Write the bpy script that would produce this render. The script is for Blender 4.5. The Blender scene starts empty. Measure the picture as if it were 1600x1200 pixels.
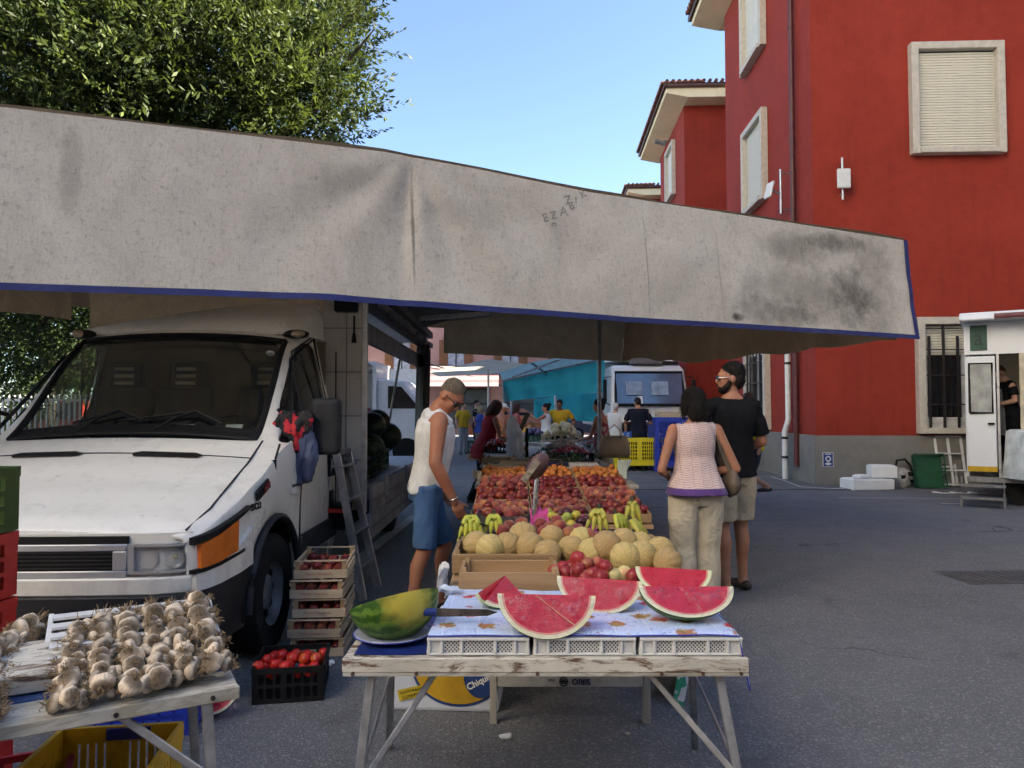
import bpy, bmesh, math, random
import numpy as np
from mathutils import Vector, Matrix, Euler, noise as mnoise

random.seed(7)
R = math.radians
SC = bpy.context.scene
COL = SC.collection

# ------------------------------------------------------------------ camera, sky, sun, exposure
F = 1150.0            # focal length in pixels of the 1600 px wide photograph
CAM_H = 1.42
PITCH = math.atan(43.0 / F)
cam_data = bpy.data.cameras.new('camera')
cam_data.sensor_width = 36.0
cam_data.lens = 36.0 * F / 1600.0
cam_data.clip_end = 2000.0
cam_data.clip_start = 0.05
cam = bpy.data.objects.new('camera', cam_data)
cam.location = (0, 0, CAM_H)
cam.rotation_euler = (R(90) + PITCH, 0, 0)
COL.objects.link(cam)
SC.camera = cam

SUN_EL = R(37.0)
SUN_AZ = R(89.0)          # clockwise from +Y: straight from the right
world = bpy.data.worlds.new('World')
SC.world = world
world.use_nodes = True
wn = world.node_tree.nodes
wl = world.node_tree.links
wn.clear()
sky = wn.new('ShaderNodeTexSky')
sky.sky_type = 'NISHITA'
sky.sun_disc = False
sky.sun_elevation = SUN_EL
sky.sun_rotation = SUN_AZ
sky.altitude = 50
sky.air_density = 0.7
sky.dust_density = 0.1
sky.ozone_density = 2.5
bg = wn.new('ShaderNodeBackground')
bg.inputs['Strength'].default_value = 0.06
wo = wn.new('ShaderNodeOutputWorld')
wl.new(sky.outputs[0], bg.inputs[0])
wl.new(bg.outputs[0], wo.inputs[0])

sun_data = bpy.data.lights.new('sun', 'SUN')
sun_data.energy = 5.0
sun_data.angle = R(0.5)
sun_data.color = (1.0, 0.95, 0.86)
sun = bpy.data.objects.new('sun', sun_data)
sdir = Vector((math.sin(SUN_AZ) * math.cos(SUN_EL), math.cos(SUN_AZ) * math.cos(SUN_EL), math.sin(SUN_EL)))
sun.rotation_euler = sdir.to_track_quat('Z', 'Y').to_euler()
sun.location = (30, 20, 40)
COL.objects.link(sun)

SC.view_settings.view_transform = 'Standard'
SC.view_settings.look = 'None'
SC.view_settings.exposure = 2.95
SC.view_settings.gamma = 1.0
SC.view_settings.use_white_balance = True
SC.view_settings.white_balance_temperature = 7100
SC.view_settings.use_curve_mapping = False
SC.render.engine = 'CYCLES'
SC.cycles.use_denoising = True
SC.cycles.max_bounces = 6
SC.cycles.diffuse_bounces = 3
SC.cycles.glossy_bounces = 3
SC.cycles.transparent_max_bounces = 10
SC.cycles.use_adaptive_sampling = True
SC.cycles.adaptive_threshold = 0.02
SC.cycles.sample_clamp_indirect = 6.0
SC.cycles.caustics_reflective = False
SC.cycles.caustics_refractive = False

# ------------------------------------------------------------------ placing: photograph pixel -> place in the world
_cp, _sp = math.cos(PITCH), math.sin(PITCH)
def ray(x, y):
    a, b = (x - 800.0) / F, (600.0 - y) / F
    return Vector((a, _cp - b * _sp, _sp + b * _cp))
def P(x, y, d):                      # point at world depth Y = d
    r = ray(x, y)
    return Vector((0, 0, CAM_H)) + r * (d / r.y)
def G(x, y, z=0.0):                  # point on the level z
    r = ray(x, y)
    return Vector((0, 0, CAM_H)) + r * ((z - CAM_H) / r.z)

# ------------------------------------------------------------------ mesh builder
class MB:
    def __init__(s):
        s.v = []; s.f = []; s.mi = []; s.T = None; s.m = 0
    def add(s, vs, fs):
        o = len(s.v)
        if s.T is not None:
            vs = [s.T @ Vector(p) for p in vs]
        s.v.extend([tuple(p) for p in vs])
        s.f.extend([tuple(i + o for i in f) for f in fs])
        s.mi.extend([s.m] * len(fs))
        return s
    def box(s, c, d, rot=None):
        hx, hy, hz = d[0] / 2, d[1] / 2, d[2] / 2
        vs = [Vector((x, y, z)) for x in (-hx, hx) for y in (-hy, hy) for z in (-hz, hz)]
        if rot is not None:
            m = rot if isinstance(rot, Matrix) else Euler(rot).to_matrix()
            vs = [m @ p for p in vs]
        c = Vector(c)
        return s.add([p + c for p in vs], [(0, 1, 3, 2), (4, 6, 7, 5), (0, 4, 5, 1), (2, 3, 7, 6), (0, 2, 6, 4), (1, 5, 7, 3)])
    def bx(s, x0, x1, y0, y1, z0, z1):
        return s.box(((x0 + x1) / 2, (y0 + y1) / 2, (z0 + z1) / 2), (abs(x1 - x0), abs(y1 - y0), abs(z1 - z0)))
    def bar(s, p0, p1, w, h, up=(0, 0, 1)):
        p0, p1 = Vector(p0), Vector(p1)
        d = (p1 - p0); L = d.length; d = d / L
        u = Vector(up)
        if abs(d.dot(u)) > .98: u = Vector((0, 1, 0))
        x = d.cross(u).normalized(); z = x.cross(d).normalized()
        m = Matrix((x, d, z)).transposed()
        return s.box((p0 + p1) / 2, (w, L, h), m)
    def ring(s, c, n, d, r, u=None):
        d = Vector(d).normalized()
        a = Vector((0, 0, 1)) if abs(d.z) < .9 else Vector((0, 1, 0))
        if u is not None: a = Vector(u)
        x = d.cross(a).normalized(); y = x.cross(d).normalized()
        rx, ry = (r if isinstance(r, (tuple, list)) else (r, r))
        return [Vector(c) + x * (rx * math.cos(2 * math.pi * i / n)) + y * (ry * math.sin(2 * math.pi * i / n)) for i in range(n)]
    def loft(s, rings, caps=True, closed=True):
        n = len(rings[0]); vs = [p for r in rings for p in r]; fs = []
        for k in range(len(rings) - 1):
            for i in range(n if closed else n - 1):
                j = (i + 1) % n
                fs.append((k * n + i, k * n + j, (k + 1) * n + j, (k + 1) * n + i))
        if caps:
            fs.append(tuple(reversed(range(n))))
            fs.append(tuple(range((len(rings) - 1) * n, len(rings) * n)))
        return s.add(vs, fs)
    def cyl(s, p0, p1, r0, r1=None, n=12, caps=True):
        p0, p1 = Vector(p0), Vector(p1)
        r1 = r0 if r1 is None else r1
        return s.loft([s.ring(p0, n, p1 - p0, r0), s.ring(p1, n, p1 - p0, r1)], caps)
    def tube(s, pts, r, n=8, caps=True, up=None):
        pts = [Vector(p) for p in pts]; rings = []
        rs = r if isinstance(r, (list, tuple)) and len(r) == len(pts) else [r] * len(pts)
        for i, p in enumerate(pts):
            d = pts[min(i + 1, len(pts) - 1)] - pts[max(i - 1, 0)]
            if d.length < 1e-9: d = Vector((0, 0, 1))
            rings.append(s.ring(p, n, d, rs[i], up))
        return s.loft(rings, caps)
    def lathe(s, prof, n=16, c=(0, 0, 0), caps=True):
        c = Vector(c)
        rings = [[c + Vector((r * math.cos(2 * math.pi * i / n), r * math.sin(2 * math.pi * i / n), z)) for i in range(n)] for r, z in prof]
        return s.loft(rings, caps)
    def sphere(s, c, r, nu=12, nv=8, rot=None):
        rx, ry, rz = r if isinstance(r, (tuple, list)) else (r, r, r)
        c = Vector(c); vs = []; fs = []
        m = None if rot is None else (rot if isinstance(rot, Matrix) else Euler(rot).to_matrix())
        def put(p):
            p = Vector(p)
            vs.append((m @ p if m is not None else p) + c)
        put((0, 0, -rz))
        for j in range(1, nv):
            t = math.pi * j / nv
            for i in range(nu):
                a = 2 * math.pi * i / nu
                put((rx * math.sin(t) * math.cos(a), ry * math.sin(t) * math.sin(a), -rz * math.cos(t)))
        put((0, 0, rz))
        for i in range(nu):
            fs.append((0, 1 + (i + 1) % nu, 1 + i))
        for j in range(nv - 2):
            for i in range(nu):
                a, b = 1 + j * nu + i, 1 + j * nu + (i + 1) % nu
                fs.append((a, b, b + nu, a + nu))
        top = len(vs) - 1; o = 1 + (nv - 2) * nu
        for i in range(nu):
            fs.append((top, o + i, o + (i + 1) % nu))
        return s.add(vs, fs)
    def grid(s, fn, nu, nv):
        vs = [fn(i / nu, j / nv) for j in range(nv + 1) for i in range(nu + 1)]
        fs = [(j * (nu + 1) + i, j * (nu + 1) + i + 1, (j + 1) * (nu + 1) + i + 1, (j + 1) * (nu + 1) + i) for j in range(nv) for i in range(nu)]
        return s.add(vs, fs)
    def sheet(s, fn, nu, nv, off):   # a grid with thickness: off is a vector
        off = Vector(off); n1 = nu + 1
        a = [Vector(fn(i / nu, j / nv)) for j in range(nv + 1) for i in range(nu + 1)]
        b = [p + off for p in a]; N = len(a); fs = []
        for j in range(nv):
            for i in range(nu):
                q = (j * n1 + i, j * n1 + i + 1, (j + 1) * n1 + i + 1, (j + 1) * n1 + i)
                fs.append(q); fs.append(tuple(N + k for k in reversed(q)))
        per = [i for i in range(n1)] + [j * n1 + nu for j in range(1, nv + 1)] + [nv * n1 + i for i in range(nu - 1, -1, -1)] + [j * n1 for j in range(nv - 1, 0, -1)]
        for k in range(len(per)):
            p, q = per[k], per[(k + 1) % len(per)]
            fs.append((p, N + p, N + q, q))
        return s.add(a + b, fs)
    def prism(s, poly, fn):          # poly: list of 2-D points; fn(pt, 0/1) -> 3-D
        n = len(poly)
        vs = [fn(p, 0) for p in poly] + [fn(p, 1) for p in poly]
        fs = [tuple(reversed(range(n))), tuple(range(n, 2 * n))] + [(i, (i + 1) % n, n + (i + 1) % n, n + i) for i in range(n)]
        return s.add(vs, fs)
    def mesh(s, name, smooth=None, bevel=None, bseg=1):
        me = bpy.data.meshes.new(name)
        me.from_pydata(s.v, [], s.f)
        if any(s.mi):
            me.polygons.foreach_set('material_index', s.mi)
        if bevel or True:
            bm = bmesh.new(); bm.from_mesh(me)
            bmesh.ops.recalc_face_normals(bm, faces=bm.faces)
            if bevel:
                es = [e for e in bm.edges if len(e.link_faces) == 2 and e.calc_face_angle(0) > R(25)]
                bmesh.ops.bevel(bm, geom=es, offset=bevel, segments=bseg, affect='EDGES', profile=.6, clamp_overlap=True)
            bm.to_mesh(me); bm.free()
        if smooth is not None:
            me.polygons.foreach_set('use_smooth', [True] * len(me.polygons))
            if smooth < 179: me.set_sharp_from_angle(angle=R(smooth))
        me.update()
        return me
    def build(s, name, mat, parent=None, smooth=None, bevel=None, bseg=1):
        me = s.mesh(name, smooth, bevel, bseg)
        return put(name, me, mat, parent)

def put(name, me, mat, parent=None):
    o = bpy.data.objects.new(name, me)
    for m in (mat if isinstance(mat, (list, tuple)) else [mat]):
        if m is not None: me.materials.append(m)
    COL.objects.link(o)
    if parent is not None: o.parent = parent
    return o
def tag(o, label=None, cat=None, group=None, kind=None):
    if label: o['label'] = label
    if cat: o['category'] = cat
    if group: o['group'] = group
    if kind: o['kind'] = kind
    return o
def thing(name, label, cat, loc=(0, 0, 0), rz=0.0, group=None):
    o = bpy.data.objects.new(name, None)
    o.empty_display_size = .1
    COL.objects.link(o)
    o.location = loc; o.rotation_euler = (0, 0, rz)
    return tag(o, label, cat, group)
def kids(o): return [c for c in bpy.data.objects if c.parent == o]
def copy_tree(o, parent=None, children=None):
    c = o.copy(); COL.objects.link(c); c.parent = parent
    for ch in list(o.children):
        copy_tree(ch, c)
    return c
def part_copy(o, parent, loc, rot=None, scale=None):
    c = o.copy(); COL.objects.link(c); c.parent = parent; c.location = loc
    if rot is not None: c.rotation_euler = rot
    if scale is not None: c.scale = scale if isinstance(scale, (tuple, list)) else (scale,) * 3
    return c
def shared(name, me, loc=(0, 0, 0), rot=(0, 0, 0), scale=1.0, parent=None):
    o = bpy.data.objects.new(name, me); COL.objects.link(o)
    o.location = loc; o.rotation_euler = rot
    o.scale = scale if isinstance(scale, (tuple, list)) else (scale,) * 3
    if parent is not None: o.parent = parent
    return o
def give(me, mat):
    me.materials.append(mat); return me
BENCH = bpy.data.scenes.new('workbench')   # small scene where modifiers are evaluated; removed at the end
def bake(ob):                        # evaluate modifiers into a plain mesh
    BENCH.collection.objects.link(ob)
    vl = BENCH.view_layers[0]
    vl.update()
    dg = vl.depsgraph
    dg.update()
    me = bpy.data.meshes.new_from_object(ob.evaluated_get(dg))
    BENCH.collection.objects.unlink(ob)
    return me
def text_mesh(body, size, extrude=.0015, align='CENTER', bold=0.0, shear=0.0):
    cu = bpy.data.curves.new('lettering', 'FONT')
    cu.body = body; cu.size = size; cu.extrude = extrude; cu.align_x = align; cu.align_y = 'CENTER'
    cu.offset = bold; cu.shear = shear; cu.resolution_u = 3
    ob = bpy.data.objects.new('lettering', cu)
    me = bake(ob)
    bpy.data.objects.remove(ob); bpy.data.curves.remove(cu)
    return me
def letters(name, body, size, mat, parent, loc, rot, **kw):
    me = text_mesh(body, size, **kw)
    me.materials.clear()
    o = put(name, me, mat, parent); o.location = loc; o.rotation_euler = rot
    return o
def remesh(mb, voxel, smooth=6, factor=.5):
    me = mb.mesh('blob')
    ob = bpy.data.objects.new('blob', me)
    m = ob.modifiers.new('r', 'REMESH'); m.mode = 'VOXEL'; m.voxel_size = voxel; m.adaptivity = 0
    if smooth:
        k = ob.modifiers.new('s', 'SMOOTH'); k.iterations = smooth; k.factor = factor
    out = bake(ob)
    bpy.data.objects.remove(ob); bpy.data.meshes.remove(me)
    out.polygons.foreach_set('use_smooth', [True] * len(out.polygons))
    out.materials.clear()
    return out
def wobble(me, amp, scale, seed=0.0, stretch=(1, 1, 1)):
    me.update()
    ns = [Vector(v.normal) for v in me.vertices]
    for v, nn in zip(me.vertices, ns):
        p = Vector((v.co.x * stretch[0], v.co.y * stretch[1], v.co.z * stretch[2])) * scale + Vector((seed, seed * .7, seed * 1.3))
        v.co += nn * (mnoise.noise(p) * amp + mnoise.noise(p * 2.3) * amp * .4)
    me.update()
    return me
# ------------------------------------------------------------------ materials
class NT:
    def __init__(s, name):
        s.mat = bpy.data.materials.new(name); s.mat.use_nodes = True
        s.t = s.mat.node_tree; s.t.nodes.clear()
        s.out = s.t.nodes.new('ShaderNodeOutputMaterial')
    def N(s, typ, ins=None, **at):
        n = s.t.nodes.new('ShaderNode' + typ)
        for k, v in at.items(): setattr(n, k, v)
        for k, v in (ins or {}).items():
            if isinstance(v, bpy.types.NodeSocket): s.t.links.new(v, n.inputs[k])
            else:
                if isinstance(v, (tuple, list)) and len(v) == 3 and n.inputs[k].type == 'RGBA': v = (*v, 1)
                n.inputs[k].default_value = v
        return n
    def math(s, op, a, b=0.0, clamp=False):
        n = s.N('Math', {0: a, 1: b}, operation=op, use_clamp=clamp); return n.outputs[0]
    def mix(s, f, a, b, mode='MIX'):
        n = s.N('Mix', {0: f, 6: a, 7: b}, data_type='RGBA', blend_type=mode); return n.outputs[2]
    def coord(s, kind='Object', scale=None, rot=None, loc=None):
        o = s.N('TexCoord').outputs[kind]
        if scale is not None or rot is not None or loc is not None:
            o = s.N('Mapping', {'Vector': o, 'Scale': scale or (1, 1, 1), 'Rotation': rot or (0, 0, 0), 'Location': loc or (0, 0, 0)}).outputs[0]
        return o
    def noise(s, vec, scale, detail=5, rough=.55, dist=0.0):
        return s.N('TexNoise', {'Vector': vec, 'Scale': scale, 'Detail': detail, 'Roughness': rough, 'Distortion': dist}).outputs['Fac']
    def ramp(s, f, lo, hi, a=0.0, b=1.0):
        n = s.N('MapRange', {0: f, 1: lo, 2: hi, 3: a, 4: b}); n.clamp = True; return n.outputs[0]
    def sep(s, v):
        n = s.N('SeparateXYZ', {0: v}); return n.outputs
    def bump(s, h, strength=.3, dist=.01, normal=None):
        ins = {'Height': h, 'Strength': strength, 'Distance': dist}
        if normal is not None: ins['Normal'] = normal
        return s.N('Bump', ins).outputs[0]
    def bsdf(s, **k):
        ins = {}
        names = dict(col='Base Color', rough='Roughness', metal='Metallic', spec='Specular IOR Level', normal='Normal', alpha='Alpha', coat='Coat Weight', sss='Subsurface Weight', trans='Transmission Weight', ior='IOR', sheen='Sheen Weight', sssr='Subsurface Radius', ssss='Subsurface Scale', emis='Emission Color', emiss='Emission Strength', coatr='Coat Roughness')
        for a, v in k.items(): ins[names[a]] = v
        return s.N('BsdfPrincipled', ins).outputs[0]
    def end(s, shader):
        s.t.links.new(shader, s.out.inputs[0]); return s.mat

def rgb(h):                                   # 'rrggbb' sRGB -> linear
    v = [int(h[i:i + 2], 16) / 255 for i in (0, 2, 4)]
    return tuple(c / 12.92 if c <= .04045 else ((c + .055) / 1.055) ** 2.4 for c in v)
def sc(c, k): return tuple(min(1, x * k) for x in c)

MATS = {}
def mk(name, col, rough=.6, metal=0.0, var=.18, scale=6.0, bump=0.0, bscale=60.0, rnd=0.0, spec=.5, col2=None, fac=(.35, .65), coat=0.0, sss=0.0, stretch=None, hue=0.0, sheen=0.0, dirt=0.0):
    if name in MATS: return MATS[name]
    t = NT(name)
    v = t.coord('Object', stretch)
    n = t.noise(v, scale)
    c = t.mix(t.ramp(n, *fac), col, col2 if col2 is not None else sc(col, 1 - 2 * var))
    if dirt:
        d = t.ramp(t.noise(v, scale * 2.7, 8, .65), .52, .7)
        c = t.mix(t.math('MULTIPLY', d, dirt), c, (.05, .04, .03))
    if rnd or hue:
        oi = t.N('ObjectInfo').outputs['Random']
        val = t.ramp(oi, 0, 1, 1 - rnd, 1 + rnd)
        h = t.ramp(t.math('FRACT', t.math('MULTIPLY', oi, 7.31)), 0, 1, .5 - hue, .5 + hue)
        c = t.N('HueSaturation', {'Hue': h, 'Value': val, 'Color': c}).outputs[0]
    rr = t.ramp(t.noise(v, scale * 3), .3, .7, max(0, rough - .08), min(1, rough + .08))
    k = dict(col=c, rough=rr, metal=metal, spec=spec)
    if coat: k['coat'] = coat; k['coatr'] = .08
    if sheen: k['sheen'] = sheen
    if sss: k['sss'] = sss; k['sssr'] = (1, .4, .25); k['ssss'] = .02
    if bump: k['normal'] = t.bump(t.noise(v, bscale, 6), bump, .01)
    MATS[name] = t.end(t.bsdf(**k))
    return MATS[name]

def mat_asphalt():
    t = NT('asphalt'); v = t.coord('Object')
    big = t.noise(v, .25, 3, .6); mid = t.noise(v, 2.2, 5, .65); fine = t.noise(v, 95, 3, .75)
    c = t.mix(t.ramp(big, .3, .7), (.132, .134, .143), (.180, .181, .190))
    c = t.mix(t.ramp(mid, .45, .75, 0, .5), c, (.105, .105, .114))
    vor = t.N('TexVoronoi', {'Vector': v, 'Scale': 105.0}, feature='F1')
    stone = t.ramp(t.sep(vor.outputs['Color'])[0], .72, 1.0)
    c = t.mix(t.math('MULTIPLY', stone, .6), c, (.38, .38, .38))
    c = t.mix(t.ramp(fine, .42, .66, 0, .6), c, (.055, .055, .062))
    stain = t.ramp(t.noise(v, 1.1, 5, .7, 1.2), .60, .72)
    c = t.mix(t.math('MULTIPLY', stain, .6), c, (.062, .062, .066))
    cr = t.N('TexVoronoi', {'Vector': t.N('VectorMath', {0: v, 1: t.N('TexNoise', {'Vector': v, 'Scale': 1.3, 'Detail': 5.0}).outputs['Color']}, operation='ADD').outputs[0], 'Scale': .33}, feature='DISTANCE_TO_EDGE')
    crack = t.ramp(cr.outputs['Distance'], 0.0, .006, 1, 0)
    gate = t.ramp(t.noise(v, .5, 2), .52, .6)
    crack = t.math('MULTIPLY', crack, gate)
    c = t.mix(t.math('MULTIPLY', crack, .8), c, (.015, .015, .016))
    h = t.math('SUBTRACT', t.math('ADD', t.math('MULTIPLY', fine, .6), t.math('MULTIPLY', vor.outputs['Distance'], .8)), crack)
    return t.end(t.bsdf(col=c, rough=t.ramp(mid, .3, .7, .72, .9), spec=.35, normal=t.bump(h, .8, .01)))

def mat_plaster(name, a, b, bumpk=.25, streak=True):
    t = NT(name); v = t.coord('Object')
    n = t.noise(v, .9, 5, .62); f = t.noise(v, 40, 4, .6)
    c = t.mix(t.ramp(n, .32, .68), a, b)
    c = t.mix(t.ramp(t.noise(v, 5, 5, .7), .46, .78, 0, .45), c, sc(b, .68))
    if streak:
        s = t.noise(t.coord('Object', (5, 5, .35)), 1.6, 6, .6)
        c = t.mix(t.ramp(s, .52, .8, 0, .55), c, sc(a, .58))
        c = t.mix(t.ramp(t.noise(v, .35, 4, .7, .8), .5, .62, 0, .30), c, sc(a, 1.22))
    return t.end(t.bsdf(col=c, rough=.88, spec=.25, normal=t.bump(t.math('ADD', f, t.math('MULTIPLY', n, .5)), bumpk, .012)))

def mat_fabric_awning(name, base, dirtc, amount=.5, transl=.35, weave=True):
    # dirty market canvas: uv is metres along and down the cloth
    t = NT(name)
    uv = t.N('UVMap', uv_map='cloth').outputs[0]
    v = t.coord('Object')
    x, y, _ = t.sep(uv)
    n1 = t.noise(uv, 1.6, 8, .68, 1.2)
    n2 = t.noise(t.N('Mapping', {'Vector': uv, 'Scale': (7, 2.4, 1)}).outputs[0], 2.0, 8, .75, 1.5)
    n3 = t.noise(t.N('Mapping', {'Vector': uv, 'Scale': (3.5, 13, 1)}).outputs[0], 2.2, 8, .78, 1.8)
    c = t.mix(t.ramp(n1, .35, .7, 0, amount), base, dirtc)
    c = t.mix(t.ramp(n2, .5, .8, 0, amount * .6), c, sc(dirtc, .8))
    c = t.mix(t.ramp(n3, .5, .8, 0, amount * .7), c, sc(dirtc, .85))
    # fine scratches and scuffs
    vs = t.noise(t.N('Mapping', {'Vector': uv, 'Rotation': (0, 0, .5), 'Scale': (28, 3, 1)}).outputs[0], 3, 8, .8, 2.0)
    c = t.mix(t.ramp(vs, .53, .70, 0, .5), c, sc(dirtc, .55))
    spots = t.noise(uv, 30, 6, .75, .5)
    c = t.mix(t.ramp(spots, .54, .74, 0, .55), c, sc(dirtc, .42))
    fine_ = t.noise(uv, 85, 4, .8)
    c = t.mix(t.ramp(fine_, .5, .72, 0, .35), c, sc(dirtc, .5))
    # dirt gathered at the far corner, seam lines, and painted crease shade
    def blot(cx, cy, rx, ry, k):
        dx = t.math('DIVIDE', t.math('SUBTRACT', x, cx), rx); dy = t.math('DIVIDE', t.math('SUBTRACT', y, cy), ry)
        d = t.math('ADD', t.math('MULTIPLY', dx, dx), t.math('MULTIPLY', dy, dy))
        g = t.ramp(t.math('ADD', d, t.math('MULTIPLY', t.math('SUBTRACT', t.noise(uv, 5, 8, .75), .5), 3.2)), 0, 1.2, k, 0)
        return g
    for bl in STAINS_AND_SHADE.get(name, []):
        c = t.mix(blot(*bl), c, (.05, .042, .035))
    h = t.math('ADD', t.math('MULTIPLY', n1, .6), t.math('MULTIPLY', t.noise(uv, 11, 6, .6), .35))
    nrm = t.bump(h, .35, .03)
    d = t.N('BsdfDiffuse', {'Color': c, 'Roughness': .4, 'Normal': nrm}).outputs[0]
    tr = t.N('BsdfTranslucent', {'Color': t.mix(.5, c, (.95, .75, .5), 'MULTIPLY'), 'Normal': nrm}).outputs[0]
    return t.end(t.N('MixShader', {0: transl, 1: d, 2: tr}).outputs[0])
STAINS_AND_SHADE = {'awning_canvas': [(7.45, .22, .42, .16, .42), (7.95, .12, .35, .1, .6), (7.6, .62, .8, .25, .38), (7.2, .8, .5, .14, .42), (8.35, .5, .3, .6, .35), (6.75, .86, .07, .035, .9), (8.05, .6, .25, .3, .45), (1.95, .3, .07, .22, .3), (4.02, .45, .012, .42, .6), (5.9, .5, .006, .45, .4), (6.6, .5, .006, .4, .3), (3.6, .18, .3, .1, .14), (4.5, .3, .4, .12, .14)]}  # the narrow blot at the creased seam paints the fold's shade

def mat_glass(name, tint=(.8, .85, .83), rough=.0, mixk=.12):
    # vehicle glazing: mostly clear with a mirror-like sky reflection
    t = NT(name)
    g = t.N('NewGeometry')
    cs_ = t.math('ABSOLUTE', t.N('VectorMath', {0: g.outputs['Normal'], 1: g.outputs['Incoming']}, operation='DOT_PRODUCT').outputs['Value'])
    fr = t.math('ADD', .04, t.math('MULTIPLY', t.math('POWER', t.math('SUBTRACT', 1.0, cs_), 5.0), .96))
    k = t.math('ADD', t.math('MULTIPLY', fr, 1.0), mixk * .3, True)
    tr = t.N('BsdfTransparent', {'Color': tint}).outputs[0]
    gl = t.N('BsdfGlossy', {'Color': (.9, .95, 1), 'Roughness': rough + .01}).outputs[0]
    return t.end(t.N('MixShader', {0: k, 1: tr, 2: gl}).outputs[0])

def mat_film(name):                       # cling film and thin bags
    t = NT(name); v = t.coord('Object')
    n = t.noise(v, 9, 6, .72, 2.2)
    nr = t.bump(n, .8, .01)
    gl = t.N('BsdfGlossy', {'Color': (1, 1, 1), 'Roughness': .12, 'Normal': nr}).outputs[0]
    tl = t.N('BsdfTranslucent', {'Color': (.88, .74, .92)}).outputs[0]
    tr = t.N('BsdfTransparent', {'Color': (.97, .93, .98)}).outputs[0]
    a = t.N('MixShader', {0: t.ramp(n, .48, .72, .02, .42), 1: tr, 2: tl}).outputs[0]
    return t.end(t.N('MixShader', {0: t.ramp(n, .5, .75, .02, .16), 1: a, 2: gl}).outputs[0])

def mat_wood(name, a, b, rough=.75, scale=1.0, axis=0, paint=None, wear=.5):
    t = NT(name)
    s = [26, 26, 26]; s[axis] = 1.6
    v = t.coord('Object', tuple(k * scale for k in s))
    oi = t.N('ObjectInfo').outputs['Random']
    n = t.noise(t.N('VectorMath', {0: v, 1: t.math('MULTIPLY', oi, 40)}, operation='ADD').outputs[0], 1.0, 6, .65, .6)
    c = t.mix(t.ramp(n, .3, .7), a, b)
    c = t.N('HueSaturation', {'Value': t.ramp(oi, 0, 1, .82, 1.14), 'Color': c}).outputs[0]
    if paint:
        v2 = t.coord('Object')
        p = t.noise(t.coord('Object', (5, 22, 22) if axis == 0 else (22, 5, 22)), 1.3, 10, .78, .8)
        m = t.ramp(p, wear - .05, wear + .04)
        pc = t.mix(t.ramp(t.noise(v2, 7, 6), .3, .8), paint, sc(paint, .62))
        c = t.mix(m, pc, c)
    return t.end(t.bsdf(col=c, rough=rough, spec=.3, normal=t.bump(n, .25, .004)))

def mat_watermelon_flesh():
    # a cut half melon in its own frame: x along the cut, z depth below the cut plane, unit radius .15
    t = NT('watermelon_flesh'); v = t.coord('Object')
    n = t.noise(v, 20, 6, .6); st = t.noise(t.coord('Object', (8, 30, 8)), 3, 6, .6, .8)
    c = t.mix(t.ramp(n, .3, .7), (.44, .006, .016), (.54, .020, .045))
    c = t.mix(t.ramp(st, .5, .75, 0, .40), c, (.62, .06, .11))
    hole = t.N('TexVoronoi', {'Vector': t.coord('Object', (1, 1, 1.5)), 'Scale': 42.0}, feature='F1')
    gate = t.ramp(t.noise(v, 11, 3), .44, .52)
    seed = t.math('MULTIPLY', t.ramp(hole.outputs['Distance'], .12, .20, 1, 0), gate)
    c = t.mix(t.math('MULTIPLY', seed, .85), c, (.07, .004, .008))
    return t.end(t.bsdf(col=c, rough=t.ramp(n, .3, .7, .22, .42), spec=.5, normal=t.bump(t.math('ADD', n, st), .35, .006)))

def mat_rind(name, g1, g2, yellow=None):
    t = NT(name); v = t.coord('Object')
    x, y, z = t.sep(v)
    ang = t.math('ARCTAN2', y, z)
    w = t.math('SINE', t.math('ADD', t.math('MULTIPLY', ang, 15.0), t.math('MULTIPLY', t.noise(v, 26, 6, .7), 9.0)))
    c = t.mix(t.ramp(w, -.5, .6), g1, g2)
    c = t.mix(t.ramp(t.noise(v, 60, 5, .7), .45, .75, 0, .5), c, sc(g1, .6))
    if yellow is not None:
        d = t.N('VectorMath', {0: v, 1: yellow[0]}, operation='DISTANCE').outputs['Value']
        k = t.ramp(t.math('ADD', d, t.math('MULTIPLY', t.math('SUBTRACT', t.noise(v, 16, 5), .5), .1)), yellow[1] * .45, yellow[1], 1, 0)
        c = t.mix(k, c, yellow[2])
        sp = t.ramp(t.noise(v, 35, 4), .62, .72)
        c = t.mix(t.math('MULTIPLY', sp, .35), c, (.09, .10, .02))
    return t.end(t.bsdf(col=c, rough=.42, spec=.4, normal=t.bump(t.noise(v, 40, 4), .08, .004)))

def mat_melon():
    t = NT('netted_melon_skin'); v = t.coord('Object')
    oi = t.N('ObjectInfo').outputs['Random']
    x, y, z = t.sep(v)
    ang = t.math('ARCTAN2', y, x)
    s = t.math('ABSOLUTE', t.math('SINE', t.math('MULTIPLY', ang, 5.0)))
    groove = t.ramp(s, 0, .13, 1, 0)
    vo = t.N('TexVoronoi', {'Vector': t.N('VectorMath', {0: v, 1: oi}, operation='ADD').outputs[0], 'Scale': 120.0}, feature='DISTANCE_TO_EDGE')
    net = t.ramp(vo.outputs['Distance'], .0, .12, 1, 0)
    c = t.mix(t.ramp(t.noise(v, 18, 6, .7), .3, .7), (.52, .34, .12), (.44, .30, .11))
    c = t.mix(t.math('MULTIPLY', net, .55), c, (.62, .50, .30))
    c = t.mix(t.math('MULTIPLY', groove, .75), c, (.13, .11, .035))
    c = t.N('HueSaturation', {'Value': t.ramp(oi, 0, 1, .82, 1.12), 'Hue': t.ramp(oi, 0, 1, .49, .515), 'Color': c}).outputs[0]
    return t.end(t.bsdf(col=c, rough=.7, spec=.3, normal=t.bump(t.math('SUBTRACT', net, groove), .35, .004)))

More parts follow.
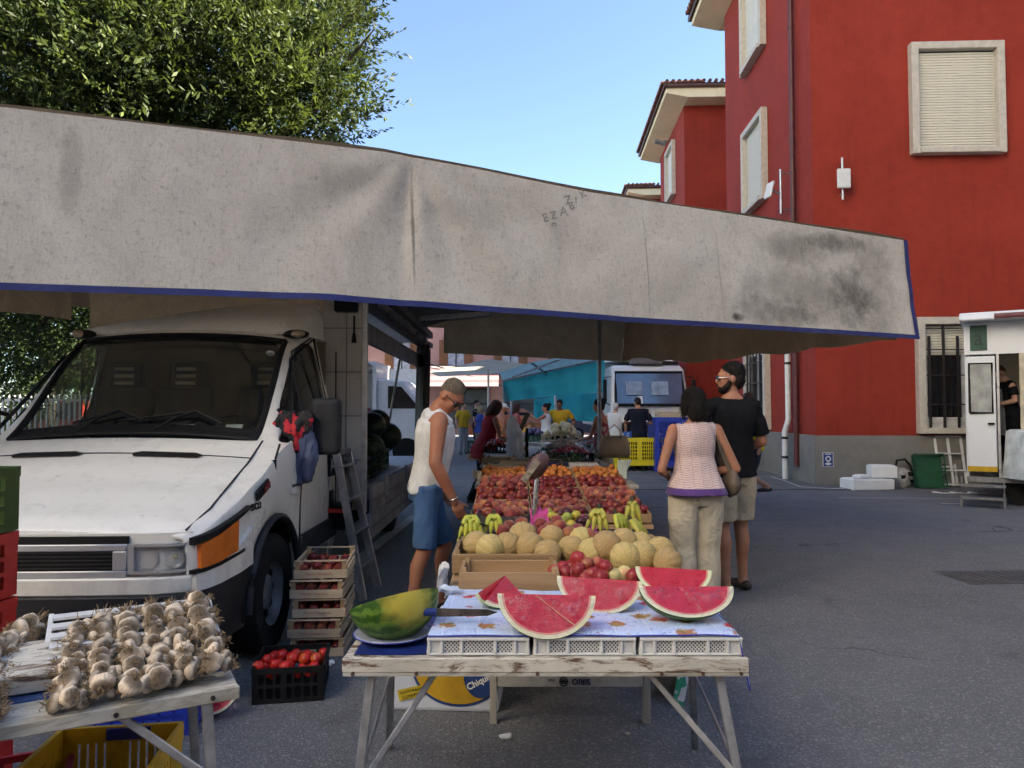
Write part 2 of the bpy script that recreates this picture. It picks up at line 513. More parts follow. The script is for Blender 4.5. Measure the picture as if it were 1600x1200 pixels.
def mat_fruit(name, a, b, rough=.5, lo=.38, hi=.62, spots=None, fuzz=0.0):
    t = NT(name); v = t.coord('Object')
    oi = t.N('ObjectInfo').outputs['Random']
    off = t.N('VectorMath', {0: v, 1: t.N('CombineXYZ', {0: t.math('MULTIPLY', oi, 13.0), 1: t.math('MULTIPLY', oi, 29.0), 2: oi}).outputs[0]}, operation='ADD').outputs[0]
    n = t.noise(off, 16, 3, .5); f = t.noise(off, 110, 5, .7)
    sh = t.math('ADD', n, t.math('MULTIPLY', t.math('SUBTRACT', oi, .5), .16))
    c = t.mix(t.ramp(t.math('ADD', sh, t.math('MULTIPLY', t.math('SUBTRACT', f, .5), .12)), lo, hi), a, b)
    if spots: c = t.mix(t.ramp(f, .6, .72, 0, .6), c, spots)
    c = t.N('HueSaturation', {'Value': t.ramp(t.math('FRACT', t.math('MULTIPLY', oi, 5.3)), 0, 1, .78, 1.15), 'Color': c}).outputs[0]
    return t.end(t.bsdf(col=c, rough=rough, spec=.35, sheen=fuzz, normal=t.bump(f, .05, .002)))

def mat_garlic():
    t = NT('garlic_skin'); v = t.coord('Object')
    oi = t.N('ObjectInfo').outputs['Random']
    x, y, z = t.sep(v)
    ang = t.math('ARCTAN2', y, x)
    w = t.math('SINE', t.math('ADD', t.math('MULTIPLY', ang, 22.0), t.math('MULTIPLY', t.noise(v, 40, 3), 5.0)))
    n = t.noise(v, 45, 7, .7)
    c = t.mix(t.ramp(n, .35, .7), (.68, .56, .40), (.47, .33, .20))
    c = t.mix(t.ramp(w, .2, 1, 0, .28), c, (.42, .31, .24))
    c = t.mix(t.ramp(t.noise(v, 14, 5), .48, .68, 0, .75), c, (.20, .125, .065))
    root = t.ramp(t.math('ADD', z, t.math('MULTIPLY', t.math('SUBTRACT', t.noise(v, 90, 4, .8), .5), .016)), -.017, -.009, 1, 0)
    c = t.mix(t.math('MULTIPLY', root, .85), c, (.13, .085, .045))
    c = t.N('HueSaturation', {'Value': t.ramp(oi, 0, 1, .66, 1.38), 'Saturation': .85, 'Color': c}).outputs[0]
    return t.end(t.bsdf(col=c, rough=.6, spec=.35, normal=t.bump(t.math('ADD', w, n), .22, .003)))

def mat_tablecloth():
    t = NT('printed_oilcloth'); v = t.coord('Object')
    x, y, z = t.sep(v)
    n = t.noise(v, 9, 3)
    base = t.mix(t.ramp(n, .3, .7), (.50, .62, .86), (.60, .70, .90))
    # patchwork squares with darker toile print
    ch = t.N('TexChecker', {'Vector': v, 'Scale': 9.0, 'Color1': (0, 0, 0, 1), 'Color2': (1, 1, 1, 1)}).outputs['Fac']
    toile = t.ramp(t.noise(v, 60, 8, .75, 1.5), .52, .6)
    base = t.mix(t.math('MULTIPLY', toile, t.ramp(ch, 0, 1, .35, .95)), base, (.13, .18, .52))
    # line grid
    gx = t.math('ABSOLUTE', t.math('SUBTRACT', t.math('FRACT', t.math('MULTIPLY', x, 9.0)), .5))
    gy = t.math('ABSOLUTE', t.math('SUBTRACT', t.math('FRACT', t.math('MULTIPLY', y, 9.0)), .5))
    ln = t.ramp(t.math('MAXIMUM', gx, gy), .475, .485)
    base = t.mix(t.math('MULTIPLY', ln, .7), base, (.75, .80, .92))
    # fruit motifs in warm brown, red and green
    vo2 = t.N('TexVoronoi', {'Vector': v, 'Scale': 9.0, 'Randomness': .75}, feature='F1')
    d = t.math('ADD', vo2.outputs['Distance'], t.math('MULTIPLY', t.math('SUBTRACT', t.noise(v, 38, 5, .7), .5), .75))
    m = t.ramp(d, .24, .30, 1, 0)
    fc = t.mix(t.ramp(t.noise(v, 30, 2), .4, .6), (.42, .15, .06), (.45, .30, .10))
    r2 = t.sep(vo2.outputs['Color'])[0]
    fc = t.mix(t.ramp(r2, .62, .7), fc, (.55, .04, .06))
    fc = t.mix(t.ramp(t.noise(v, 70, 3), .55, .62), fc, (.10, .14, .04))
    c = t.mix(m, base, fc)
    return t.end(t.bsdf(col=c, rough=.34, spec=.5, normal=t.bump(n, .1, .01)))

def mat_knit():
    # pale pink open knit with fine dark wavy rows
    t = NT('pink_knit'); v = t.coord('Object')
    x, y, z = t.sep(v)
    wav = t.math('MULTIPLY', t.math('ADD', t.math('SINE', t.math('MULTIPLY', x, 44.0)), t.math('MULTIPLY', t.noise(v, 7, 3), 3.0)), .006)
    zz = t.math('ADD', z, wav)
    row = t.math('FRACT', t.math('MULTIPLY', t.math('ADD', zz, t.math('MULTIPLY', t.math('SUBTRACT', t.noise(v, 30, 3), .5), .012)), 62.0))
    dark = t.math('MULTIPLY', t.ramp(row, .55, .8), t.ramp(t.noise(t.coord('Object', (90, 90, 30)), 1.2, 3), .34, .50))
    c = t.mix(t.math('MULTIPLY', dark, .62), (.66, .50, .47), (.24, .13, .14))
    col = t.ramp(t.math('ABSOLUTE', t.math('SUBTRACT', t.math('FRACT', t.math('MULTIPLY', t.math('ADD', x, .03), 15.0)), .5)), .0, .045, 1, 0)
    c = t.mix(t.math('MULTIPLY', col, .45), c, (.22, .12, .12))
    hem = t.ramp(z, HEM_Z, HEM_Z + .003, 1, 0)
    c = t.mix(hem, c, (.10, .045, .19))
    return t.end(t.bsdf(col=c, rough=.85, spec=.2, sheen=.2, normal=t.bump(t.math('ADD', row, t.noise(v, 90, 4)), .25, .004)))
HEM_Z = .875

def mat_leaf(name, a, b, transl=.3):
    t = NT(name); v = t.coord('Object')
    g = t.N('NewGeometry')
    rnd = g.outputs['Random Per Island']
    n = t.noise(v, .55, 3)
    c = t.mix(rnd, a, b)
    c = t.mix(t.ramp(n, .38, .62, 0, .75), c, sc(a, .6))
    d = t.bsdf(col=c, rough=.55, spec=.18)
    tr = t.N('BsdfTranslucent', {'Color': t.mix(.45, c, (.11, .15, .02))}).outputs[0]
    return t.end(t.N('MixShader', {0: transl, 1: d, 2: tr}).outputs[0])

def mat_skin(name, col, red=.25):
    t = NT(name); v = t.coord('Object')
    c = t.mix(t.ramp(t.noise(v, 9, 5), .35, .65), col, (col[0] * .92, col[1] * .74, col[2] * .68))
    c = t.mix(t.ramp(t.noise(v, 140, 4), .5, .75, 0, .25), c, sc(col, .6))
    return t.end(t.bsdf(col=c, rough=.52, spec=.4, sss=.12, sssr=(1, .35, .2), ssss=.01, normal=t.bump(t.noise(v, 160, 4), .06, .002)))

def mat_hair(name, a, b):
    t = NT(name); v = t.coord('Object', (60, 60, 14))
    n = t.noise(v, 2.0, 7, .7, .5)
    return t.end(t.bsdf(col=t.mix(t.ramp(n, .3, .7), a, b), rough=.62, spec=.14, normal=t.bump(n, .7, .01)))

def mat_cloth(name, col, var=.15, fold=.35, rough=.85, col2=None, lines=None, scale=5):
    t = NT(name); v = t.coord('Object')
    n = t.noise(v, scale, 5, .6, .8); f = t.noise(v, 260, 3, .7)
    c = t.mix(t.ramp(n, .3, .7), col, col2 or sc(col, 1 - 1.5 * var))
    c = t.mix(t.ramp(f, .4, .7, 0, .25), c, sc(col, .6))
    return t.end(t.bsdf(col=c, rough=rough, spec=.12, sheen=0.0, normal=t.bump(t.math('ADD', t.math('MULTIPLY', n, 1.2), t.math('MULTIPLY', f, .08)), fold, .03)))

def mat_paint_van(name, col, dirt=.35):
    t = NT(name); v = t.coord('Object')
    n = t.noise(v, 2.2, 6, .6)
    x, y, z = t.sep(v)
    streak = t.noise(t.coord('Object', (9, 9, .9)), 1.5, 7, .7)
    c = t.mix(t.ramp(n, .35, .7, 0, .5), col, sc(col, .9))
    c = t.mix(t.ramp(streak, .52, .8, 0, dirt), c, (.36, .32, .27))
    low = t.math('MULTIPLY', t.ramp(z, .35, 1.0, 1, 0), t.ramp(t.noise(v, 7, 8, .7), .4, .7))
    c = t.mix(t.math('MULTIPLY', low, dirt * 1.1), c, (.22, .19, .16))
    sp = t.ramp(t.noise(v, 55, 6, .8), .66, .74)
    c = t.mix(t.math('MULTIPLY', sp, .35), c, (.2, .16, .12))
    return t.end(t.bsdf(col=c, rough=t.ramp(n, .3, .7, .25, .38), spec=.5, coat=.35, coatr=.12, normal=t.bump(t.noise(v, 1.4, 2), .03, .05)))

def mat_roof_tile():
    t = NT('terracotta_tile'); v = t.coord('Object')
    c = t.mix(t.ramp(t.noise(v, 3, 6), .35, .7), (.15, .065, .045), (.09, .045, .035))
    return t.end(t.bsdf(col=c, rough=.85, spec=.2))

# common materials
ASPHALT = mat_asphalt()
RED = mat_plaster('red_plaster', (.305, .037, .022), (.25, .029, .018))
PINK = mat_plaster('pink_plaster', (.52, .30, .26), (.46, .26, .23), .1)
CREAMW = mat_plaster('cream_plaster', (.62, .54, .38), (.55, .47, .33), .1)
GREYW = mat_plaster('grey_render', (.46, .45, .43), (.40, .39, .37), .1)
PLINTH = mat_plaster('rough_grey_plinth', (.25, .235, .215), (.20, .19, .175), 1.0, False)
STONE = mk('pale_travertine', (.55, .50, .43), .7, var=.1, scale=9, bump=.1)
SHUT = mk('ivory_shutter', (.70, .66, .55), .5, var=.05, scale=3)
DARKIRON = mk('dark_iron', (.03, .025, .025), .5, .3, scale=20)
DARKGLASS = mk('dark_window_glass', (.012, .014, .018), .08, spec=.8, var=.05)
ALU = mk('brushed_aluminium', (.52, .53, .55), .38, .85, var=.12, scale=14, dirt=.25)
ALUD = mk('dull_aluminium', (.30, .30, .31), .5, .7, var=.2, scale=9, dirt=.3)
BLACKP = mk('black_plastic', (.010, .010, .011), .55, spec=.25, var=.2, scale=8, bump=.05)
DGREYP = mk('dark_grey_plastic', (.026, .027, .031), .6, spec=.3, var=.2, scale=6, bump=.08)
RUBBER = mk('tyre_rubber', (.012, .012, .012), .85, spec=.2, var=.2, scale=8, bump=.1)
CHROME = mk('chrome', (.75, .76, .78), .12, 1.0, var=.03)
SILVERP = mk('silver_paint', (.50, .51, .53), .35, .5, var=.06)
WHITEP = mk('white_plastic', (.68, .68, .67), .45, var=.06, scale=9, dirt=.12)
WHITEPAPER = mk('white_paper', (.74, .74, .74), .8, var=.04)
STYRO = mk('white_polystyrene', (.80, .80, .79), .85, var=.03, bump=.15, bscale=160)
REDP = mk('red_plastic', (.52, .025, .018), .45, var=.1, scale=8, dirt=.12)
GREENP = mk('green_plastic', (.04, .085, .014), .45, var=.12, scale=8, dirt=.15)
DGREENP = mk('dark_green_plastic', (.012, .09, .04), .5, var=.12, scale=8, dirt=.15)
YELP = mk('yellow_plastic', (.62, .36, .02), .45, var=.1, scale=8, dirt=.2)
YELP2 = mk('bright_yellow_plastic', (.78, .62, .02), .45, var=.08, scale=8, dirt=.08)
BLUEP = mk('blue_plastic', (.02, .05, .42), .45, var=.12, scale=8, dirt=.1)
MAGP = mk('crimson_plastic', (.30, .012, .035), .45, var=.12, scale=8)
WOODC = mat_wood('crate_pine', (.42, .27, .14), (.30, .18, .09))
WOODCY = mat_wood('crate_pine_side', (.42, .27, .14), (.30, .18, .09), axis=1)
WOODP = mat_wood('pale_poplar', (.58, .46, .32), (.46, .35, .23))
WOODPY = mat_wood('pale_poplar_side', (.58, .46, .32), (.46, .35, .23), axis=1)
WOODPZ = mat_wood('pale_poplar_post', (.46, .31, .16), (.36, .24, .12), axis=2)
WOODWHITE = mat_wood('peeling_white_board', (.16, .085, .05), (.11, .06, .04), paint=(.66, .62, .54), wear=.55)
WOODGREY = mat_wood('weathered_board', (.40, .36, .29), (.27, .24, .19), paint=(.55, .52, .46), wear=.5)
CARD = mk('cardboard', (.36, .22, .11), .85, var=.12, scale=7)
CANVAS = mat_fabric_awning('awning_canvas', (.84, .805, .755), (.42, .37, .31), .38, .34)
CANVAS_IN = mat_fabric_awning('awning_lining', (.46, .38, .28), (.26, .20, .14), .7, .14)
BLUETRIM = mk('blue_trim', (.008, .018, .14), .6, var=.15, scale=10)
GLASS = mat_glass('clear_glazing', (.62, .67, .64), 0, .45)
GLASSB = mat_glass('sky_glazing', (.35, .42, .5), 0, .8)
FILM = mat_film('cling_film')
VANWHITE = mat_paint_van('white_van_paint', (.74, .72, .67), .5)
TRUCKWHITE = mat_paint_van('truck_white_paint', (.74, .75, .76), .15)
BOXWHITE = mat_paint_van('grimy_shaded_panel', (.46, .44, .41), .8)  # white darkened to carry the box front's shade, with grime streaks on top
ORANGELENS = mk('orange_lens', (.72, .16, .008), .18, var=.12, scale=16, coat=.6, bump=.2, bscale=60)
LENS = mk('headlight_lens', (.72, .73, .74), .18, .55, var=.25, scale=22, bump=.35, bscale=24, coat=.8)
LINEPAINT = mk('road_paint', (.55, .55, .53), .8, var=.18, scale=3, dirt=.35)
# ------------------------------------------------------------------ ground and road markings
mb = MB(); mb.add([(-400, -300, 0), (400, -300, 0), (400, 700, 0), (-400, 700, 0)], [(0, 1, 2, 3)])
tag(mb.build('ground', ASPHALT), kind='structure')
def strip(name, pts, w, mat=LINEPAINT, z=.004):
    mb = MB()
    pts = [Vector(p) for p in pts]
    for a, b in zip(pts[:-1], pts[1:]):
        d = (b - a).normalized(); n = Vector((-d.y, d.x, 0)) * w / 2
        mb.add([a - n + Vector((0, 0, z)), a + n + Vector((0, 0, z)), b + n + Vector((0, 0, z)), b - n + Vector((0, 0, z))], [(0, 1, 2, 3)])
    return tag(mb.build(name, mat), kind='structure')
strip('road_marking', [G(1048, 762), G(1012, 738)], .14)
strip('road_marking', [G(520, 905), G(648, 806)], .13)
strip('road_marking', [G(1310, 778), G(1500, 779)], .05)
strip('road_marking', [G(1470, 787), G(1502, 787)], .06)
# paved strip of square slabs in the far court
SLAB = mk('grey_paving_slab', (.15, .15, .15), .85, var=.15, scale=2, bump=.2, rnd=.12)
pv = MB(); pv.bx(-.49, .49, -.49, .49, 0, .012)
slab_me = give(pv.mesh('slab', bevel=.008), SLAB)
paving = MB(); c0 = G(985, 742)
paving.bx(c0.x - .6, c0.x + 4.4, c0.y - 3.2, c0.y + 2.8, .001, .005)
paving = tag(paving.build('paving', mk('joint_sand', (.06, .06, .06), .9)), kind='structure')
for i in range(5):
    for j in range(6):
        shared('slab', slab_me, (c0.x - .1 + i, c0.y - 2.7 + j, .004), parent=paving)
# drain cover near the right edge
DR = G(1560, 902)
dr = thing('drain_cover', 'square cast iron drain cover set in the asphalt at right', 'drain cover', (DR.x, DR.y, 0), R(4))
mb = MB(); mb.bx(-.42, .42, -.24, .24, .001, .006); mb.build('frame', mk('worn_iron', (.085, .085, .09), .7, .1, bump=.2), dr)
for k in range(10):
    mb = MB(); mb.bx(-.38 + k * .08, -.34 + k * .08, -.2, .2, .006, .011); mb.build('rib', mk('worn_iron', (.035, .035, .038)), dr)
# scraps of paper on the asphalt
for (x, y, s, lab) in ((790, 1155, .05, 'crumpled white paper scrap under the watermelon table'), (517, 1040, .045, 'small white paper scrap beside the stacked wooden crates')):
    mb = MB(); g = G(x, y)
    mb.sphere((g.x, g.y, s * .28), (s * .62, s * .5, s * .3), 9, 6)
    o = mb.build('paper_scrap', WHITEPAPER, smooth=20); wobble(o.data, s * .35, 22, 3)
    tag(o, lab, 'paper scrap')

lit_mb = MB(); lr = random.Random(5)
for k in range(70):
    g = G(lr.uniform(480, 1580), 800 + 400 * lr.random() ** 1.6); r_ = lr.uniform(.006, .018); a_ = lr.uniform(0, 3.1)
    lit_mb.add([g + Vector((math.cos(a_ + q) * r_ * lr.uniform(.5, 1.2), math.sin(a_ + q) * r_ * lr.uniform(.5, 1.2), .004 + lr.random() * .006)) for q in (0, 1.5, 3.0, 4.6)], [(0, 1, 2, 3)])
tag(lit_mb.build('litter', mk('pale_litter', (.42, .38, .28), .9, var=.4, scale=3)), 'scraps of straw and peel scattered on the asphalt', 'litter', kind='stuff')
# ------------------------------------------------------------------ red public building with projecting wings
B0 = Vector((5.86, 14.2, 0)); BYAW = R(-2.5)
red = thing('red_building', 'red plastered three storey building with pale stone window frames and wide cream eaves', 'building', B0, BYAW)
EAVE = 12.95
SOFF = mat_plaster('cream_soffit', (.82, .70, .47), (.76, .64, .42), .05, False)
WINGS = [(0.0, 6.7), (12.9, 18.5), (25.0, 27.4)]
for (a, b) in WINGS:
    mb = MB(); mb.bx(0, 22, a, b, 0, EAVE); mb.build('wall', RED, red)
    mb = MB(); mb.bx(-.05, 22.05, a - .05, b + .05, 0, .96); mb.build('plinth', PLINTH, red)
    oh = .78
    mb = MB()                                     # boxed cream soffit
    mb.prism([(-oh, 0.05), (0.02, -.12), (23, -.12), (23, .30), (-oh, .30)], lambda p, k, a=a, b=b: (p[0], (a - oh) if k == 0 else (b + oh), EAVE + p[1]))
    mb.build('soffit', SOFF, red)
    mb = MB(); mb.tube([(23, a - oh - .07, EAVE + .30), (-oh - .07, a - oh - .07, EAVE + .30), (-oh - .07, b + oh + .07, EAVE + .30), (23, b + oh + .07, EAVE + .30)], .085, 8)
    mb.build('gutter', mk('brown_gutter', (.075, .028, .024), .5, var=.1), red, smooth=60)
    mb = MB()                                     # low hipped roof
    y0, y1, ym = a - oh - .1, b + oh + .1, (a + b) / 2
    mb.add([(-oh - .1, y0, EAVE + .36), (23, y0, EAVE + .36), (23, y1, EAVE + .36), (-oh - .1, y1, EAVE + .36), (2.8, ym, EAVE + .62), (23, ym, EAVE + .62)],
           [(0, 1, 5, 4), (2, 3, 4, 5), (3, 0, 4), (1, 2, 5), (0, 3, 2, 1)])
    ro = mb.build('roof', mat_roof_tile() if 'tile' not in MATS else MATS['tile'], red)
    MATS['tile'] = ro.data.materials[0]
    mb = MB()                                     # barrel tiles showing at the eaves, too small to pick apart
    for k in range(int((y1 - y0) / .22)):
        yy = y0 + .1 + k * .22
        mb.cyl((-oh - .2, yy, EAVE + .40), (.6, yy, EAVE + .46), .07, n=6)
    for k in range(60):
        xx = -oh + k * .22
        mb.cyl((xx, y0 - .1, EAVE + .40), (xx, y0 + .7, EAVE + .44), .07, n=6)
    tag(mb.build('eave_tiles', MATS['tile'], ro), kind='stuff')
mb = MB(); mb.bx(7, 22, 6.7, 25.0, 0, EAVE); mb.build('wall', RED, red)
mb = MB(); mb.bx(6.2, 22, 6.7, 25.0, EAVE, EAVE + .3); mb.build('soffit', CREAMW, red)

slat = MB(); slat.prism([(0, 0), (.022, .012), (.022, .040), (0, .046)], lambda p, k: ((-.5 if k == 0 else .5), -p[0], p[1]))
slat_me = give(slat.mesh('slat'), SHUT)
def window(x, y, z0, z1, w, face, shutter=1.0, slats=True, bars=False, panes=True):
    # local frame: u along the wall, n outwards; face 'f' = facing -y, 'l' = facing -x
    def L(u, n, z): return (x + u, y - n, z) if face == 'f' else (x - n, y - u, z)
    def bx(mb, u0, u1, n0, n1, a, b):
        p, q = L(u0, n0, a), L(u1, n1, b)
        mb.bx(min(p[0], q[0]), max(p[0], q[0]), min(p[1], q[1]), max(p[1], q[1]), a, b)
    h = w / 2; t = .14
    mb = MB(); bx(mb, -h + t, h - t, .004, .012, z0 + t, z1 - t)
    win = mb.build('window', DARKGLASS, red)
    mb = MB()
    bx(mb, -h, -h + t, .002, .16, z0, z1); bx(mb, h - t, h, .002, .16, z0, z1)
    bx(mb, -h + t, h - t, .002, .16, z1 - t, z1); bx(mb, -h + t, h - t, .002, .20, z0, z0 + t * .8)
    mb.build('frame', STONE, win, bevel=.008)
    zs = z1 - t - (z1 - z0 - 2 * t) * shutter
    if slats:
        n = int((z1 - t - zs) / .052)
        for k in range(n):
            o = shared('slat', slat_me, L(0, .015, zs + k * .052), (0, 0, 0 if face == 'f' else -math.pi / 2), (w - 2 * t, 1, 1.1), win)
    else:
        mb = MB()
        n = int((z1 - t - zs) / .06)
        for k in range(n):
            bx(mb, -h + t, h - t, .014, .026, zs + k * .06, zs + k * .06 + .052)
        mb.build('shutter', SHUT, win)
    if shutter < .95 and panes:
        mb = MB()
        for u in (-h + t, -.03, h - t - .07): bx(mb, u, u + .07, .013, .05, z0 + t * .8, zs)
        bx(mb, -h + t, h - t, .013, .045, z0 + t * .8, z0 + t * .8 + .2)
        mb.build('sash', mk('white_sash', (.6, .6, .6), .5), win)
    if bars:
        n = 6
        for k in range(n):
            u = -h + t + .08 + k * (w - 2 * t - .16) / (n - 1)
            mb = MB(); bx(mb, u - .022, u + .022, .10, .125, z0 + t * .8, z1 - t - (.0 if k % 2 else .22)); mb.build('bar', DARKIRON, win)
        for zz in (.25, .5, .72, .9):
            z_ = z0 + (z1 - z0) * zz
            mb = MB(); bx(mb, -h + t, h - t, .126, .14, z_ - .012, z_ + .012); mb.build('crossbar', DARKIRON, win)
    return win
window(2.74, 0, 6.38, 8.56, 1.76, 'f')
window(2.76, 0, 1.0, 3.22, 1.76, 'f', shutter=.30, bars=True)
window(0, 3.68, 6.4, 8.56, 1.80, 'l')
window(0, 3.68, 10.05, 12.25, 1.80, 'l', slats=False)
window(0, 3.68, 1.0, 3.22, 1.80, 'l', shutter=.15, bars=True, slats=False)
window(0, 15.6, 10.05, 12.25, 1.80, 'l', slats=False)
window(0, 15.6, 6.4, 8.56, 1.80, 'l', slats=False)
window(0, 15.6, 1.0, 3.2, 1.80, 'l', slats=False, shutter=.4)
# downpipes on the left face
BROWNP = mk('brown_downpipe', (.10, .022, .022), .5, var=.1)
mb = MB(); mb.cyl((-.09, .85, .3), (-.09, .85, EAVE + .3), .055, n=12); dp = mb.build('downpipe', BROWNP, red, smooth=60)
for z in (2.2, 4.6, 7.0, 9.4, 11.8):
    mb = MB(); mb.cyl((-.09, .85, z), (-.09, .85, z + .05), .068, n=12); mb.build('bracket', BROWNP, dp, smooth=60)
mb = MB(); mb.tube([(-.16, 1.12, 4.6), (-.16, 1.12, 1.25), (-.24, 1.12, 1.0), (-.24, 1.12, .02)], .06, 10)
dp2 = mb.build('downpipe', WHITEP, red, smooth=60); dp2['label'] = 'pale plastic downpipe with an elbow above the plinth'
for z in (.45, .85, 2.4):
    mb = MB(); mb.cyl((-.24 if z < 1 else -.16, 1.12, z), (-.24 if z < 1 else -.16, 1.12, z + .05), .07, n=10); mb.build('bracket', DARKIRON, dp2)
# small things fixed to the building
def on_red(x, y, z): return B0 + Matrix.Rotation(BYAW, 3, 'Z') @ Vector((x, y, z))
an = thing('panel_antenna', 'white flat panel antenna on the front wall beside the corner', 'antenna', on_red(.52, 0, 5.5), BYAW)
mb = MB(); mb.cyl((0, -.14, 0), (0, -.14, .82), .025, n=8); mb.cyl((0, 0, .12), (0, -.14, .12), .018, n=6); mb.cyl((0, 0, .7), (0, -.14, .7), .018, n=6); mb.build('mast', ALU, an, smooth=50)
mb = MB(); mb.bx(-.125, .125, -.24, -.17, .2, .58); mb.build('panel', WHITEP, an, bevel=.03, bseg=3)
ca = thing('wall_antenna', 'small tilted white antenna on a short mast beside the brown downpipe', 'antenna', on_red(0, 1.28, 5.62), BYAW)
mb = MB(); mb.cyl((-.2, 0, 0), (-.2, 0, .95), .028, n=8)
for z in (.08, .86): mb.cyl((0, 0, z), (-.2, 0, z), .018, n=6)
mb.cyl((-.2, 0, .42), (-.38, 0, .5), .022, n=6); mb.build('mast', ALU, ca, smooth=50)
mb = MB(); mb.box((-.45, -.02, .5), (.05, .24, .36), (0, .25, .3)); mb.build('panel', WHITEP, ca, bevel=.015)
fl = thing('flood_light', 'small floodlight on the cream eave of the second wing', 'light', on_red(-.45, 15.6, EAVE - .5), BYAW)
mb = MB(); mb.box((0, 0, 0), (.5, .28, .12), (0, .3, 0)); mb.build('housing', ALUD, fl, bevel=.02)
mb = MB(); mb.bar((.45, 0, .05), (.1, 0, .05), .06, .05); mb.build('arm', ALUD, fl)
sg = thing('wall_sign', 'small blue and white sign on the grey plinth near the corner', 'sign', on_red(.19, -.056, .36), BYAW)
mb = MB(); mb.bx(-.1, .1, -.012, 0, 0, .28); mb.build('plate', WHITEP, sg)
mb = MB(); mb.bx(-.088, .088, -.016, -.0125, .012, .268); mb.build('field', mk('sign_blue', (.02, .05, .25), .5), sg)
mb = MB(); mb.cyl((0, -.0165, .155), (0, -.02, .155), .055, n=20); mb.build('disc', WHITEP, sg)
mb = MB(); mb.cyl((0, -.0205, .155), (0, -.023, .155), .03, n=16); mb.build('emblem', mk('sign_blue', 0), sg)
mb = MB(); mb.prism([(-.06, .05), (0, .03), (.06, .05), (.06, .07), (0, .09), (-.06, .07)], lambda p, k: (p[0], -.0165 - .003 * k, p[1])); mb.build('arrow', WHITEP, sg)
mb = MB(); mb.bx(-.06, .06, -.0195, -.0165, .235, .255); mb.build('band', WHITEP, sg)

# unseen block added on the right, outside the frame, to shade the market
bk = thing('added_shade_block', 'unseen white block added beyond the right edge to shade the market', 'building', (14.5, 0, 0))
mb = MB(); mb.bx(0, 12, -9, 13.4, 0, 17.6); mb.build('wall', mat_plaster('white_plaster', (.52, .50, .46), (.48, .46, .42), .1), bk)
mb = MB(); mb.bx(-.5, 12.5, -9.5, 13.5, 17.6, 17.9); mb.build('roof', MATS['tile'], bk)
for zz in (1.2, 4.6, 8.0, 11.4):
    for k in range(5):
        mb = MB(); mb.bx(-.06, 0.02, -7.6 + k * 4.2, -6.3 + k * 4.2, zz, zz + 1.7); mb.build('window', SHUT, bk)
# unseen tall white tower added behind the camera to bounce sunlight over the market
lb = thing('added_bounce_tower', 'unseen tall white tower added behind the camera to bounce sunlight over the market', 'building', (-16, 0, 0))
mb = MB(); mb.bx(-12, 0, -50, -3, 0, 40); mb.build('wall', mat_plaster('warm_white_plaster', (.82, .77, .69), (.77, .72, .64), .1), lb)
mb = MB(); mb.bx(-12.4, .5, -50.4, -2.6, 40, 40.3); mb.build('roof', MATS['tile'], lb)
for zz in range(11):
    for k in range(6):
        mb = MB(); mb.bx(-.02, .06, -47 + k * 7.4, -45.7 + k * 7.4, 4.2 + zz * 3.3, 5.8 + zz * 3.3); mb.build('window', mk('green_shutter', (.05, .12, .07), .6), lb)
hd2 = thing('added_dark_row', 'unseen dark brown row added at the foot of the white tower to block low light', 'building', (-12.5, 0, 0))  # unseen dark row added in front of the tower to block low light
mb = MB(); mb.bx(-2.5, 1.5, -50, -3, 0, 8.5); o = mb.build('wall', mat_plaster('dark_brown_plaster', (.09, .07, .055), (.07, .055, .045), .1), hd2)
mb = MB(); mb.bx(-2.7, 1.9, -50.2, -2.8, 8.5, 8.8); mb.build('roof', MATS['tile'], hd2)
tr2 = thing('added_dark_terrace', 'unseen brown terrace added far behind the camera to block low light', 'building', (0, -20, 0))  # unseen terrace added to keep the low light behind the camera dark
mb = MB(); mb.bx(-10, 30, -8, 0, 0, 12); mb.build('wall', mat_plaster('brown_plaster', (.14, .11, .09), (.12, .095, .075), .1), tr2)
mb = MB(); mb.bx(-10.4, 30.4, -8.4, .5, 12, 12.3); mb.build('roof', MATS['tile'], tr2)

# ------------------------------------------------------------------ far pink building
FB = 46.0
pk = thing('pink_building', 'pink and white apartment building with brown shutters closing the far end', 'building', (-8, FB, 0))
mb = MB(); mb.bx(-14, 22, 0, 10, 0, 11.0); mb.build('wall', PINK, pk)
WHB = mat_plaster('white_balcony', (.62, .60, .58), (.56, .54, .52), .1)
BRS = mk('brown_shutter', (.22, .085, .03), .6, var=.15, scale=3)
for k in range(9):
    x = -13 + k * 3.4
    for z in (3.6, 7.0):
        mb = MB(); mb.bx(x, x + 1.0, -.05, 0, z, z + 2.3); w = mb.build('window', mk('pale_curtain', (.45, .48, .55), .6), pk)
        mb = MB(); mb.bx(x - .55, x - .03, -.1, -.02, z, z + 2.3); mb.build('shutter', BRS, w)
        mb = MB(); mb.bx(x + 1.03, x + 1.55, -.1, -.02, z, z + 2.3); mb.build('shutter', BRS, w)
        mb = MB(); mb.bx(x + .47, x + .53, -.09, -.05, z, z + 2.3); mb.build('mullion', DARKIRON, w)
for x0, x1 in ((-13.5, 2.2), (9.5, 21)):
    for z in (3.0, 6.5):
        mb = MB(); mb.bx(x0, x1, -1.2, -.02, z - .2, z); bb = mb.build('balcony', WHB, pk)
        mb = MB(); mb.bx(x0, x1, -1.25, -1.15, z, z + 1.0); mb.build('parapet', WHB, bb)
SHOPG = mk('shop_glass', (.10, .12, .13), .12, var=.3, scale=1)
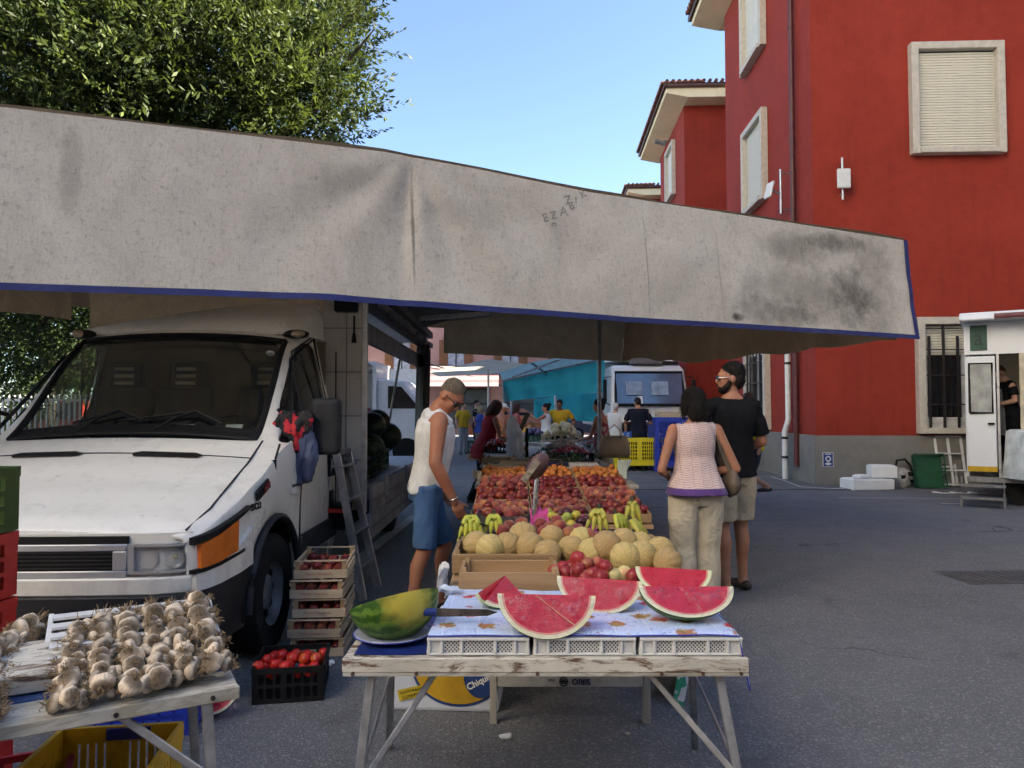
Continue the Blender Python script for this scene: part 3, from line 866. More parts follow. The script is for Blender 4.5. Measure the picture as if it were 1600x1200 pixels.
for x in (-12.5, -8.4, -4.4, -.4, 3.6, 7.6, 11.6):
    mb = MB(); mb.bx(x, x + 2.9, -.08, 0, .35, 2.75); w = mb.build('shop_window', SHOPG, pk)
    mb = MB(); mb.bx(x - .08, x + 2.98, -.14, -.08, 1.85, 1.95); mb.bx(x - .08, x, -.14, -.08, .3, 2.8); mb.bx(x + 2.9, x + 2.98, -.14, -.08, .3, 2.8); mb.bx(x, x + 2.9, -.14, -.08, 2.75, 2.85)
    mb.build('frame', DARKIRON, w)
mb = MB(); mb.bx(-1.6, -.5, -.1, 0, 0, 2.5); mb.build('door', BRS, pk)

# ------------------------------------------------------------------ trees
def leaf_cloud(centres, n_per, leaf, spread, seed, up=.25, rosette=11):
    """many small twigs, each carrying narrow leaves; returns vertex and face arrays"""
    rng = np.random.default_rng(seed)
    V = []; Fc = []
    tot = 0
    for (c, rad) in centres:
        n = int(n_per * (rad / 1.0) ** 2)
        d = rng.normal(size=(n, 3)); d /= np.linalg.norm(d, axis=1)[:, None]
        rr = rad * (0.55 + 0.55 * rng.random(n) ** .6)
        base = np.array(c) + d * rr[:, None] * np.array([1, 1, .85])
        tw = d * .8 + rng.normal(size=(n, 3)) * .45 + np.array([0, 0, up]); tw /= np.linalg.norm(tw, axis=1)[:, None]
        L = spread * (.6 + .8 * rng.random(n))
        for k in range(rosette):
            f = (k + .5) / rosette
            p = base + tw * (L * f)[:, None]
            side = np.cross(tw, rng.normal(size=(n, 3))); side /= np.linalg.norm(side, axis=1)[:, None] + 1e-9
            ld = tw * .75 + side * (.9 - .35 * f) + rng.normal(size=(n, 3)) * .12; ld /= np.linalg.norm(ld, axis=1)[:, None]
            nn = np.cross(ld, side + rng.normal(size=(n, 3)) * .3); nn /= np.linalg.norm(nn, axis=1)[:, None] + 1e-9
            wv = np.cross(nn, ld)
            s = leaf * (.65 + .7 * rng.random(n))[:, None]
            a = p; m = p + ld * s * .5; e = p + ld * s
            q = np.stack([a, m + wv * s * .16 + nn * s * .03, e, m - wv * s * .16 + nn * s * .03], 1)
            V.append(q.reshape(-1, 3)); 
            tot += n
    V = np.concatenate(V)
    return V
def quads(name, V, mat, parent=None):
    n = len(V) // 4
    me = bpy.data.meshes.new(name)
    me.vertices.add(len(V)); me.vertices.foreach_set('co', V.astype(np.float32).ravel())
    me.loops.add(4 * n); me.loops.foreach_set('vertex_index', np.arange(4 * n, dtype=np.int32))
    me.polygons.add(n); me.polygons.foreach_set('loop_start', np.arange(0, 4 * n, 4, dtype=np.int32))
    me.update(calc_edges=True)
    return put(name, me, mat, parent)
BARK = mk('tree_bark', (.10, .075, .055), .9, var=.25, scale=10, bump=.8, bscale=25)
def tree(name, label, base, h_trunk, r, centres, n_per, leaf, spread, mat, seed, group=None, rosette=11, limbs=True):
    t = thing(name, label, 'tree', base, group=group)
    mb = MB(); rnd = random.Random(seed)
    mb.tube([(0, 0, -.1), (.05, 0, h_trunk * .35), (-.04, .05, h_trunk * .7), (0, 0, h_trunk)], [r * 1.3, r, r * .9, r * .75], 12)
    mb.build('trunk', BARK, t, smooth=60)
    if limbs:
        for (c, rad) in centres[::2]:
            c = Vector(c); st = Vector((0, 0, h_trunk * (.75 + .25 * rnd.random())))
            mid = (st + c) / 2 + Vector((rnd.uniform(-.3, .3), rnd.uniform(-.3, .3), .3))
            m2 = MB(); m2.tube([st, mid, c, c + (c - mid) * .35], [r * .45, r * .28, r * .14, .01], 7); m2.build('limb', BARK, t, smooth=60)
    V = leaf_cloud(centres, n_per, leaf, spread, seed, rosette=rosette)
    quads('crown', V, mat, t)
    return t
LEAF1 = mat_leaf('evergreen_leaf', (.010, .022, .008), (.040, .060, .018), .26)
LEAF1B = mat_leaf('sunny_evergreen_leaf', (.030, .052, .013), (.095, .120, .030), .34)  # lit copy of the evergreen leaf: sunlight put into paler greens
LEAF2 = mat_leaf('light_leaf', (.025, .052, .012), (.065, .095, .024), .34)
LEAF3 = mat_leaf('yellow_green_leaf', (.045, .065, .014), (.10, .11, .032), .36)
rnd = random.Random(3)
cs = []
TB = Vector((-5.9, 12.2, 0))
for (x, y, rad, d) in ((468, 120, .95, 11.0), (440, 40, 1.1, 11.5), (520, 62, .5, 11.0), (572, 58, .22, 10.9), (530, 112, .28, 10.8), (556, 150, .16, 10.7), (500, 155, .42, 10.8), (545, 200, .2, 10.6), (560, 20, .25, 11.2), (380, 150, 1.25, 11.0), (350, 30, 1.4, 11.2), (290, 120, 1.5, 10.8), (220, 20, 1.5, 11.0), (170, 150, 1.5, 10.6), (100, 60, 1.6, 10.8), (20, 150, 1.6, 10.6), (-40, 20, 1.8, 11), (-120, 130, 1.8, 11), (60, 515, 1.0, 12.6), (-30, 480, 1.2, 12.2), (95, 455, .8, 12.8), (20, 570, .7, 13),
                        (430, -70, 1.3, 12), (330, -120, 1.6, 12), (200, -150, 1.8, 12), (40, -130, 1.9, 12), (-110, -120, 1.9, 12), (495, -20, .8, 11.6), (470, 190, .6, 10.6),
                        (440, 195, .7, 10.8), (370, 220, 1.0, 11), (270, 260, 1.3, 11.5), (130, 290, 1.4, 11.5), (10, 300, 1.5, 11.5), (-80, 280, 1.6, 11.8), (200, 330, 1.2, 12.5), (350, 320, 1.0, 12.5),
                        (400, 90, 1.2, 13.5), (290, 60, 1.7, 13.5), (140, 80, 1.8, 13.5), (-10, 80, 1.8, 13.5), (370, -60, 1.5, 14), (90, -200, 1.6, 13), (280, -250, 1.6, 12.5)):
    p = P(x, y, d) - TB
    cs.append(((p.x, p.y, p.z), rad))
tree('evergreen_tree', 'large dense evergreen tree rising behind the van and awning', TB, 4.2, .24, cs, 350, .098, .40, LEAF1, 5, rosette=12)
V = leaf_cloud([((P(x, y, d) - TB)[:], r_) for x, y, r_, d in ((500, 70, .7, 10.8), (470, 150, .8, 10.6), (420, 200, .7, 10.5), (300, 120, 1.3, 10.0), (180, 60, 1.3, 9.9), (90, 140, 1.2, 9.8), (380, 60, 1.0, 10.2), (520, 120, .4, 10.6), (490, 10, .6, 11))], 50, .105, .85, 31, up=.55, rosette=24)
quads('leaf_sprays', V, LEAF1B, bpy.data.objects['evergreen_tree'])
# low trees and hedge seen left of the van and through its windows
tl = [((0, 0, 3.2), 1.3), ((.9, .2, 2.6), 1.0), ((-.9, .1, 2.7), 1.1), ((.2, -.3, 4.3), 1.0), ((-.5, .4, 4.0), 1.0)]
tree('roadside_tree', 'light green roadside tree behind the fence at far left', (-11.6, 18.5, 0), 2.4, .12, tl, 260, .12, .36, LEAF2, 8, 'roadside trees beyond the fence')
tl2 = [((0, 0, 2.6), 1.2), ((1.0, .2, 2.2), .9), ((-1.0, .1, 2.4), 1.1), ((.3, -.3, 3.6), 1.0)]
tree('roadside_tree', 'yellowish green roadside tree behind the van cab', (-9.0, 20.5, 0), 2.0, .12, tl2, 260, .12, .36, LEAF3, 9, 'roadside trees beyond the fence')
tree('roadside_tree', 'tall dark roadside tree standing furthest behind the fence', (-14.5, 25.0, 0), 3.0, .16, [((0, 0, 4.2), 1.9), ((1.6, 0, 3.4), 1.5), ((-1.6, 0, 3.6), 1.6), ((.3, 0, 6), 1.5), ((3.4, .3, 3.2), 1.4)], 200, .16, .45, LEAF1, 10, 'roadside trees beyond the fence')
hg = thing('hedge', 'long dark green hedge beyond the road at far left', 'hedge', (-21, 33, 0))
V = leaf_cloud([((x * 1.6, 0, 1.3 + .3 * math.sin(x * 2.1)), 1.5) for x in range(-6, 9)], 90, .2, .5, 21, rosette=9)
quads('foliage', V, LEAF2, hg)
mb = MB(); mb.bx(-9, 14, -.3, .3, 0, 1.6); mb.build('stems', BARK, hg)
# white railing fence by the road
fn = thing('railing_fence', 'white metal railing fence along the road at far left', 'fence', (-13.5, 16.6, 0))
mb = MB(); mb.bx(0, .04, -.02, .02, 0, 1.75); pk_me = give(mb.mesh('picket'), WHITEP)
for k in range(46): shared('picket', pk_me, (k * .125, 0, .05), parent=fn)
for z in (.15, 1.65):
    mb = MB(); mb.bx(-.05, 5.8, -.025, .025, z, z + .05); mb.build('rail', WHITEP, fn)
mb = MB(); mb.bx(-.05, 5.8, -.12, .12, 0, .12); mb.build('kerb', GREYW, fn)
# ------------------------------------------------------------------ white market van (cab + box) at the left
VX, VY = -2.42, 3.45
van = thing('market_van', 'white cab and box market van parked nose to the camera under the awning', 'van', (VX, VY, 0))
def lerp(a, b, t): return a + (b - a) * t
def interp(x, tab):
    if x <= tab[0][0]: return tab[0][1]
    for (a, va), (b, vb) in zip(tab[:-1], tab[1:]):
        if x <= b:
            t = (x - a) / (b - a); t = t * t * (3 - 2 * t) * .35 + t * .65
            return lerp(va, vb, t)
    return tab[-1][1]
WHY, WHR, WHZ = .98, .345, .335          # front axle
ARCH = .45
def bottom(y):
    d = abs(y - WHY)
    if d < ARCH: return max(.40, WHZ + math.sqrt(ARCH * ARCH - d * d))
    return .40
def side_x(y): return interp(y, [(.06, .885), (.12, .93), (.22, .965), (.42, .995), (.8, 1.01), (2.5, 1.01)])
def belt_z(y): return interp(y, [(.06, .80), (.3, .90), (.7, 1.03), (1.15, 1.19), (1.4, 1.24), (2.5, 1.25)])
def top_z(y): return interp(y, [(.06, .825), (.16, .885), (.5, .99), (.9, 1.11), (1.25, 1.235), (1.98, 1.935), (2.05, 1.975), (2.2, 2.03), (2.5, 2.06)])
def top_x(y): return interp(y, [(.06, .86), (.3, .90), (.9, .87), (1.25, .845), (1.6, .83), (1.98, .80), (2.2, .82), (2.5, .84)])
def section(y):
    # profile from sill to the centre line (right half)
    sx, bz, tx, tz = side_x(y), belt_z(y), top_x(y), top_z(y)
    zb = bottom(y); crown = .035 if y < 1.25 else (.05 if y < 2.0 else .07)
    pts = []
    zm = max(.72, zb + .01)
    pts += [(sx - .01, zb), (sx, lerp(zb, bz, .33)), (sx + .005, lerp(zb, bz, .66)), (sx - .012, bz)]
    hgt = tz - bz
    inner = .075 if y >= 1.25 else .03
    pts += [(lerp(sx - .012, tx, .10), bz + hgt * .10), (lerp(sx - .012, tx, .5), bz + hgt * .5), (lerp(sx - .012, tx, .9), bz + hgt * .90), (tx - .012, bz + hgt * .985)]
    pts += [(tx - inner, tz + .005), (tx * .55, tz + crown * .75), (0, tz + crown)]
    return pts
ys = [.06, .09, .12, .16, .22, .30, .42, .50] + [WHY - ARCH + .0 + k * .05 for k in range(1, 18)] + [1.44, 1.5, 1.6, 1.72, 1.85, 1.98, 2.05, 2.2, 2.4, 2.5]
ys = sorted(set(round(y, 3) for y in ys))
NP = 11
cab = MB(); secs = [section(y) for y in ys]
glass_w, glass_s = [], []
def vert(k, i, s):
    x, z = secs[k][i]; return (s * x, ys[k], z)
for s in (-1, 1):
    vs = [vert(k, i, s) for k in range(len(ys)) for i in range(NP)]
    fs = []
    for k in range(len(ys) - 1):
        ym = (ys[k] + ys[k + 1]) / 2
        for i in range(NP - 1):
            q = (k * NP + i, k * NP + i + 1, (k + 1) * NP + i + 1, (k + 1) * NP + i)
            if 1.25 < ym < 1.98 and i >= 8: continue                       # windscreen opening
            if 1.48 < ym < 2.38 and i in (4, 5): continue                   # side window opening
            if 1.30 < ym < 1.48 and i == 4: continue
            fs.append(q)
    cab.add(vs, fs)
bm_ = cab.mesh('cab_body')
o = bpy.data.objects.new('tmp', bm_)
m = o.modifiers.new('w', 'WELD'); m.merge_threshold = .002
m = o.modifiers.new('s', 'SOLIDIFY'); m.thickness = .03; m.offset = -1
m = o.modifiers.new('b', 'SUBSURF'); m.levels = 1; m.render_levels = 1
me = bake(o); bpy.data.objects.remove(o)
me.polygons.foreach_set('use_smooth', [True] * len(me.polygons)); me.set_sharp_from_angle(angle=R(40)); me.materials.clear()
body = put('cab_body', me, VANWHITE, van)
# glazing
def top_pt(u, y, dz=-.012):
    tx, tz = top_x(y) - .06, top_z(y)
    a = abs(u); cr = .05
    return (u * tx, y, tz + .005 + (cr - .005) * (1 - a ** 2.2) + dz)
mb = MB(); mb.grid(lambda a, b: top_pt(a * 2 - 1, 1.24 + b * .76), 16, 10)
ws = mb.build('windscreen', GLASS, van, smooth=180)
mb = MB()                                                             # black rubber surround
pts = [top_pt(u / 10, 1.25, -.004) for u in range(-10, 11)] + [top_pt(1, 1.25 + k * .073, -.004) for k in range(1, 11)] + [top_pt(u / 10, 1.985, -.004) for u in range(10, -11, -1)] + [top_pt(-1, 1.985 - k * .0735, -.004) for k in range(1, 11)]
mb.tube(pts, .022, 6); mb.build('windscreen_seal', BLACKP, ws, smooth=60)
mb = MB(); mb.grid(lambda a, b: Vector(top_pt(a * 2 - 1, 1.245 + b * .09)) + Vector((0, -.004, .007)), 16, 2); mb.build('scuttle_band', BLACKP, ws, smooth=60)
mb = MB(); mb.grid(lambda a, b: Vector(top_pt(a * 2 - 1, 1.94 + b * .04)) + Vector((0, -.004, .009)), 16, 2); mb.build('shade_band', BLACKP, ws, smooth=60)
for sx0, tip in ((.18, (.70, 1.33)), (-.45, (.05, 1.33))):
    a = Vector(top_pt(sx0, 1.25)) + Vector((0, -.01, .03)); b = Vector(top_pt((sx0 + tip[0]) / 2, 1.40)) + Vector((0, -.01, .035)); c = Vector(top_pt(tip[0], tip[1])) + Vector((0, -.01, .03))
    mb = MB(); mb.tube([a, lerp(a, b, .5) + Vector((0, 0, .02)), b], .010, 6); w = mb.build('wiper', BLACKP, ws, smooth=60)
    mb = MB(); mb.tube([Vector(top_pt(sx0 - .35 if sx0 > 0 else sx0 - .1, 1.34)) + Vector((0, -.005, .02)), b, c], .009, 6); mb.build('blade', BLACKP, w, smooth=60)
def side_pt(y, f, s, dx=-.02):
    sx, bz, tx, tz = side_x(y), belt_z(y), top_x(y), top_z(y)
    return (s * (lerp(sx - .012, tx, f) + dx), y, bz + (tz - bz) * f)
for s in (-1, 1):
    mb = MB(); mb.grid(lambda a, b: side_pt(1.30 + a * 1.12, .08 + b * .84, s), 8, 4)
    sw = mb.build('side_window', GLASS, van, smooth=180)
    mb = MB(); mb.tube([side_pt(1.5, .06, s, -.005), side_pt(1.5, .9, s, -.005)], .016, 6); mb.build('quarter_pillar', BLACKP, sw)
    mb = MB(); mb.tube([side_pt(1.34, .1, s, 0), side_pt(1.86, .93, s, 0), side_pt(2.38, .93, s, 0), side_pt(2.39, .08, s, 0), side_pt(1.34, .08, s, 0)], .012, 6); mb.build('window_seal', BLACKP, sw)
# door seams, handle, side moulding
for s in (-1, 1):
    mb = MB()
    def seam(pts): mb.tube([(s * (side_x(y) + .003), y, z) for y, z in pts], .006, 5)
    seam([(1.52, 1.24), (1.50, 1.0), (1.46, .80), (1.46, .43)]); seam([(2.42, 1.9), (2.43, 1.2), (2.43, .45)])
    mb.tube([side_pt(1.34, .02, s, .004), side_pt(1.9, .97, s, .004), side_pt(2.42, .97, s, .004)], .006, 5)
    door = mb.build('door', mk('seam_black', (.02, .02, .02), .8), van)
    mb = MB(); mb.box((s * 1.018, 2.28, 1.02), (.03, .17, .20)); mb.build('door_handle', BLACKP, door, bevel=.012, bseg=2)
    mb = MB(); mb.box((s * 1.012, 1.95, .52), (.03, .98, .16)); mb.build('side_moulding', DGREYP, door, bevel=.012)
    mb = MB(); mb.box((s * 1.01, 2.30, .70), (.03, .12, .22)); mb.build('filler_flap', BLACKP, door, bevel=.03, bseg=2)
mb = MB()                                                            # bonnet shut lines
for s in (-1, 1):
    mb.tube([(s * (top_x(y) - .008 + (.055 if y < .5 else .03) * 0), y, top_z(y) + .004) for y in (.10, .3, .5, .7, .9, 1.1, 1.23)], .0055, 5)
mb.tube([(u / 10 * .86, .98, top_z(.98) + .006 + .035 * (1 - abs(u / 10) ** 2) * .9) for u in range(-10, 11)], .003, 4)
mb.build('bonnet_seam', mk('seam_black', 0), van)
for s in (-1, 1):                                                    # bonnet air slots
    mb = MB(); y0 = .93
    mb.prism([(.17, 0), (.55, 0), (.57, .03), (.52, .055), (.20, .055), (.15, .03)], lambda p, k: (s * p[0], y0 + p[1], top_z(y0 + p[1]) + .010 + .032 * (1 - (p[0] / .9) ** 2) + .006 * k))
    mb.build('bonnet_slot', BLACKP, van)
CLEARG = mat_glass('lamp_glass', (.96, .97, .98), 0, .05)
# front fascia: curved plan
def fy(x): a = abs(x); return .0 + .05 * (a / .9) ** 2 + (max(0, a - .78) ** 2) * 3.6
def fascia(x0, x1, z0, z1, th, off, n=14, slope=0.0, zc=None):
    def fn(u, v):
        x = lerp(x0, x1, u); z = lerp(z0(x) if callable(z0) else z0, z1(x) if callable(z1) else z1, v)
        return (x, fy(x) - off + slope * v, z)
    mb = MB(); mb.sheet(fn, n, 4, (0, th, 0)); return mb
fascia(-.885, .885, .64, .845, .05, -.015).build('front_panel', VANWHITE, van, smooth=40)
fascia(-.62, .62, .80, .835, .05, .0).build('bonnet_lip_band', BLACKP, van, smooth=40)
gr = MB()
f1 = lambda *a, **k: fascia(*a, **k)
def frame(x0, x1, z0, z1, t, th, off):
    mb = MB()
    for (a, b, c, d) in ((x0, x1, z1 - t, z1), (x0, x1, z0, z0 + t), (x0, x0 + t * 2, z0 + t, z1 - t), (x1 - t * 2, x1, z0 + t, z1 - t)):
        q = fascia(a, b, c, d, th, off, 8); mb.add(q.v, q.f)
    return mb
grl = frame(-.62, .62, .645, .80, .032, .05, .012).build('grille_surround', SILVERP, van, smooth=40, bevel=.004)
fascia(-.56, .56, .676, .769, .02, .002).build('grille_mesh', BLACKP, grl, smooth=40)
bar_mb = MB()
for k in range(5):
    q = fascia(-.55, .55, .686 + k * .018, .691 + k * .018, .012, .006); bar_mb.add(q.v, q.f)
tag(bar_mb.build('grille_bars', DGREYP, grl), kind='stuff')
letters('lettering', 'IVECO', .085, CHROME, grl, (0, -.015, .722), (R(90), 0, 0), extrude=.004, bold=.002)
for s in (-1, 1):                                                    # headlights and indicators
    a, b = (.625, .905)
    x0, x1 = (a, b) if s > 0 else (-b, -a)
    hl = frame(x0, x1, .662, .80, .014, .05, .012).build('headlight', SILVERP, van, smooth=40)
    q = fascia(x0 + .02, x1 - .02, .676, .786, .004, .004, 8); q.build('lens', CLEARG, hl, smooth=60)
    for cx in (.70, .82):
        c = Vector((s * cx, fy(cx) + .03, .731))
        mb = MB(); mb.lathe([(.004, .0), (.03, .008), (.046, .024), (.052, .04)], 16, caps=False)
        for v in range(len(mb.v)):
            p = mb.v[v]; mb.v[v] = (c.x + p[0] * 1.05, c.y + .02 - p[2], c.z + p[1])
        mb.build('reflector', mk('lamp_reflector', (.85, .86, .88), .14, .9, var=.15, scale=40, bump=.5, bscale=30), hl, smooth=60)
        mb = MB(); mb.sphere((c.x, c.y + .0, c.z), .013, 8, 6); mb.build('bulb', mk('bulb_glass', (.7, .65, .4), .2), hl, smooth=60)
    mb = MB(); q = fascia(x0 + .01, x1 - .01, .674, .79, .004, -.05, 6); q.build('lamp_back', mk('lamp_grey', (.22, .23, .24), .3, .4, var=.3, scale=30), hl)
    def side_curve(x):  # wraps round the corner: x runs from the nose to the flank
        return x
    def wrap(u, v):
        y = lerp(.095, .37, u); x = lerp(.90, side_x(y) + .012, min(1, u * 3) if u < .333 else 1)
        z0_ = lerp(.668, .705, u); z1_ = lerp(.785, .862, u)
        return (s * (side_x(y) + .024), y, lerp(z0_, z1_, v))
    mb = MB(); mb.sheet(wrap, 8, 3, (-s * .03, .01, 0)); mb.build('indicator', ORANGELENS, van, smooth=40)
    mb = MB(); mb.sheet(lambda u, v: (s * (side_x(lerp(.07, .52, u)) + .026), lerp(.07, .52, u), lerp(lerp(.785, .905, u), lerp(.82, .918, u), v)), 8, 2, (-s * .03, 0, 0)); mb.build('indicator_trim', BLACKP, van, smooth=40)
    mb = MB(); mb.sheet(lambda u, v: (s * (side_x(lerp(.07, .44, u)) + .026), lerp(.07, .44, u), lerp(lerp(.648, .69, u), lerp(.668, .705, u), v)), 8, 2, (-s * .03, 0, 0)); mb.build('indicator_trim', BLACKP, van, smooth=40)
    mb = MB(); mb.box((s * 1.015, .72, 1.0 if False else .98), (.02, .20, .07), (R(16), 0, 0)); r = mb.build('side_vent', BLACKP, van, bevel=.01)
    mb = MB(); mb.box((s * 1.022, .76, .99), (.02, .09, .035), (R(16), 0, 0)); mb.build('side_repeater', mk('dark_red_lens', (.25, .02, .01), .25, coat=.5), r)
fascia(-.90, .90, .565, .645, .08, .03).build('bumper_strip', VANWHITE, van, smooth=40, bevel=.006)
def bump_side(s):
    mb = MB()
    mb.sheet(lambda u, v: (s * (side_x(lerp(.08, .56, u)) + .022), lerp(.08, .56, u), lerp(lerp(.565, .60, u), lerp(.65, .80, u ** 1.5), v)), 10, 2, (-s * .04, 0, 0))
    mb.build('bumper_strip', VANWHITE, van, smooth=40)
    mb = MB()
    mb.sheet(lambda u, v: (s * (side_x(lerp(.06, .58, u)) + .016 - .05 * (1 - v)), lerp(.06, .58, u), lerp(.26, lerp(.565, .61, u), v)), 10, 3, (-s * .05, 0, 0))
    mb.build('bumper_corner', DGREYP, van, smooth=40)
for s in (-1, 1): bump_side(s)
bl = fascia(-.90, .90, .26, .565, .10, .035, slope=-.02).build('bumper', DGREYP, van, smooth=40, bevel=.006)
fascia(-.52, .52, .36, .47, .03, .062).build('bumper_intake', BLACKP, bl, smooth=40)
# wheel arch trims, wheels
for s in (-1, 1):
    mb = MB(); pts = []
    for k in range(0, 21):
        a = math.pi * (k / 20); pts.append((s * 1.012, WHY - math.cos(a) * (ARCH + .005), WHZ + math.sin(a) * (ARCH + .005)))
    mb.tube(pts, .022, 6); mb.build('arch_trim', DGREYP, van, smooth=60)
    mb = MB(); rings = []
    for xx in (s * .98, s * .62):
        rings.append([Vector((xx, WHY - math.cos(math.pi * k / 16) * (ARCH - .01), WHZ - .05 + math.sin(math.pi * k / 16) * (ARCH + .04))) for k in range(17)])
    mb.loft(rings, False, False); mb.build('arch_liner', BLACKP, van)
    for yy in (WHY, 5.35):
        mb = MB(); prof = [(.19, -.10), (.27, -.115), (.325, -.11), (.345, -.085), (.345, .085), (.325, .11), (.27, .115), (.19, .10)]
        n = 32; rings = [[Vector((s * .90 + zz, yy + math.cos(2 * math.pi * i / n) * r, WHZ + .01 + math.sin(2 * math.pi * i / n) * r)) for i in range(n)] for r, zz in prof]
        mb.loft(rings, False); wh = mb.build('wheel', RUBBER, van, smooth=40)
        mb = MB(); prof = [(.20, .095), (.185, .07), (.17, .04), (.12, .02), (.10, .06), (.045, .07), (.0005, .07)]
        rings = [[Vector((s * (.90 + zz), yy + math.cos(2 * math.pi * i / n) * r, WHZ + .01 + math.sin(2 * math.pi * i / n) * r)) for i in range(n)] for r, zz in prof]
        mb.loft(rings, False); mb.build('rim', mk('rim_steel', (.34, .34, .34), .5, .5, var=.2, dirt=.4), wh, smooth=50)
        for k in range(10):
            a = 2 * math.pi * k / 10; c = (s * .938, yy + math.cos(a) * .145, WHZ + .01 + math.sin(a) * .145)
            mb = MB(); mb.cyl(c, (s * .945, c[1], c[2]), .026, n=8); mb.build('rim_hole', BLACKP, wh)
# roof deflector, corner marker lamps, mirrors
mb = MB()
defl = [(-.82, 2.06), (.82, 2.06)]
rings = []
for (y, w, z) in ((2.06, .80, 2.03), (2.20, .82, 2.16), (2.42, .86, 2.28), (2.60, .88, 2.33)):
    rings.append([Vector((w * math.copysign(abs(math.cos(a)) ** .35, math.cos(a)), y, 2.0 + (z + .02 - 2.0) * (abs(math.sin(a)) ** .5))) for a in [math.pi * k / 14 for k in range(15)]])
mb.loft(rings, True, False); mb.build('roof_deflector', VANWHITE, van, smooth=50)
for s in (-1, 1):
    mb = MB(); mb.sphere((s * .80, 2.06, 2.0), (.10, .05, .035), 12, 8); lm = mb.build('marker_lamp', BLACKP, van, smooth=60)
    mb = MB(); mb.sphere((s * .82, 2.03, 2.0), (.055, .04, .028), 10, 8); mb.build('lens', mk('amber_grey_lens', (.45, .32, .2), .25, coat=.5), lm, smooth=60)
    mx = s * 1.17
    mb = MB(); mb.box((mx, 1.52, 1.32), (.19, .13, .38)); mi = mb.build('mirror', DGREYP, van, bevel=.045, bseg=4, smooth=50)
    mb = MB(); mb.box((mx, 1.588, 1.32), (.15, .006, .32)); mb.build('mirror_glass', CHROME, mi)
    mb = MB(); mb.tube([(s * 1.0, 1.50, 1.22), (mx - s * .05, 1.5, 1.16), (mx, 1.5, 1.18)], .018, 6); mb.tube([(s * .98, 1.52, 1.40), (mx, 1.52, 1.44)], .016, 6); mb.build('mirror_arm', BLACKP, mi)
mb = MB(); mb.tube([(.99, .98, 1.10), (1.0, 1.06, 1.22)], .008, 6); mb.tube([(.99, .98, 1.13), (1.0, .98, 1.07)], [.018, .008], 6); mb.build('bonnet_latch', BLACKP, van)
letters('lettering', '35C13', .05, BLACKP, van, (1.02, .60, .90), (R(90), 0, R(86)), extrude=.002, bold=.002)
mb = MB(); mb.box((1.019, 1.30, .93), (.004, .10, .07), (R(-8), 0, 0)); stk = mb.build('sticker', WHITEPAPER, van)
letters('lettering', 'NO UN', .028, BLACKP, van, (1.024, 1.30, .945), (R(90), 0, R(90)), extrude=.001, bold=.001)
# cab interior
INT = mk('cab_grey_trim', (.10, .10, .10), .8, var=.15); SEATM = mk('seat_fabric', (.030, .031, .035), .9, var=.2, scale=12)
BEIGE = mk('cab_back_lining', (.19, .15, .105), .9, var=.12, scale=3)
mb = MB(); mb.bx(-.92, .92, 2.44, 2.47, .7, 1.98); mb.build('cab_rear_wall', BEIGE, van)
mb = MB(); mb.bx(-.95, .95, .7, 2.44, .55, .60); mb.build('cab_floor', INT, van)
mb = MB(); mb.sheet(lambda u, v: (lerp(-.9, .9, u), lerp(1.27, 1.55, v), lerp(1.205, 1.21, v) + .03 * math.sin(u * math.pi)), 10, 4, (0, .04, -.35)); ds = mb.build('dashboard', BLACKP, van, smooth=40)
for sx0, w in ((-.35, .95), (.52, .52)):
    mb = MB(); mb.bx(sx0 - w / 2, sx0 + w / 2, 1.75, 2.25, .85, 1.02); seat = mb.build('seat', SEATM, van, bevel=.04, bseg=2)
    for cx in ((sx0,) if w < .6 else (sx0 - .24, sx0 + .24)):
        mb = MB(); mb.box((cx, 2.24, 1.30), (.44, .12, .62), (R(-12), 0, 0)); mb.build('backrest', SEATM, seat, bevel=.05, bseg=3)
        mb = MB(); mb.box((cx, 2.31, 1.70), (.27, .10, .22), (R(-8), 0, 0)); hr = mb.build('headrest', SEATM, seat, bevel=.04, bseg=3)
        for k in range(3):
            mb = MB(); mb.box((cx, 2.252 + .004 * k, 1.64 + k * .055), (.15, .012, .024), (R(-8), 0, 0)); mb.build('headrest_slot', mk('slot_beige', (.5, .42, .32), .8), hr)
mb = MB(); c = Vector((.45, 1.68, 1.22)); mm = Euler((R(-35), 0, 0)).to_matrix()
mb.tube([c + mm @ Vector((math.cos(2 * math.pi * k / 24) * .2, 0, math.sin(2 * math.pi * k / 24) * .2)) for k in range(25)], .014, 6)
mb.cyl(c, c + mm @ Vector((0, .22, -.05)), .03, n=8); mb.bar(c + mm @ Vector((-.19, 0, 0)), c + mm @ Vector((.19, 0, 0)), .02, .035); mb.build('steering_wheel', BLACKP, van, smooth=60)
for (u, y, w, h, tx) in ((.77, 1.36, .11, .075, 1), (.10, 1.33, .13, .05, 0), (.36, 1.35, .13, .05, 0)):
    mb = MB(); p = Vector(top_pt(u, y, -.035)); mb.box(p, (w, .003, h), (R(-46), 0, 0)); mb.build('paper_slip', WHITEPAPER, van)
mb = MB(); mb.cyl(Vector(top_pt(.9, 1.86, -.02)), Vector(top_pt(.9, 1.865, -.016)), .03, n=12); mb.build('sticker', WHITEPAPER, van)

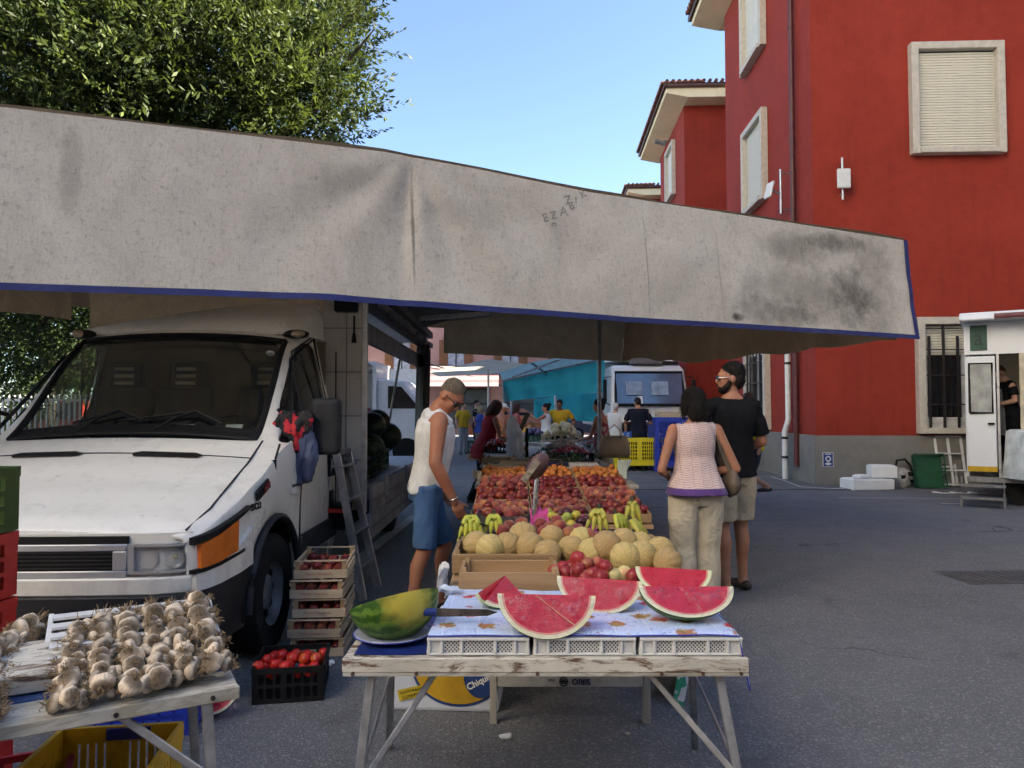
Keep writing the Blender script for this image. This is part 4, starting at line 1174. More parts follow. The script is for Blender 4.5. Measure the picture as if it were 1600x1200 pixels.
# ---- box body
BX0, BX1, BY0, BY1, BZ0, BZ1 = -0.95, 1.22, 2.57, 6.85, .80, 2.42
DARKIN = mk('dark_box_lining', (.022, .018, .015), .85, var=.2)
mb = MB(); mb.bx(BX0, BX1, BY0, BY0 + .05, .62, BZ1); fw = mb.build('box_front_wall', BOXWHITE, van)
mb = MB()
for z in (1.02, 1.38, 1.74, 2.1): mb.bx(BX0, BX1, BY0 - .004, BY0, z, z + .008)
mb.bx(1.06, 1.068, BY0 - .004, BY0, .65, BZ1); tag(mb.build('panel_seams', mk('seam_grey', (.2, .19, .18), .8), fw), kind='stuff')
mb = MB(); mb.bx(BX1 - .03, BX1 + .015, BY0 - .012, BY0 + .03, .60, BZ1 + .02); mb.build('corner_post', ALU, van, bevel=.006)
mb = MB(); mb.bx(BX1 - .04, BX1 + .01, BY1 - .06, BY1, .8, BZ1); mb.build('corner_post', ALU, van)
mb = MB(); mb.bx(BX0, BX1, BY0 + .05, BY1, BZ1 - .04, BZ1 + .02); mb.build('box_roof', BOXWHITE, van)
mb = MB(); mb.bx(BX0, BX1, BY0 + .05, BY1, BZ0 - .12, BZ0); mb.build('box_floor', ALUD, van)
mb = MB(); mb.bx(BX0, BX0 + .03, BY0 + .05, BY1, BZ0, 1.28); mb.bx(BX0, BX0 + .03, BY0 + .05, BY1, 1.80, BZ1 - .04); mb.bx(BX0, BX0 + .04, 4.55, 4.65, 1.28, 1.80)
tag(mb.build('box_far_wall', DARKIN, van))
mb = MB(); mb.bx(BX0 + .1, BX1 - .1, 2.3, BY1, .5, .68); mb.bx(-.5, -.38, 2.3, BY1 + .1, .38, .55); mb.bx(.38, .5, 2.3, BY1 + .1, .38, .55); mb.build('chassis', BLACKP, van)
mb = MB(); mb.bx(BX1 + .01, BX1 + .035, BY0 + .15, BY1 - .1, .36, .79); tb = mb.build('side_board', mk('grey_dirty_board', (.36, .35, .34), .6, .2, var=.2, scale=4, dirt=.4), van)
for z in (.45, .56, .67):
    mb = MB(); mb.bx(BX1 + .035, BX1 + .045, BY0 + .15, BY1 - .1, z, z + .012); mb.build('board_rib', ALUD, tb)
for y in (3.3, 4.6):
    mb = MB(); mb.bx(BX1 + .035, BX1 + .06, y, y + .05, .66, .84); mb.build('board_latch', ALU, tb)
rail = mk('dark_rail', (.075, .072, .07), .55, .4, var=.25, scale=10)
mb = MB(); mb.bx(BX1 - .02, BX1 + .05, BY0 + .03, BY1, BZ1 - .16, BZ1 - .04); rl = mb.build('top_rail', rail, van)
mb = MB(); mb.bx(BX1 - .02, BX1 + .09, BY0 + .03, BY1, BZ1 + .02, BZ1 + .10); mb.build('gutter_rail', ALUD, rl)
for k in range(7):
    y = BY0 + .25 + k * .62
    mb = MB(); mb.bx(BX1 + .05, BX1 + .085, y, y + .36, BZ1 - .11, BZ1 - .05); mb.build('rail_hinge', ALUD, rl)
mb = MB(); mb.bx(BX1 - .05, BX1, BY0 + .05, BY1 - .5, BZ1 - .42, BZ1 - .26); mb.build('inner_lintel', ALUD, van)
mb = MB()                                                              # raised hatch seen from below
mb.sheet(lambda u, v: (lerp(BX1 + .06, BX1 + .95, u), lerp(BY0 + .1, BY1 - 1.0, v), lerp(BZ1 + .12, BZ1 + .20, u)), 3, 6, (0, 0, .04)); ht = mb.build('side_hatch', mk('hatch_board', (.30, .28, .25), .7, var=.2, scale=5, dirt=.4), van)
mb = MB(); mb.bar((BX1 + .1, BY0 + .6, BZ1 + .1), (BX1 + .95, BY0 + .6, BZ1 + .17), .05, .05); mb.bar((BX1 + .1, BY1 - 1.6, BZ1 + .1), (BX1 + .95, BY1 - 1.6, BZ1 + .17), .05, .05); tag(mb.build('hatch_stiffeners', ALU, ht), kind='stuff')
# black plastic curtain bunched at the rear opening
mb = MB()
def curtain(u, v):
    a = u * 22; x = BX1 - .02 + .05 * math.sin(a) + .04 * math.sin(a * .37 + 1) - .12 * v * math.sin(v * 2) * .2
    return (x + .07 * (1 - u), BY1 - .95 + u * .95, lerp(2.28, .95, v))
mb.sheet(curtain, 60, 8, (-.006, 0, 0)); mb.build('curtain', mk('black_tarpaulin', (.012, .012, .013), .55, var=.3, bump=.3, bscale=12), van, smooth=60)
mb = MB(); mb.cyl((BX1 - .1, BY1 - 1.6, 2.2), (BX1 - .35, BY1 - 1.35, .95), .014, n=6); mb.build('stay_rod', ALU, van)
# small hanging tassel at the front corner
mb = MB(); mb.tube([(1.13, BY0 - .03, 2.2), (1.13, BY0 - .03, 2.06)], .008, 5); mb.tube([(1.13, BY0 - .03, 2.06), (1.13, BY0 - .03, 1.98)], [.012, .022], 6); mb.build('pull_cord', BLACKP, van)
mb = MB(); mb.bx(.98, 1.16, BY0 - .10, BY0 - .005, 2.23, 2.38); mb.build('roof_lamp', BLACKP, van, bevel=.01)
# ------------------------------------------------------------------ the big canvas awning
AW = thing('market_awning', 'large dirty grey canvas awning with deep front valance and blue edging', 'awning', (0, 0, 0))
A2, C2 = Vector((-2.85, 4.10)), Vector((3.80, 6.84))
UD = (C2 - A2).normalized(); VD = Vector((-UD.y, UD.x))
EXT = 1.65; LEN = (C2 - A2).length + EXT
BOT = [(-700, 440), (0, 452), (150, 457), (300, 461), (510, 468), (605, 475), (760, 486), (985, 503), (1200, 515), (1415, 528), (1500, 533)]
TOP = [(-700, 92), (0, 170), (300, 203), (605, 238), (760, 266), (930, 300), (1200, 340), (1430, 375), (1500, 388)]
def tab(x, t):
    if x <= t[0][0]: return t[0][1]
    for (a, va), (b, vb) in zip(t[:-1], t[1:]):
        if x <= b: return va + (vb - va) * (x - a) / (b - a)
    return t[-1][1]
def cloth(name, fn, uv, nu, nv, mat, parent):
    mb = MB(); mb.grid(fn, nu, nv)
    me = bpy.data.meshes.new(name); me.from_pydata(mb.v, [], mb.f)
    l = me.uv_layers.new(name='cloth')
    co = [uv(i / nu, j / nv) for j in range(nv + 1) for i in range(nu + 1)]
    for lp in me.loops: l.data[lp.index].uv = co[lp.vertex_index]
    me.polygons.foreach_set('use_smooth', [True] * len(me.polygons)); me.update()
    return put(name, me, mat, parent)
S0 = None
def front(u, v):
    s = u * LEN
    q = A2 - UD * EXT + UD * s
    px = 800 + F * q.x / q.y
    zb = P(px, tab(px, BOT), q.y).z; zt = P(px, tab(px, TOP), q.y + .12).z
    z = zt + (zb - zt) * v
    back = .12 * (1 - v)
    sc_ = s - 4.02                                   # distance from the creased seam
    th = math.atan2(sc_, v * .95 + .03); rr = math.hypot(sc_, v * .95)
    d = .032 * math.sin(th * 9 + .6) * math.exp(-rr / .9) * (1 - math.exp(-rr / .12))
    d += -.055 * math.exp(-((sc_ + .10 * v) / .045) ** 2) * (1 - .85 * v)
    d += .014 * mnoise.noise(Vector((s * .9, v * 1.4, 3.1))) + .014 * mnoise.noise(Vector((s * 2.2 + v * 1.2, v * 1.6, 7.7))) + .008 * mnoise.noise(Vector((s * 7, v * 5, 1)))
    d += .018 * math.sin(v * math.pi) * math.sin(s * 1.25)
    d *= min(1, .12 + v * 2.5)
    n = -VD * d
    return Vector((q.x + VD.x * back + n.x, q.y + VD.y * back + n.y, z))
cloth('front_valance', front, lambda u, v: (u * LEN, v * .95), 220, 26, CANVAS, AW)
def edge(fn, name, parent, off, nu=200, w=.042):
    mb = MB()
    def f(a, b):
        p = fn(a, 1); q = fn(a, 1 - .04)
        dz = (q - p).normalized()
        return p + dz * (w * b) + Vector((off[0], off[1], 0)) - dz * .004
    mb.grid(f, nu, 1); return mb.build(name, BLUETRIM, parent, smooth=180)
edge(front, 'blue_edging', AW, (-VD * .006))
mb = MB(); mb.grid(lambda a, b: front(1 - .0058 * b, a) + Vector((-VD.x * .012, -VD.y * .012, 0)), 26, 1); mb.build('blue_edging', BLUETRIM, AW, smooth=180)
# roof cloth
BR = C2 + VD * 5.1
def roofc(u, v):
    f = front(u, 0); q = Vector((f.x, f.y)) + VD * (5.1 * v)
    return Vector((q.x, q.y, f.z + .02 + .10 * math.sin(v * math.pi) - .08 * v + .02 * mnoise.noise(Vector((u * 9, v * 6, 2)))))
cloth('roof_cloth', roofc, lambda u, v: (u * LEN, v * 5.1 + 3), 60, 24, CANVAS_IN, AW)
# right-hand side valance, crumpled
SB = [(960, 566), (972, 566), (990, 559), (1030, 563), (1090, 566), (1180, 556), (1250, 548), (1340, 538), (1415, 529), (1440, 528)]
def sidev(u, v):
    q = C2 - UD * .10 + VD * (.20 + 4.9 * u); px = 800 + F * q.x / q.y
    zb = P(px, tab(px, SB), q.y).z; zt = roofc(1, u).z
    d = .05 * math.sin(u * 21 + v * 2) * v + .05 * mnoise.noise(Vector((u * 10, v * 2.5, 5))) * (.3 + v) + .02 * mnoise.noise(Vector((u * 30, v * 8, 5)))
    return Vector((q.x + UD.x * d, q.y + UD.y * d, zt + (zb - zt) * v + .015 * math.sin(u * 37) * v))
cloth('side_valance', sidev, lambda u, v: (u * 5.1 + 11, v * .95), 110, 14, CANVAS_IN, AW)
def backv(u, v):
    L2 = 3.05
    q = BR - UD * (L2 * u); px = 800 + F * q.x / q.y
    zb = P(px, tab(px, [(650, 549), (680, 551), (970, 565), (1000, 566)]), q.y).z; zt = roofc(1 - L2 * u / LEN, 1).z
    d = .012 * math.sin(u * 26) + .02 * mnoise.noise(Vector((u * 6, v * 2, 9)))
    return Vector((q.x + VD.x * d, q.y + VD.y * d, zt + (zb - zt) * v))
cloth('back_valance', backv, lambda u, v: (u * 3 + 20, v * .95), 60, 10, CANVAS_IN, AW)
def backv2(u, v):
    q = BR - UD * (3.05 + 5.2 * u); zt = roofc(max(0, 1 - (3.05 + 5.2 * u) / LEN), 1).z
    return Vector((q.x, q.y, zt - .45 * v))
cloth('back_valance', backv2, lambda u, v: (u * 5 + 25, v * .4), 30, 4, CANVAS_IN, AW)
def leftv(u, v):  # left valance out of view, added to deepen the shade under the awning
    q = A2 - UD * EXT + VD * (5.1 * u); zt = roofc(0, u).z
    return Vector((q.x + .04 * math.sin(u * 20) * v, q.y, zt - .85 * v))
cloth('side_valance', leftv, lambda u, v: (u * 5 + 33, v * .8), 40, 6, CANVAS_IN, AW)
# loose flaps hanging over the cab
def flap(name, pts, mat, seed):
    # pts: (px, top, bottom, depth)
    def fn(u, v):
        k = u * (len(pts) - 1); i = min(int(k), len(pts) - 2); t = k - i
        a, b = pts[i], pts[i + 1]
        x, yt, yb, d = [a[j] + (b[j] - a[j]) * t for j in range(4)]
        p = P(x, yt, d).lerp(P(x, yb, d), v)
        w = .03 * mnoise.noise(Vector((u * 7 + seed, v * 2, seed))) * (.3 + v)
        return p + Vector((0, w, 0))
    return cloth(name, fn, lambda u, v: (u * 2 + seed, v * .6), 40, 10, mat, AW)
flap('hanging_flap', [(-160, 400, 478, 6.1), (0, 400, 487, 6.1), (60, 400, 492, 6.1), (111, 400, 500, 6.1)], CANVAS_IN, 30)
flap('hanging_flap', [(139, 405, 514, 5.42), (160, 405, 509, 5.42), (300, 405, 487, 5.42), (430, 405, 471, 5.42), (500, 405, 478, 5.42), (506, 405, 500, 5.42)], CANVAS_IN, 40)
# frame bars below the cloth
def rp(u, v, dz=-.06): p = roofc(u, v); return p + Vector((0, 0, dz))
for u in (.30, .47, .64, .82, .985):
    mb = MB(); mb.bar(rp(u, .02), rp(u, .98), .035, .05); mb.build('frame_bar', ALUD, AW)
for v in (.03, .5, .975):
    mb = MB(); mb.bar(rp(.02, v, -.10), rp(.99, v, -.10), .035, .05); mb.build('frame_bar', ALUD, AW)
mb = MB(); mb.bar(Vector((-1.1, 9.2, 2.5)), rp(.80, .55, -.1), .03, .05); mb.build('frame_arm', ALUD, AW)
mb = MB(); mb.bar(Vector((-1.1, 6.4, 2.6)), rp(.72, .25, -.1), .03, .05); mb.build('frame_arm', ALUD, AW)
pb = BR - UD * .55
mb = MB(); mb.cyl((pb.x, pb.y, 0), (pb.x, pb.y, 3.0), .032, n=10); mb.build('pole', ALUD, AW, smooth=60)
mb = MB(); mb.grid(lambda a, b: sidev(1, .55 + .46 * a) + Vector((-.0 - .02 * b, -.02, 0)), 8, 1); mb.build('corner_strap', WHITEP, AW)
# faded stencilled marks on the canvas
INK = mk('faded_ink', (.19, .17, .16), .9, var=.5, scale=60, col2=(.42, .39, .36), fac=(.4, .6))
for ch, x, y, s, rz in (('E', 851, 341, .065, 20), ('Z', 866, 337, .06, 15), ('A', 880, 331, .075, 8), ('B', 892, 322, .06, 25), ('Z', 890, 313, .07, 20), ('I', 901, 313, .05, 5), ('K', 915, 304, .06, 30), ('m', 864, 350, .04, 0)):
    # find cloth point along the ray
    best = None
    for i in range(0, 400):
        u = i / 400; q = front(u, .5); px = 800 + F * q.x / q.y
        if px >= x: break
    zt, zb = front(u, 0), front(u, 1)
    yy = [600 - F * 0] ; lo, hi = 0.0, 1.0
    for _ in range(18):
        mid = (lo + hi) / 2; q = front(u, mid); dv = Vector((0, 0, CAM_H)); r = q - dv
        py = 600 - F * ((r.z * _cp - r.y * _sp) / (r.y * _cp + r.z * _sp))
        if py < y: lo = mid
        else: hi = mid
    q = front(u, lo) + Vector((-VD.x, -VD.y, 0)) * .004
    ang = math.atan2(UD.y, UD.x)
    me = text_mesh(ch, s * 1.35, .0004, bold=.002); me.materials.clear()
    o = put('stencil_mark', me, INK, AW); o.location = q; o.rotation_euler = Euler((R(88), R(-rz), ang), 'XYZ')
# ------------------------------------------------------------------ watermelon table in front
TZ = .645; TY0, TY1, TX0, TX1 = 2.35, 2.92, -.532, .746
wt = thing('trestle_table', 'low folding trestle table with peeling white front board holding the cut watermelons', 'table', (0, 0, 0))
for k in range(5):
    y0 = TY0 + .02 + k * .112
    mb = MB(); mb.bx(TX0, TX1, y0, y0 + .108, TZ - .02, TZ - .002 * (k % 2)); mb.build('plank', WOODWHITE, wt, bevel=.002)
mb = MB(); mb.bx(TX0 - .003, TX1, TY0 - .004, TY0 + .018, TZ - .046, TZ - .001); fb = mb.build('front_board', WOODWHITE, wt, bevel=.003)
mb = MB(); mb.bx(TX0, TX1 - .002, TY0 - .006, TY0 + .02, TZ - .056, TZ - .0465); mb.build('edge_strip', WOODGREY, wt)
for x in (-.50, -.30, .08, .47, .60, .72):
    mb = MB(); mb.cyl((x, TY0 - .009, TZ - .048), (x, TY0 - .001, TZ - .048), .006, n=8); mb.build('bolt', mk('rusty_bolt', (.12, .06, .04), .7, .4), wt)
LEGM = mk('leg_aluminium', (.46, .46, .47), .4, .8, var=.15, scale=12, dirt=.25)
def leg(a, b, w=.028, h=.022, name='leg', par=None, mat=LEGM):
    mb = MB(); mb.bar(a, b, w, h, (0, 1, 0)); return mb.build(name, mat, par or wt, bevel=.003)
leg((-.452, 2.42, TZ - .05), (-.50, 2.26, 0)); leg((.665, 2.42, TZ - .05), (.74, 2.26, 0))
leg((-.46, 2.86, TZ - .05), (-.518, 3.16, 0)); leg((.685, 2.86, TZ - .05), (.772, 3.16, 0))
leg((-.23, 2.45, TZ - .05), (-.485, 2.31, .24), .02, .01, 'brace'); leg((.42, 2.45, TZ - .05), (.715, 2.31, .27), .02, .01, 'brace')
leg((-.485, 2.31, .24), (-.49, 2.98, .36), .012, .01, 'brace'); leg((.715, 2.31, .27), (.735, 2.98, .36), .012, .01, 'brace')
# tall white trays used as a raised shelf
mb0 = MB(); w2 = .18
mb0.prism([(-w2, 0), (w2, 0), (w2 - .006, .05), (w2 - .016, .062), (-w2 + .016, .062), (-w2 + .006, .05)], lambda p, k: (p[0], 0 + .36 * k, p[1]))
tray_me = give(mb0.mesh('tray_shell', bevel=.004, bseg=2), WHITEP)
mb1 = MB(); mb1.bx(-.176, .176, -.012, -.0005, .047, .056); mb1.bx(-.176, .176, -.008, -.0005, .0, .007)
for x in (-.17, -.126, -.058, .058, .126, .17): mb1.bx(x - .005, x + .005, -.010, -.0005, .007, .047)
rim_me = give(mb1.mesh('tray_ribs', bevel=.0015), WHITEP)
mb2 = MB()
for (x0, x1) in ((-.116, -.066), (-.05, .05), (.066, .116)):
    nx = int((x1 - x0) / .0062)
    for i in range(nx):
        for j in range(6):
            if (i + j) % 2: continue
            cx, cz, r = x0 + .003 + i * (x1 - x0 - .006) / max(1, nx - 1), .012 + j * .0062, .0034
            mb2.add([(cx - r, -.0015, cz), (cx, -.0015, cz - r), (cx + r, -.0015, cz), (cx, -.0015, cz + r)], [(0, 1, 2, 3)])
hole_me = give(mb2.mesh('vent_holes'), mk('hole_black', (.006, .006, .006), .9))
for k, lab in enumerate(('leftmost white perforated plastic tray under the printed cloth', 'middle white perforated plastic tray under the printed cloth', 'rightmost white perforated plastic tray under the printed cloth')):
    cx = (-.107, .231, .569)[k]
    t = thing('plastic_tray', lab, 'tray', (cx - (.0 if k < 2 else 0), TY0 + .024, TZ + .001), 0, 'white trays on the watermelon table')
    t.scale = (.333 / .36, 1, 1)
    shared('shell', tray_me, parent=t); shared('ribs', rim_me, parent=t); tag(shared('vent_holes', hole_me, parent=t), kind='stuff')
# printed cloth
OIL = mat_tablecloth(); CZ = TZ + .067
tc = thing('tablecloth', 'blue and white oilcloth with fruit print over the white trays', 'tablecloth', (0, 0, 0))
def cl(u, v):
    x = -.268 + u * (.985 - .02 * v) + .03 * v; y = TY0 + .018 + v * (.60 - .03 * math.sin(u * 3))
    return Vector((x, y, CZ + .004 * mnoise.noise(Vector((u * 6, v * 4, 1))) + .0025 * abs(math.sin(u * 9.6)) + (-.006 if v < .02 else 0)))
mb = MB(); mb.sheet(cl, 60, 24, (0, 0, -.003)); top_c = mb.build('cloth', OIL, tc, smooth=60)
def dr_(u, v):
    p = cl(1, u * .75); drop = (.135 * (1 - u) ** 1.5 + .03) * v
    return p + Vector((.004 + .028 * v + .012 * math.sin(u * 9) * v, -.015 * v * (1 - u), -drop))
mb = MB(); mb.sheet(dr_, 20, 8, (.002, 0, 0)); mb.build('hanging_side', OIL, tc, smooth=60)
HEM = mk('blue_hem', (.03, .04, .35), .5)
mb = MB(); mb.tube([cl(k / 40, 0) + Vector((0, -.001, .001)) for k in range(41)], .0028, 5); mb.tube([dr_(k / 20, 1) for k in range(21)], .0028, 5); mb.tube([dr_(0, k / 8) for k in range(9)], .0028, 5); mb.build('hem', HEM, tc, smooth=60)
# blue cloth left on the bare table
mb = MB(); mb.sheet(lambda u, v: (TX0 + .03 + u * (.25 + .05 * v), TY0 + .02 + v * .54, TZ + .004 + .004 * mnoise.noise(Vector((u * 4, v * 5, 3)))), 12, 14, (0, 0, -.003))
tag(mb.build('blue_sheet', mk('dark_blue_oilcloth', (.012, .035, .22), .45, var=.3, scale=9), smooth=60), 'dark blue plastic sheet on the table under the round plate', 'sheet')
pc = Vector((-.407, 2.54, TZ + .007))
pl = thing('round_plate', 'round white enamel plate under the half watermelon', 'plate', pc)
mb = MB(); mb.lathe([(.07, 0), (.125, .012), (.131, .017), (.128, .020), (.118, .016), (.07, .008), (.001, .007)], 40, caps=False); mb.build('dish', mk('worn_enamel', (.50, .52, .62), .35, var=.2, scale=14, dirt=.3), pl, smooth=60)
mb = MB(); mb.tube([(.131 * math.cos(2 * math.pi * k / 40), .131 * math.sin(2 * math.pi * k / 40), .017) for k in range(41)], .0025, 5); mb.build('blue_rim', HEM, pl, smooth=60)

# ------------------------------------------------------------------ watermelons
FLESH = mat_watermelon_flesh()
PITH = mk('watermelon_pith', (.62, .66, .36), .4, var=.1, scale=16, col2=(.70, .72, .52))
PALEF = mk('pale_flesh', (.60, .20, .16), .4, var=.2, scale=30, col2=(.62, .42, .26))
RIND_D = mat_rind('dark_rind', (.030, .080, .016), (.11, .20, .045))
RIND_Y = mat_rind('yellow_rind', (.030, .095, .010), (.13, .23, .035), ((.06, -.11, -.035), .10, (.46, .38, .06)))
RIND_Y2 = mat_rind('pale_rind', (.10, .17, .02), (.32, .36, .08))
def wedge(label, centre, a, b, t0, t1, rot, rind=RIND_D, film=True, cut=(-1.0, 1.0), name='watermelon_wedge'):
    """piece of an ellipsoid (half length a, radius b) between the two cutting half planes at angles t0..t1 about x"""
    w = thing(name, label, 'watermelon', centre); w.rotation_euler = rot
    nu, nt = 24, 12
    def S(u, t, k): 
        x = a * math.sin(lerp(cut[0], cut[1], u) * math.pi / 2); r = b * math.sqrt(max(0, 1 - (x / a) ** 2))
        return Vector((x * k, r * k * math.cos(t), r * k * math.sin(t)))
    mb = MB(); mb.grid(lambda u, v: S(u, lerp(t0, t1, v), 1.0), nu, nt)
    if cut[1] < 1:
        pass
    mb.build('rind', rind, w, smooth=60)
    fm, pm, rm = MB(), MB(), MB()
    for t in (t0, t1):
        pm.grid(lambda u, v: S(u, t, lerp(.915, 1.0, v)), nu, 2)
        rm.grid(lambda u, v: S(u, t, lerp(.87, .915, v)), nu, 1)
        fm.grid(lambda u, v: S(u, t, .87 * v), nu, 6)
        if cut[1] < 1: fm.grid(lambda u, v: S(1.0, lerp(t0, t1, u), .9 * v), 8, 4); pm.grid(lambda u, v: S(1.0, lerp(t0, t1, u), lerp(.9, 1, v)), 8, 1)
        if cut[0] > -1: fm.grid(lambda u, v: S(0.0, lerp(t0, t1, u), .9 * v), 8, 4); pm.grid(lambda u, v: S(0.0, lerp(t0, t1, u), lerp(.9, 1, v)), 8, 1)
    fm.build('flesh', FLESH, w, smooth=30); pm.build('pith', PITH, w, smooth=30); rm.build('pale_flesh', PALEF, w, smooth=30)
    if film:
        q = MB()
        n0 = Vector((0, math.sin(t0), -math.cos(t0)))
        q.grid(lambda u, v: S(.02 + .96 * u, t0, .985 * v) + n0 * (.0025 + .002 * mnoise.noise(Vector((u * 9, v * 7, a * 50)))), 30, 12)
        q.build('cling_film', FILM, w, smooth=60)
    return w
def down(front, back): return R(-90 - front), R(-90 + back)      # cutting planes measured from straight down, towards the camera / away
# quarters with the long cut edge on top; the near cut face looks at the camera
t0, t1 = down(20, 62)
def q_(x, ytop, d, half_px, b, label, yaw=0, roll=0, t=(22, 60), film=True, rind=RIND_D, name='watermelon_wedge', cut=(-1.0, 1.0)):
    p = P(x, ytop, d); a = half_px * d / F
    tt = down(*t)
    return wedge(label, (p.x, p.y, p.z), a, b, tt[0], tt[1], Euler((0, R(roll), R(yaw))), rind, film, cut, name)
wb_ = q_(854, 929, 2.405, 76, .138, 'film wrapped watermelon wedge at the front middle with a long scored line', 2, 2, (26, 52))
q_(937, 904, 2.66, 66, .125, 'film wrapped watermelon wedge behind, between two front wedges', -4, 3, (24, 58))
q_(1072, 916, 2.53, 74, .112, 'film wrapped watermelon wedge at the right front corner', 3, 1, (40, 42))
q_(1052, 888, 2.82, 58, .11, 'bare red watermelon wedge at the back right by the beige trousers', -6, 2, (25, 55), False, RIND_Y2)
# small triangular slice
q_(789, 899, 2.70, 60, .115, 'small triangular red watermelon slice beside the wooden crate', 25, -6, (25, 40), True, RIND_Y2, 'watermelon_slice', (-.52, .28))
mb = MB(); ts_ = R(-90 - 26); mb.tube([Vector((x_, r_ * math.cos(ts_), r_ * math.sin(ts_))) + Vector((0, math.sin(ts_), -math.cos(ts_))) * .003 for x_, r_ in ((-.035, .004), (.0, .03), (.04, .06), (.09, .095))], .0018, 5); mb.build('score_line', PALEF, wb_, smooth=60)
# half melon on the plate
hm = wedge('half watermelon with green and yellow rind on the round plate', (pc.x + .005, pc.y + .0, TZ + .132), .152, .130, R(-180), R(0), Euler((R(-20), R(-13), R(6))), RIND_Y, False, name='half_watermelon')
# knife
kn = thing('kitchen_knife', 'long knife with blue handle lying on the cloth edge', 'knife', P(682, 957, 2.47))
kn.rotation_euler = (0, R(2), R(4))
mb = MB(); mb.tube([(-.125, 0, -.004), (-.115, 0, 0), (-.06, 0, .002), (0, 0, 0)], [(.008, .010), (.010, .015), (.009, .012), (.009, .014)], 10); mb.build('handle', mk('blue_handle', (.012, .035, .20), .4), kn, smooth=60)
mb = MB(); mb.prism([(0, -.013), (.17, -.008), (.205, .004), (.17, .012), (0, .013)], lambda p, k: (p[0], p[1] * .3 + .0006 * k, p[1])); mb.build('blade', mk('steel_blade', (.20, .16, .13), .3, .8, var=.3, scale=9), kn)

# ------------------------------------------------------------------ shared fruit shapes
def fruit_mesh(name, r, mat, dent=.12, flat=.95, cleft=0.0, seed=0, nu=14, nv=10):
    mb = MB(); vs = []
    mb.sphere((0, 0, 0), r, nu, nv)
    me = mb.mesh(name)
    for v in me.vertices:
        c = v.co; rr = math.hypot(c.x, c.y); t = c.z / r; a = math.atan2(c.y, c.x)
        k = 1 - dent * math.exp(-((1 - t) * 5)) - dent * .5 * math.exp(-((1 + t) * 6)) 
        k -= cleft * math.exp(-(a / .35) ** 2) * max(0, .6 + .4 * t)
        k += .03 * mnoise.noise(Vector((c.x, c.y, c.z)) / r * 1.2 + Vector((seed, 0, 0)))
        v.co = Vector((c.x * k, c.y * k, c.z * k * flat))
    me.polygons.foreach_set('use_smooth', [True] * len(me.polygons)); me.update()
    return give(me, mat)
PEACHM = mat_fruit('peach_skin', (.22, .022, .015), (.42, .15, .035), .6, .46, .66, None, .3)
NECTM = mat_fruit('nectarine_skin', (.14, .010, .010), (.32, .06, .02), .33, .50, .70)
APRIM = mat_fruit('apricot_skin', (.38, .10, .016), (.46, .17, .03), .55, .4, .65)
APPLEM = mat_fruit('apple_skin', (.30, .022, .026), (.42, .15, .07), .32, .5, .72, (.62, .35, .2))
APPLEY = mat_fruit('pale_apple_skin', (.60, .50, .20), (.62, .30, .16), .35, .5, .75)
PLUMY = mat_fruit('yellow_plum_skin', (.55, .42, .05), (.36, .40, .07), .35)
PLUMD = mat_fruit('dark_plum_skin', (.06, .014, .022), (.12, .03, .03), .35)
peaches = [fruit_mesh('peach', .032, PEACHM, .12, .95, .08, s) for s in (1, 2, 3)]
nects = [fruit_mesh('nectarine', .031, NECTM, .12, .97, .07, s) for s in (4, 5, 6)]
apris = [fruit_mesh('apricot', .025, APRIM, .10, .98, .08, s) for s in (7, 8)]
apples = [fruit_mesh('apple', .036, APPLEM, .22, .92, 0, s) for s in (9, 10)]
applesy = [fruit_mesh('apple', .036, APPLEY, .22, .92, 0, s) for s in (11,)]
plums = [fruit_mesh('plum', .027, PLUMY, .1, 1.02, .05, s) for s in (12,)]
plumd = [fruit_mesh('plum', .027, PLUMD, .1, 1.05, .05, s) for s in (13,)]
RN = random.Random(11)
def rrot(): return (RN.uniform(0, 6.28), RN.uniform(0, 6.28), RN.uniform(0, 6.28))
def fruit(name, meshes, loc, label, cat, group, s=1.0, rot=None):
    return tag(shared(name, RN.choice(meshes), loc, rot or rrot(), s * RN.uniform(.92, 1.08)), label, cat, group)

# ------------------------------------------------------------------ fruit stall behind the watermelon table
fs = thing('fruit_stand', 'long low stand of rough boards carrying the melons and peach boxes', 'stand', (0, 0, 0))
for (x0, x1, y0, y1, z) in ((-.26, .74, 3.02, 3.40, .705), (-.26, .76, 3.41, 3.80, .715), (-.26, .78, 3.81, 4.12, .74)):
    mb = MB(); mb.bx(x0, x1, y0, y1, z - .025, z); mb.build('board', WOODC, fs, bevel=.003)
def sl(y): return .785 + (y - 4.12) * .095
for k in range(4):
    y0 = 4.13 + k * .385
    mb = MB(); mb.prism([(y0, sl(y0)), (y0 + .38, sl(y0 + .38)), (y0 + .38, sl(y0 + .38) - .02), (y0, sl(y0) - .02)], lambda p, q: (-.24 + q * 1.03, p[0], p[1])); mb.build('board', WOODC, fs)
GREYL = mat_wood('grey_post', (.42, .40, .36), (.30, .28, .25), axis=2)
for x, y in ((-.085, 3.42), (.615, 3.42), (-.2, 5.5), (.72, 5.5), (-.2, 4.3), (.72, 4.3)):
    mb = MB(); mb.bx(x - .016, x + .016, y - .02, y + .02, 0, .69); mb.build('leg', GREYL, fs, bevel=.002)
mb = MB(); mb.bx(-.067, .597, 3.405, 3.43, .165, .215); rl = mb.build('rail', mk('rail_board', (.50, .49, .46), .7, var=.15, scale=8, dirt=.3), fs, bevel=.002)
NAVY = mk('navy_ink', (.02, .02, .09), .7)
letters('lettering', 'SIRIO', .036, NAVY, fs, (.315, 3.402, .19), (R(90), R(180), 0), extrude=.001, bold=.001)
mb = MB()
for k in range(24):
    a = 2 * math.pi * k / 24
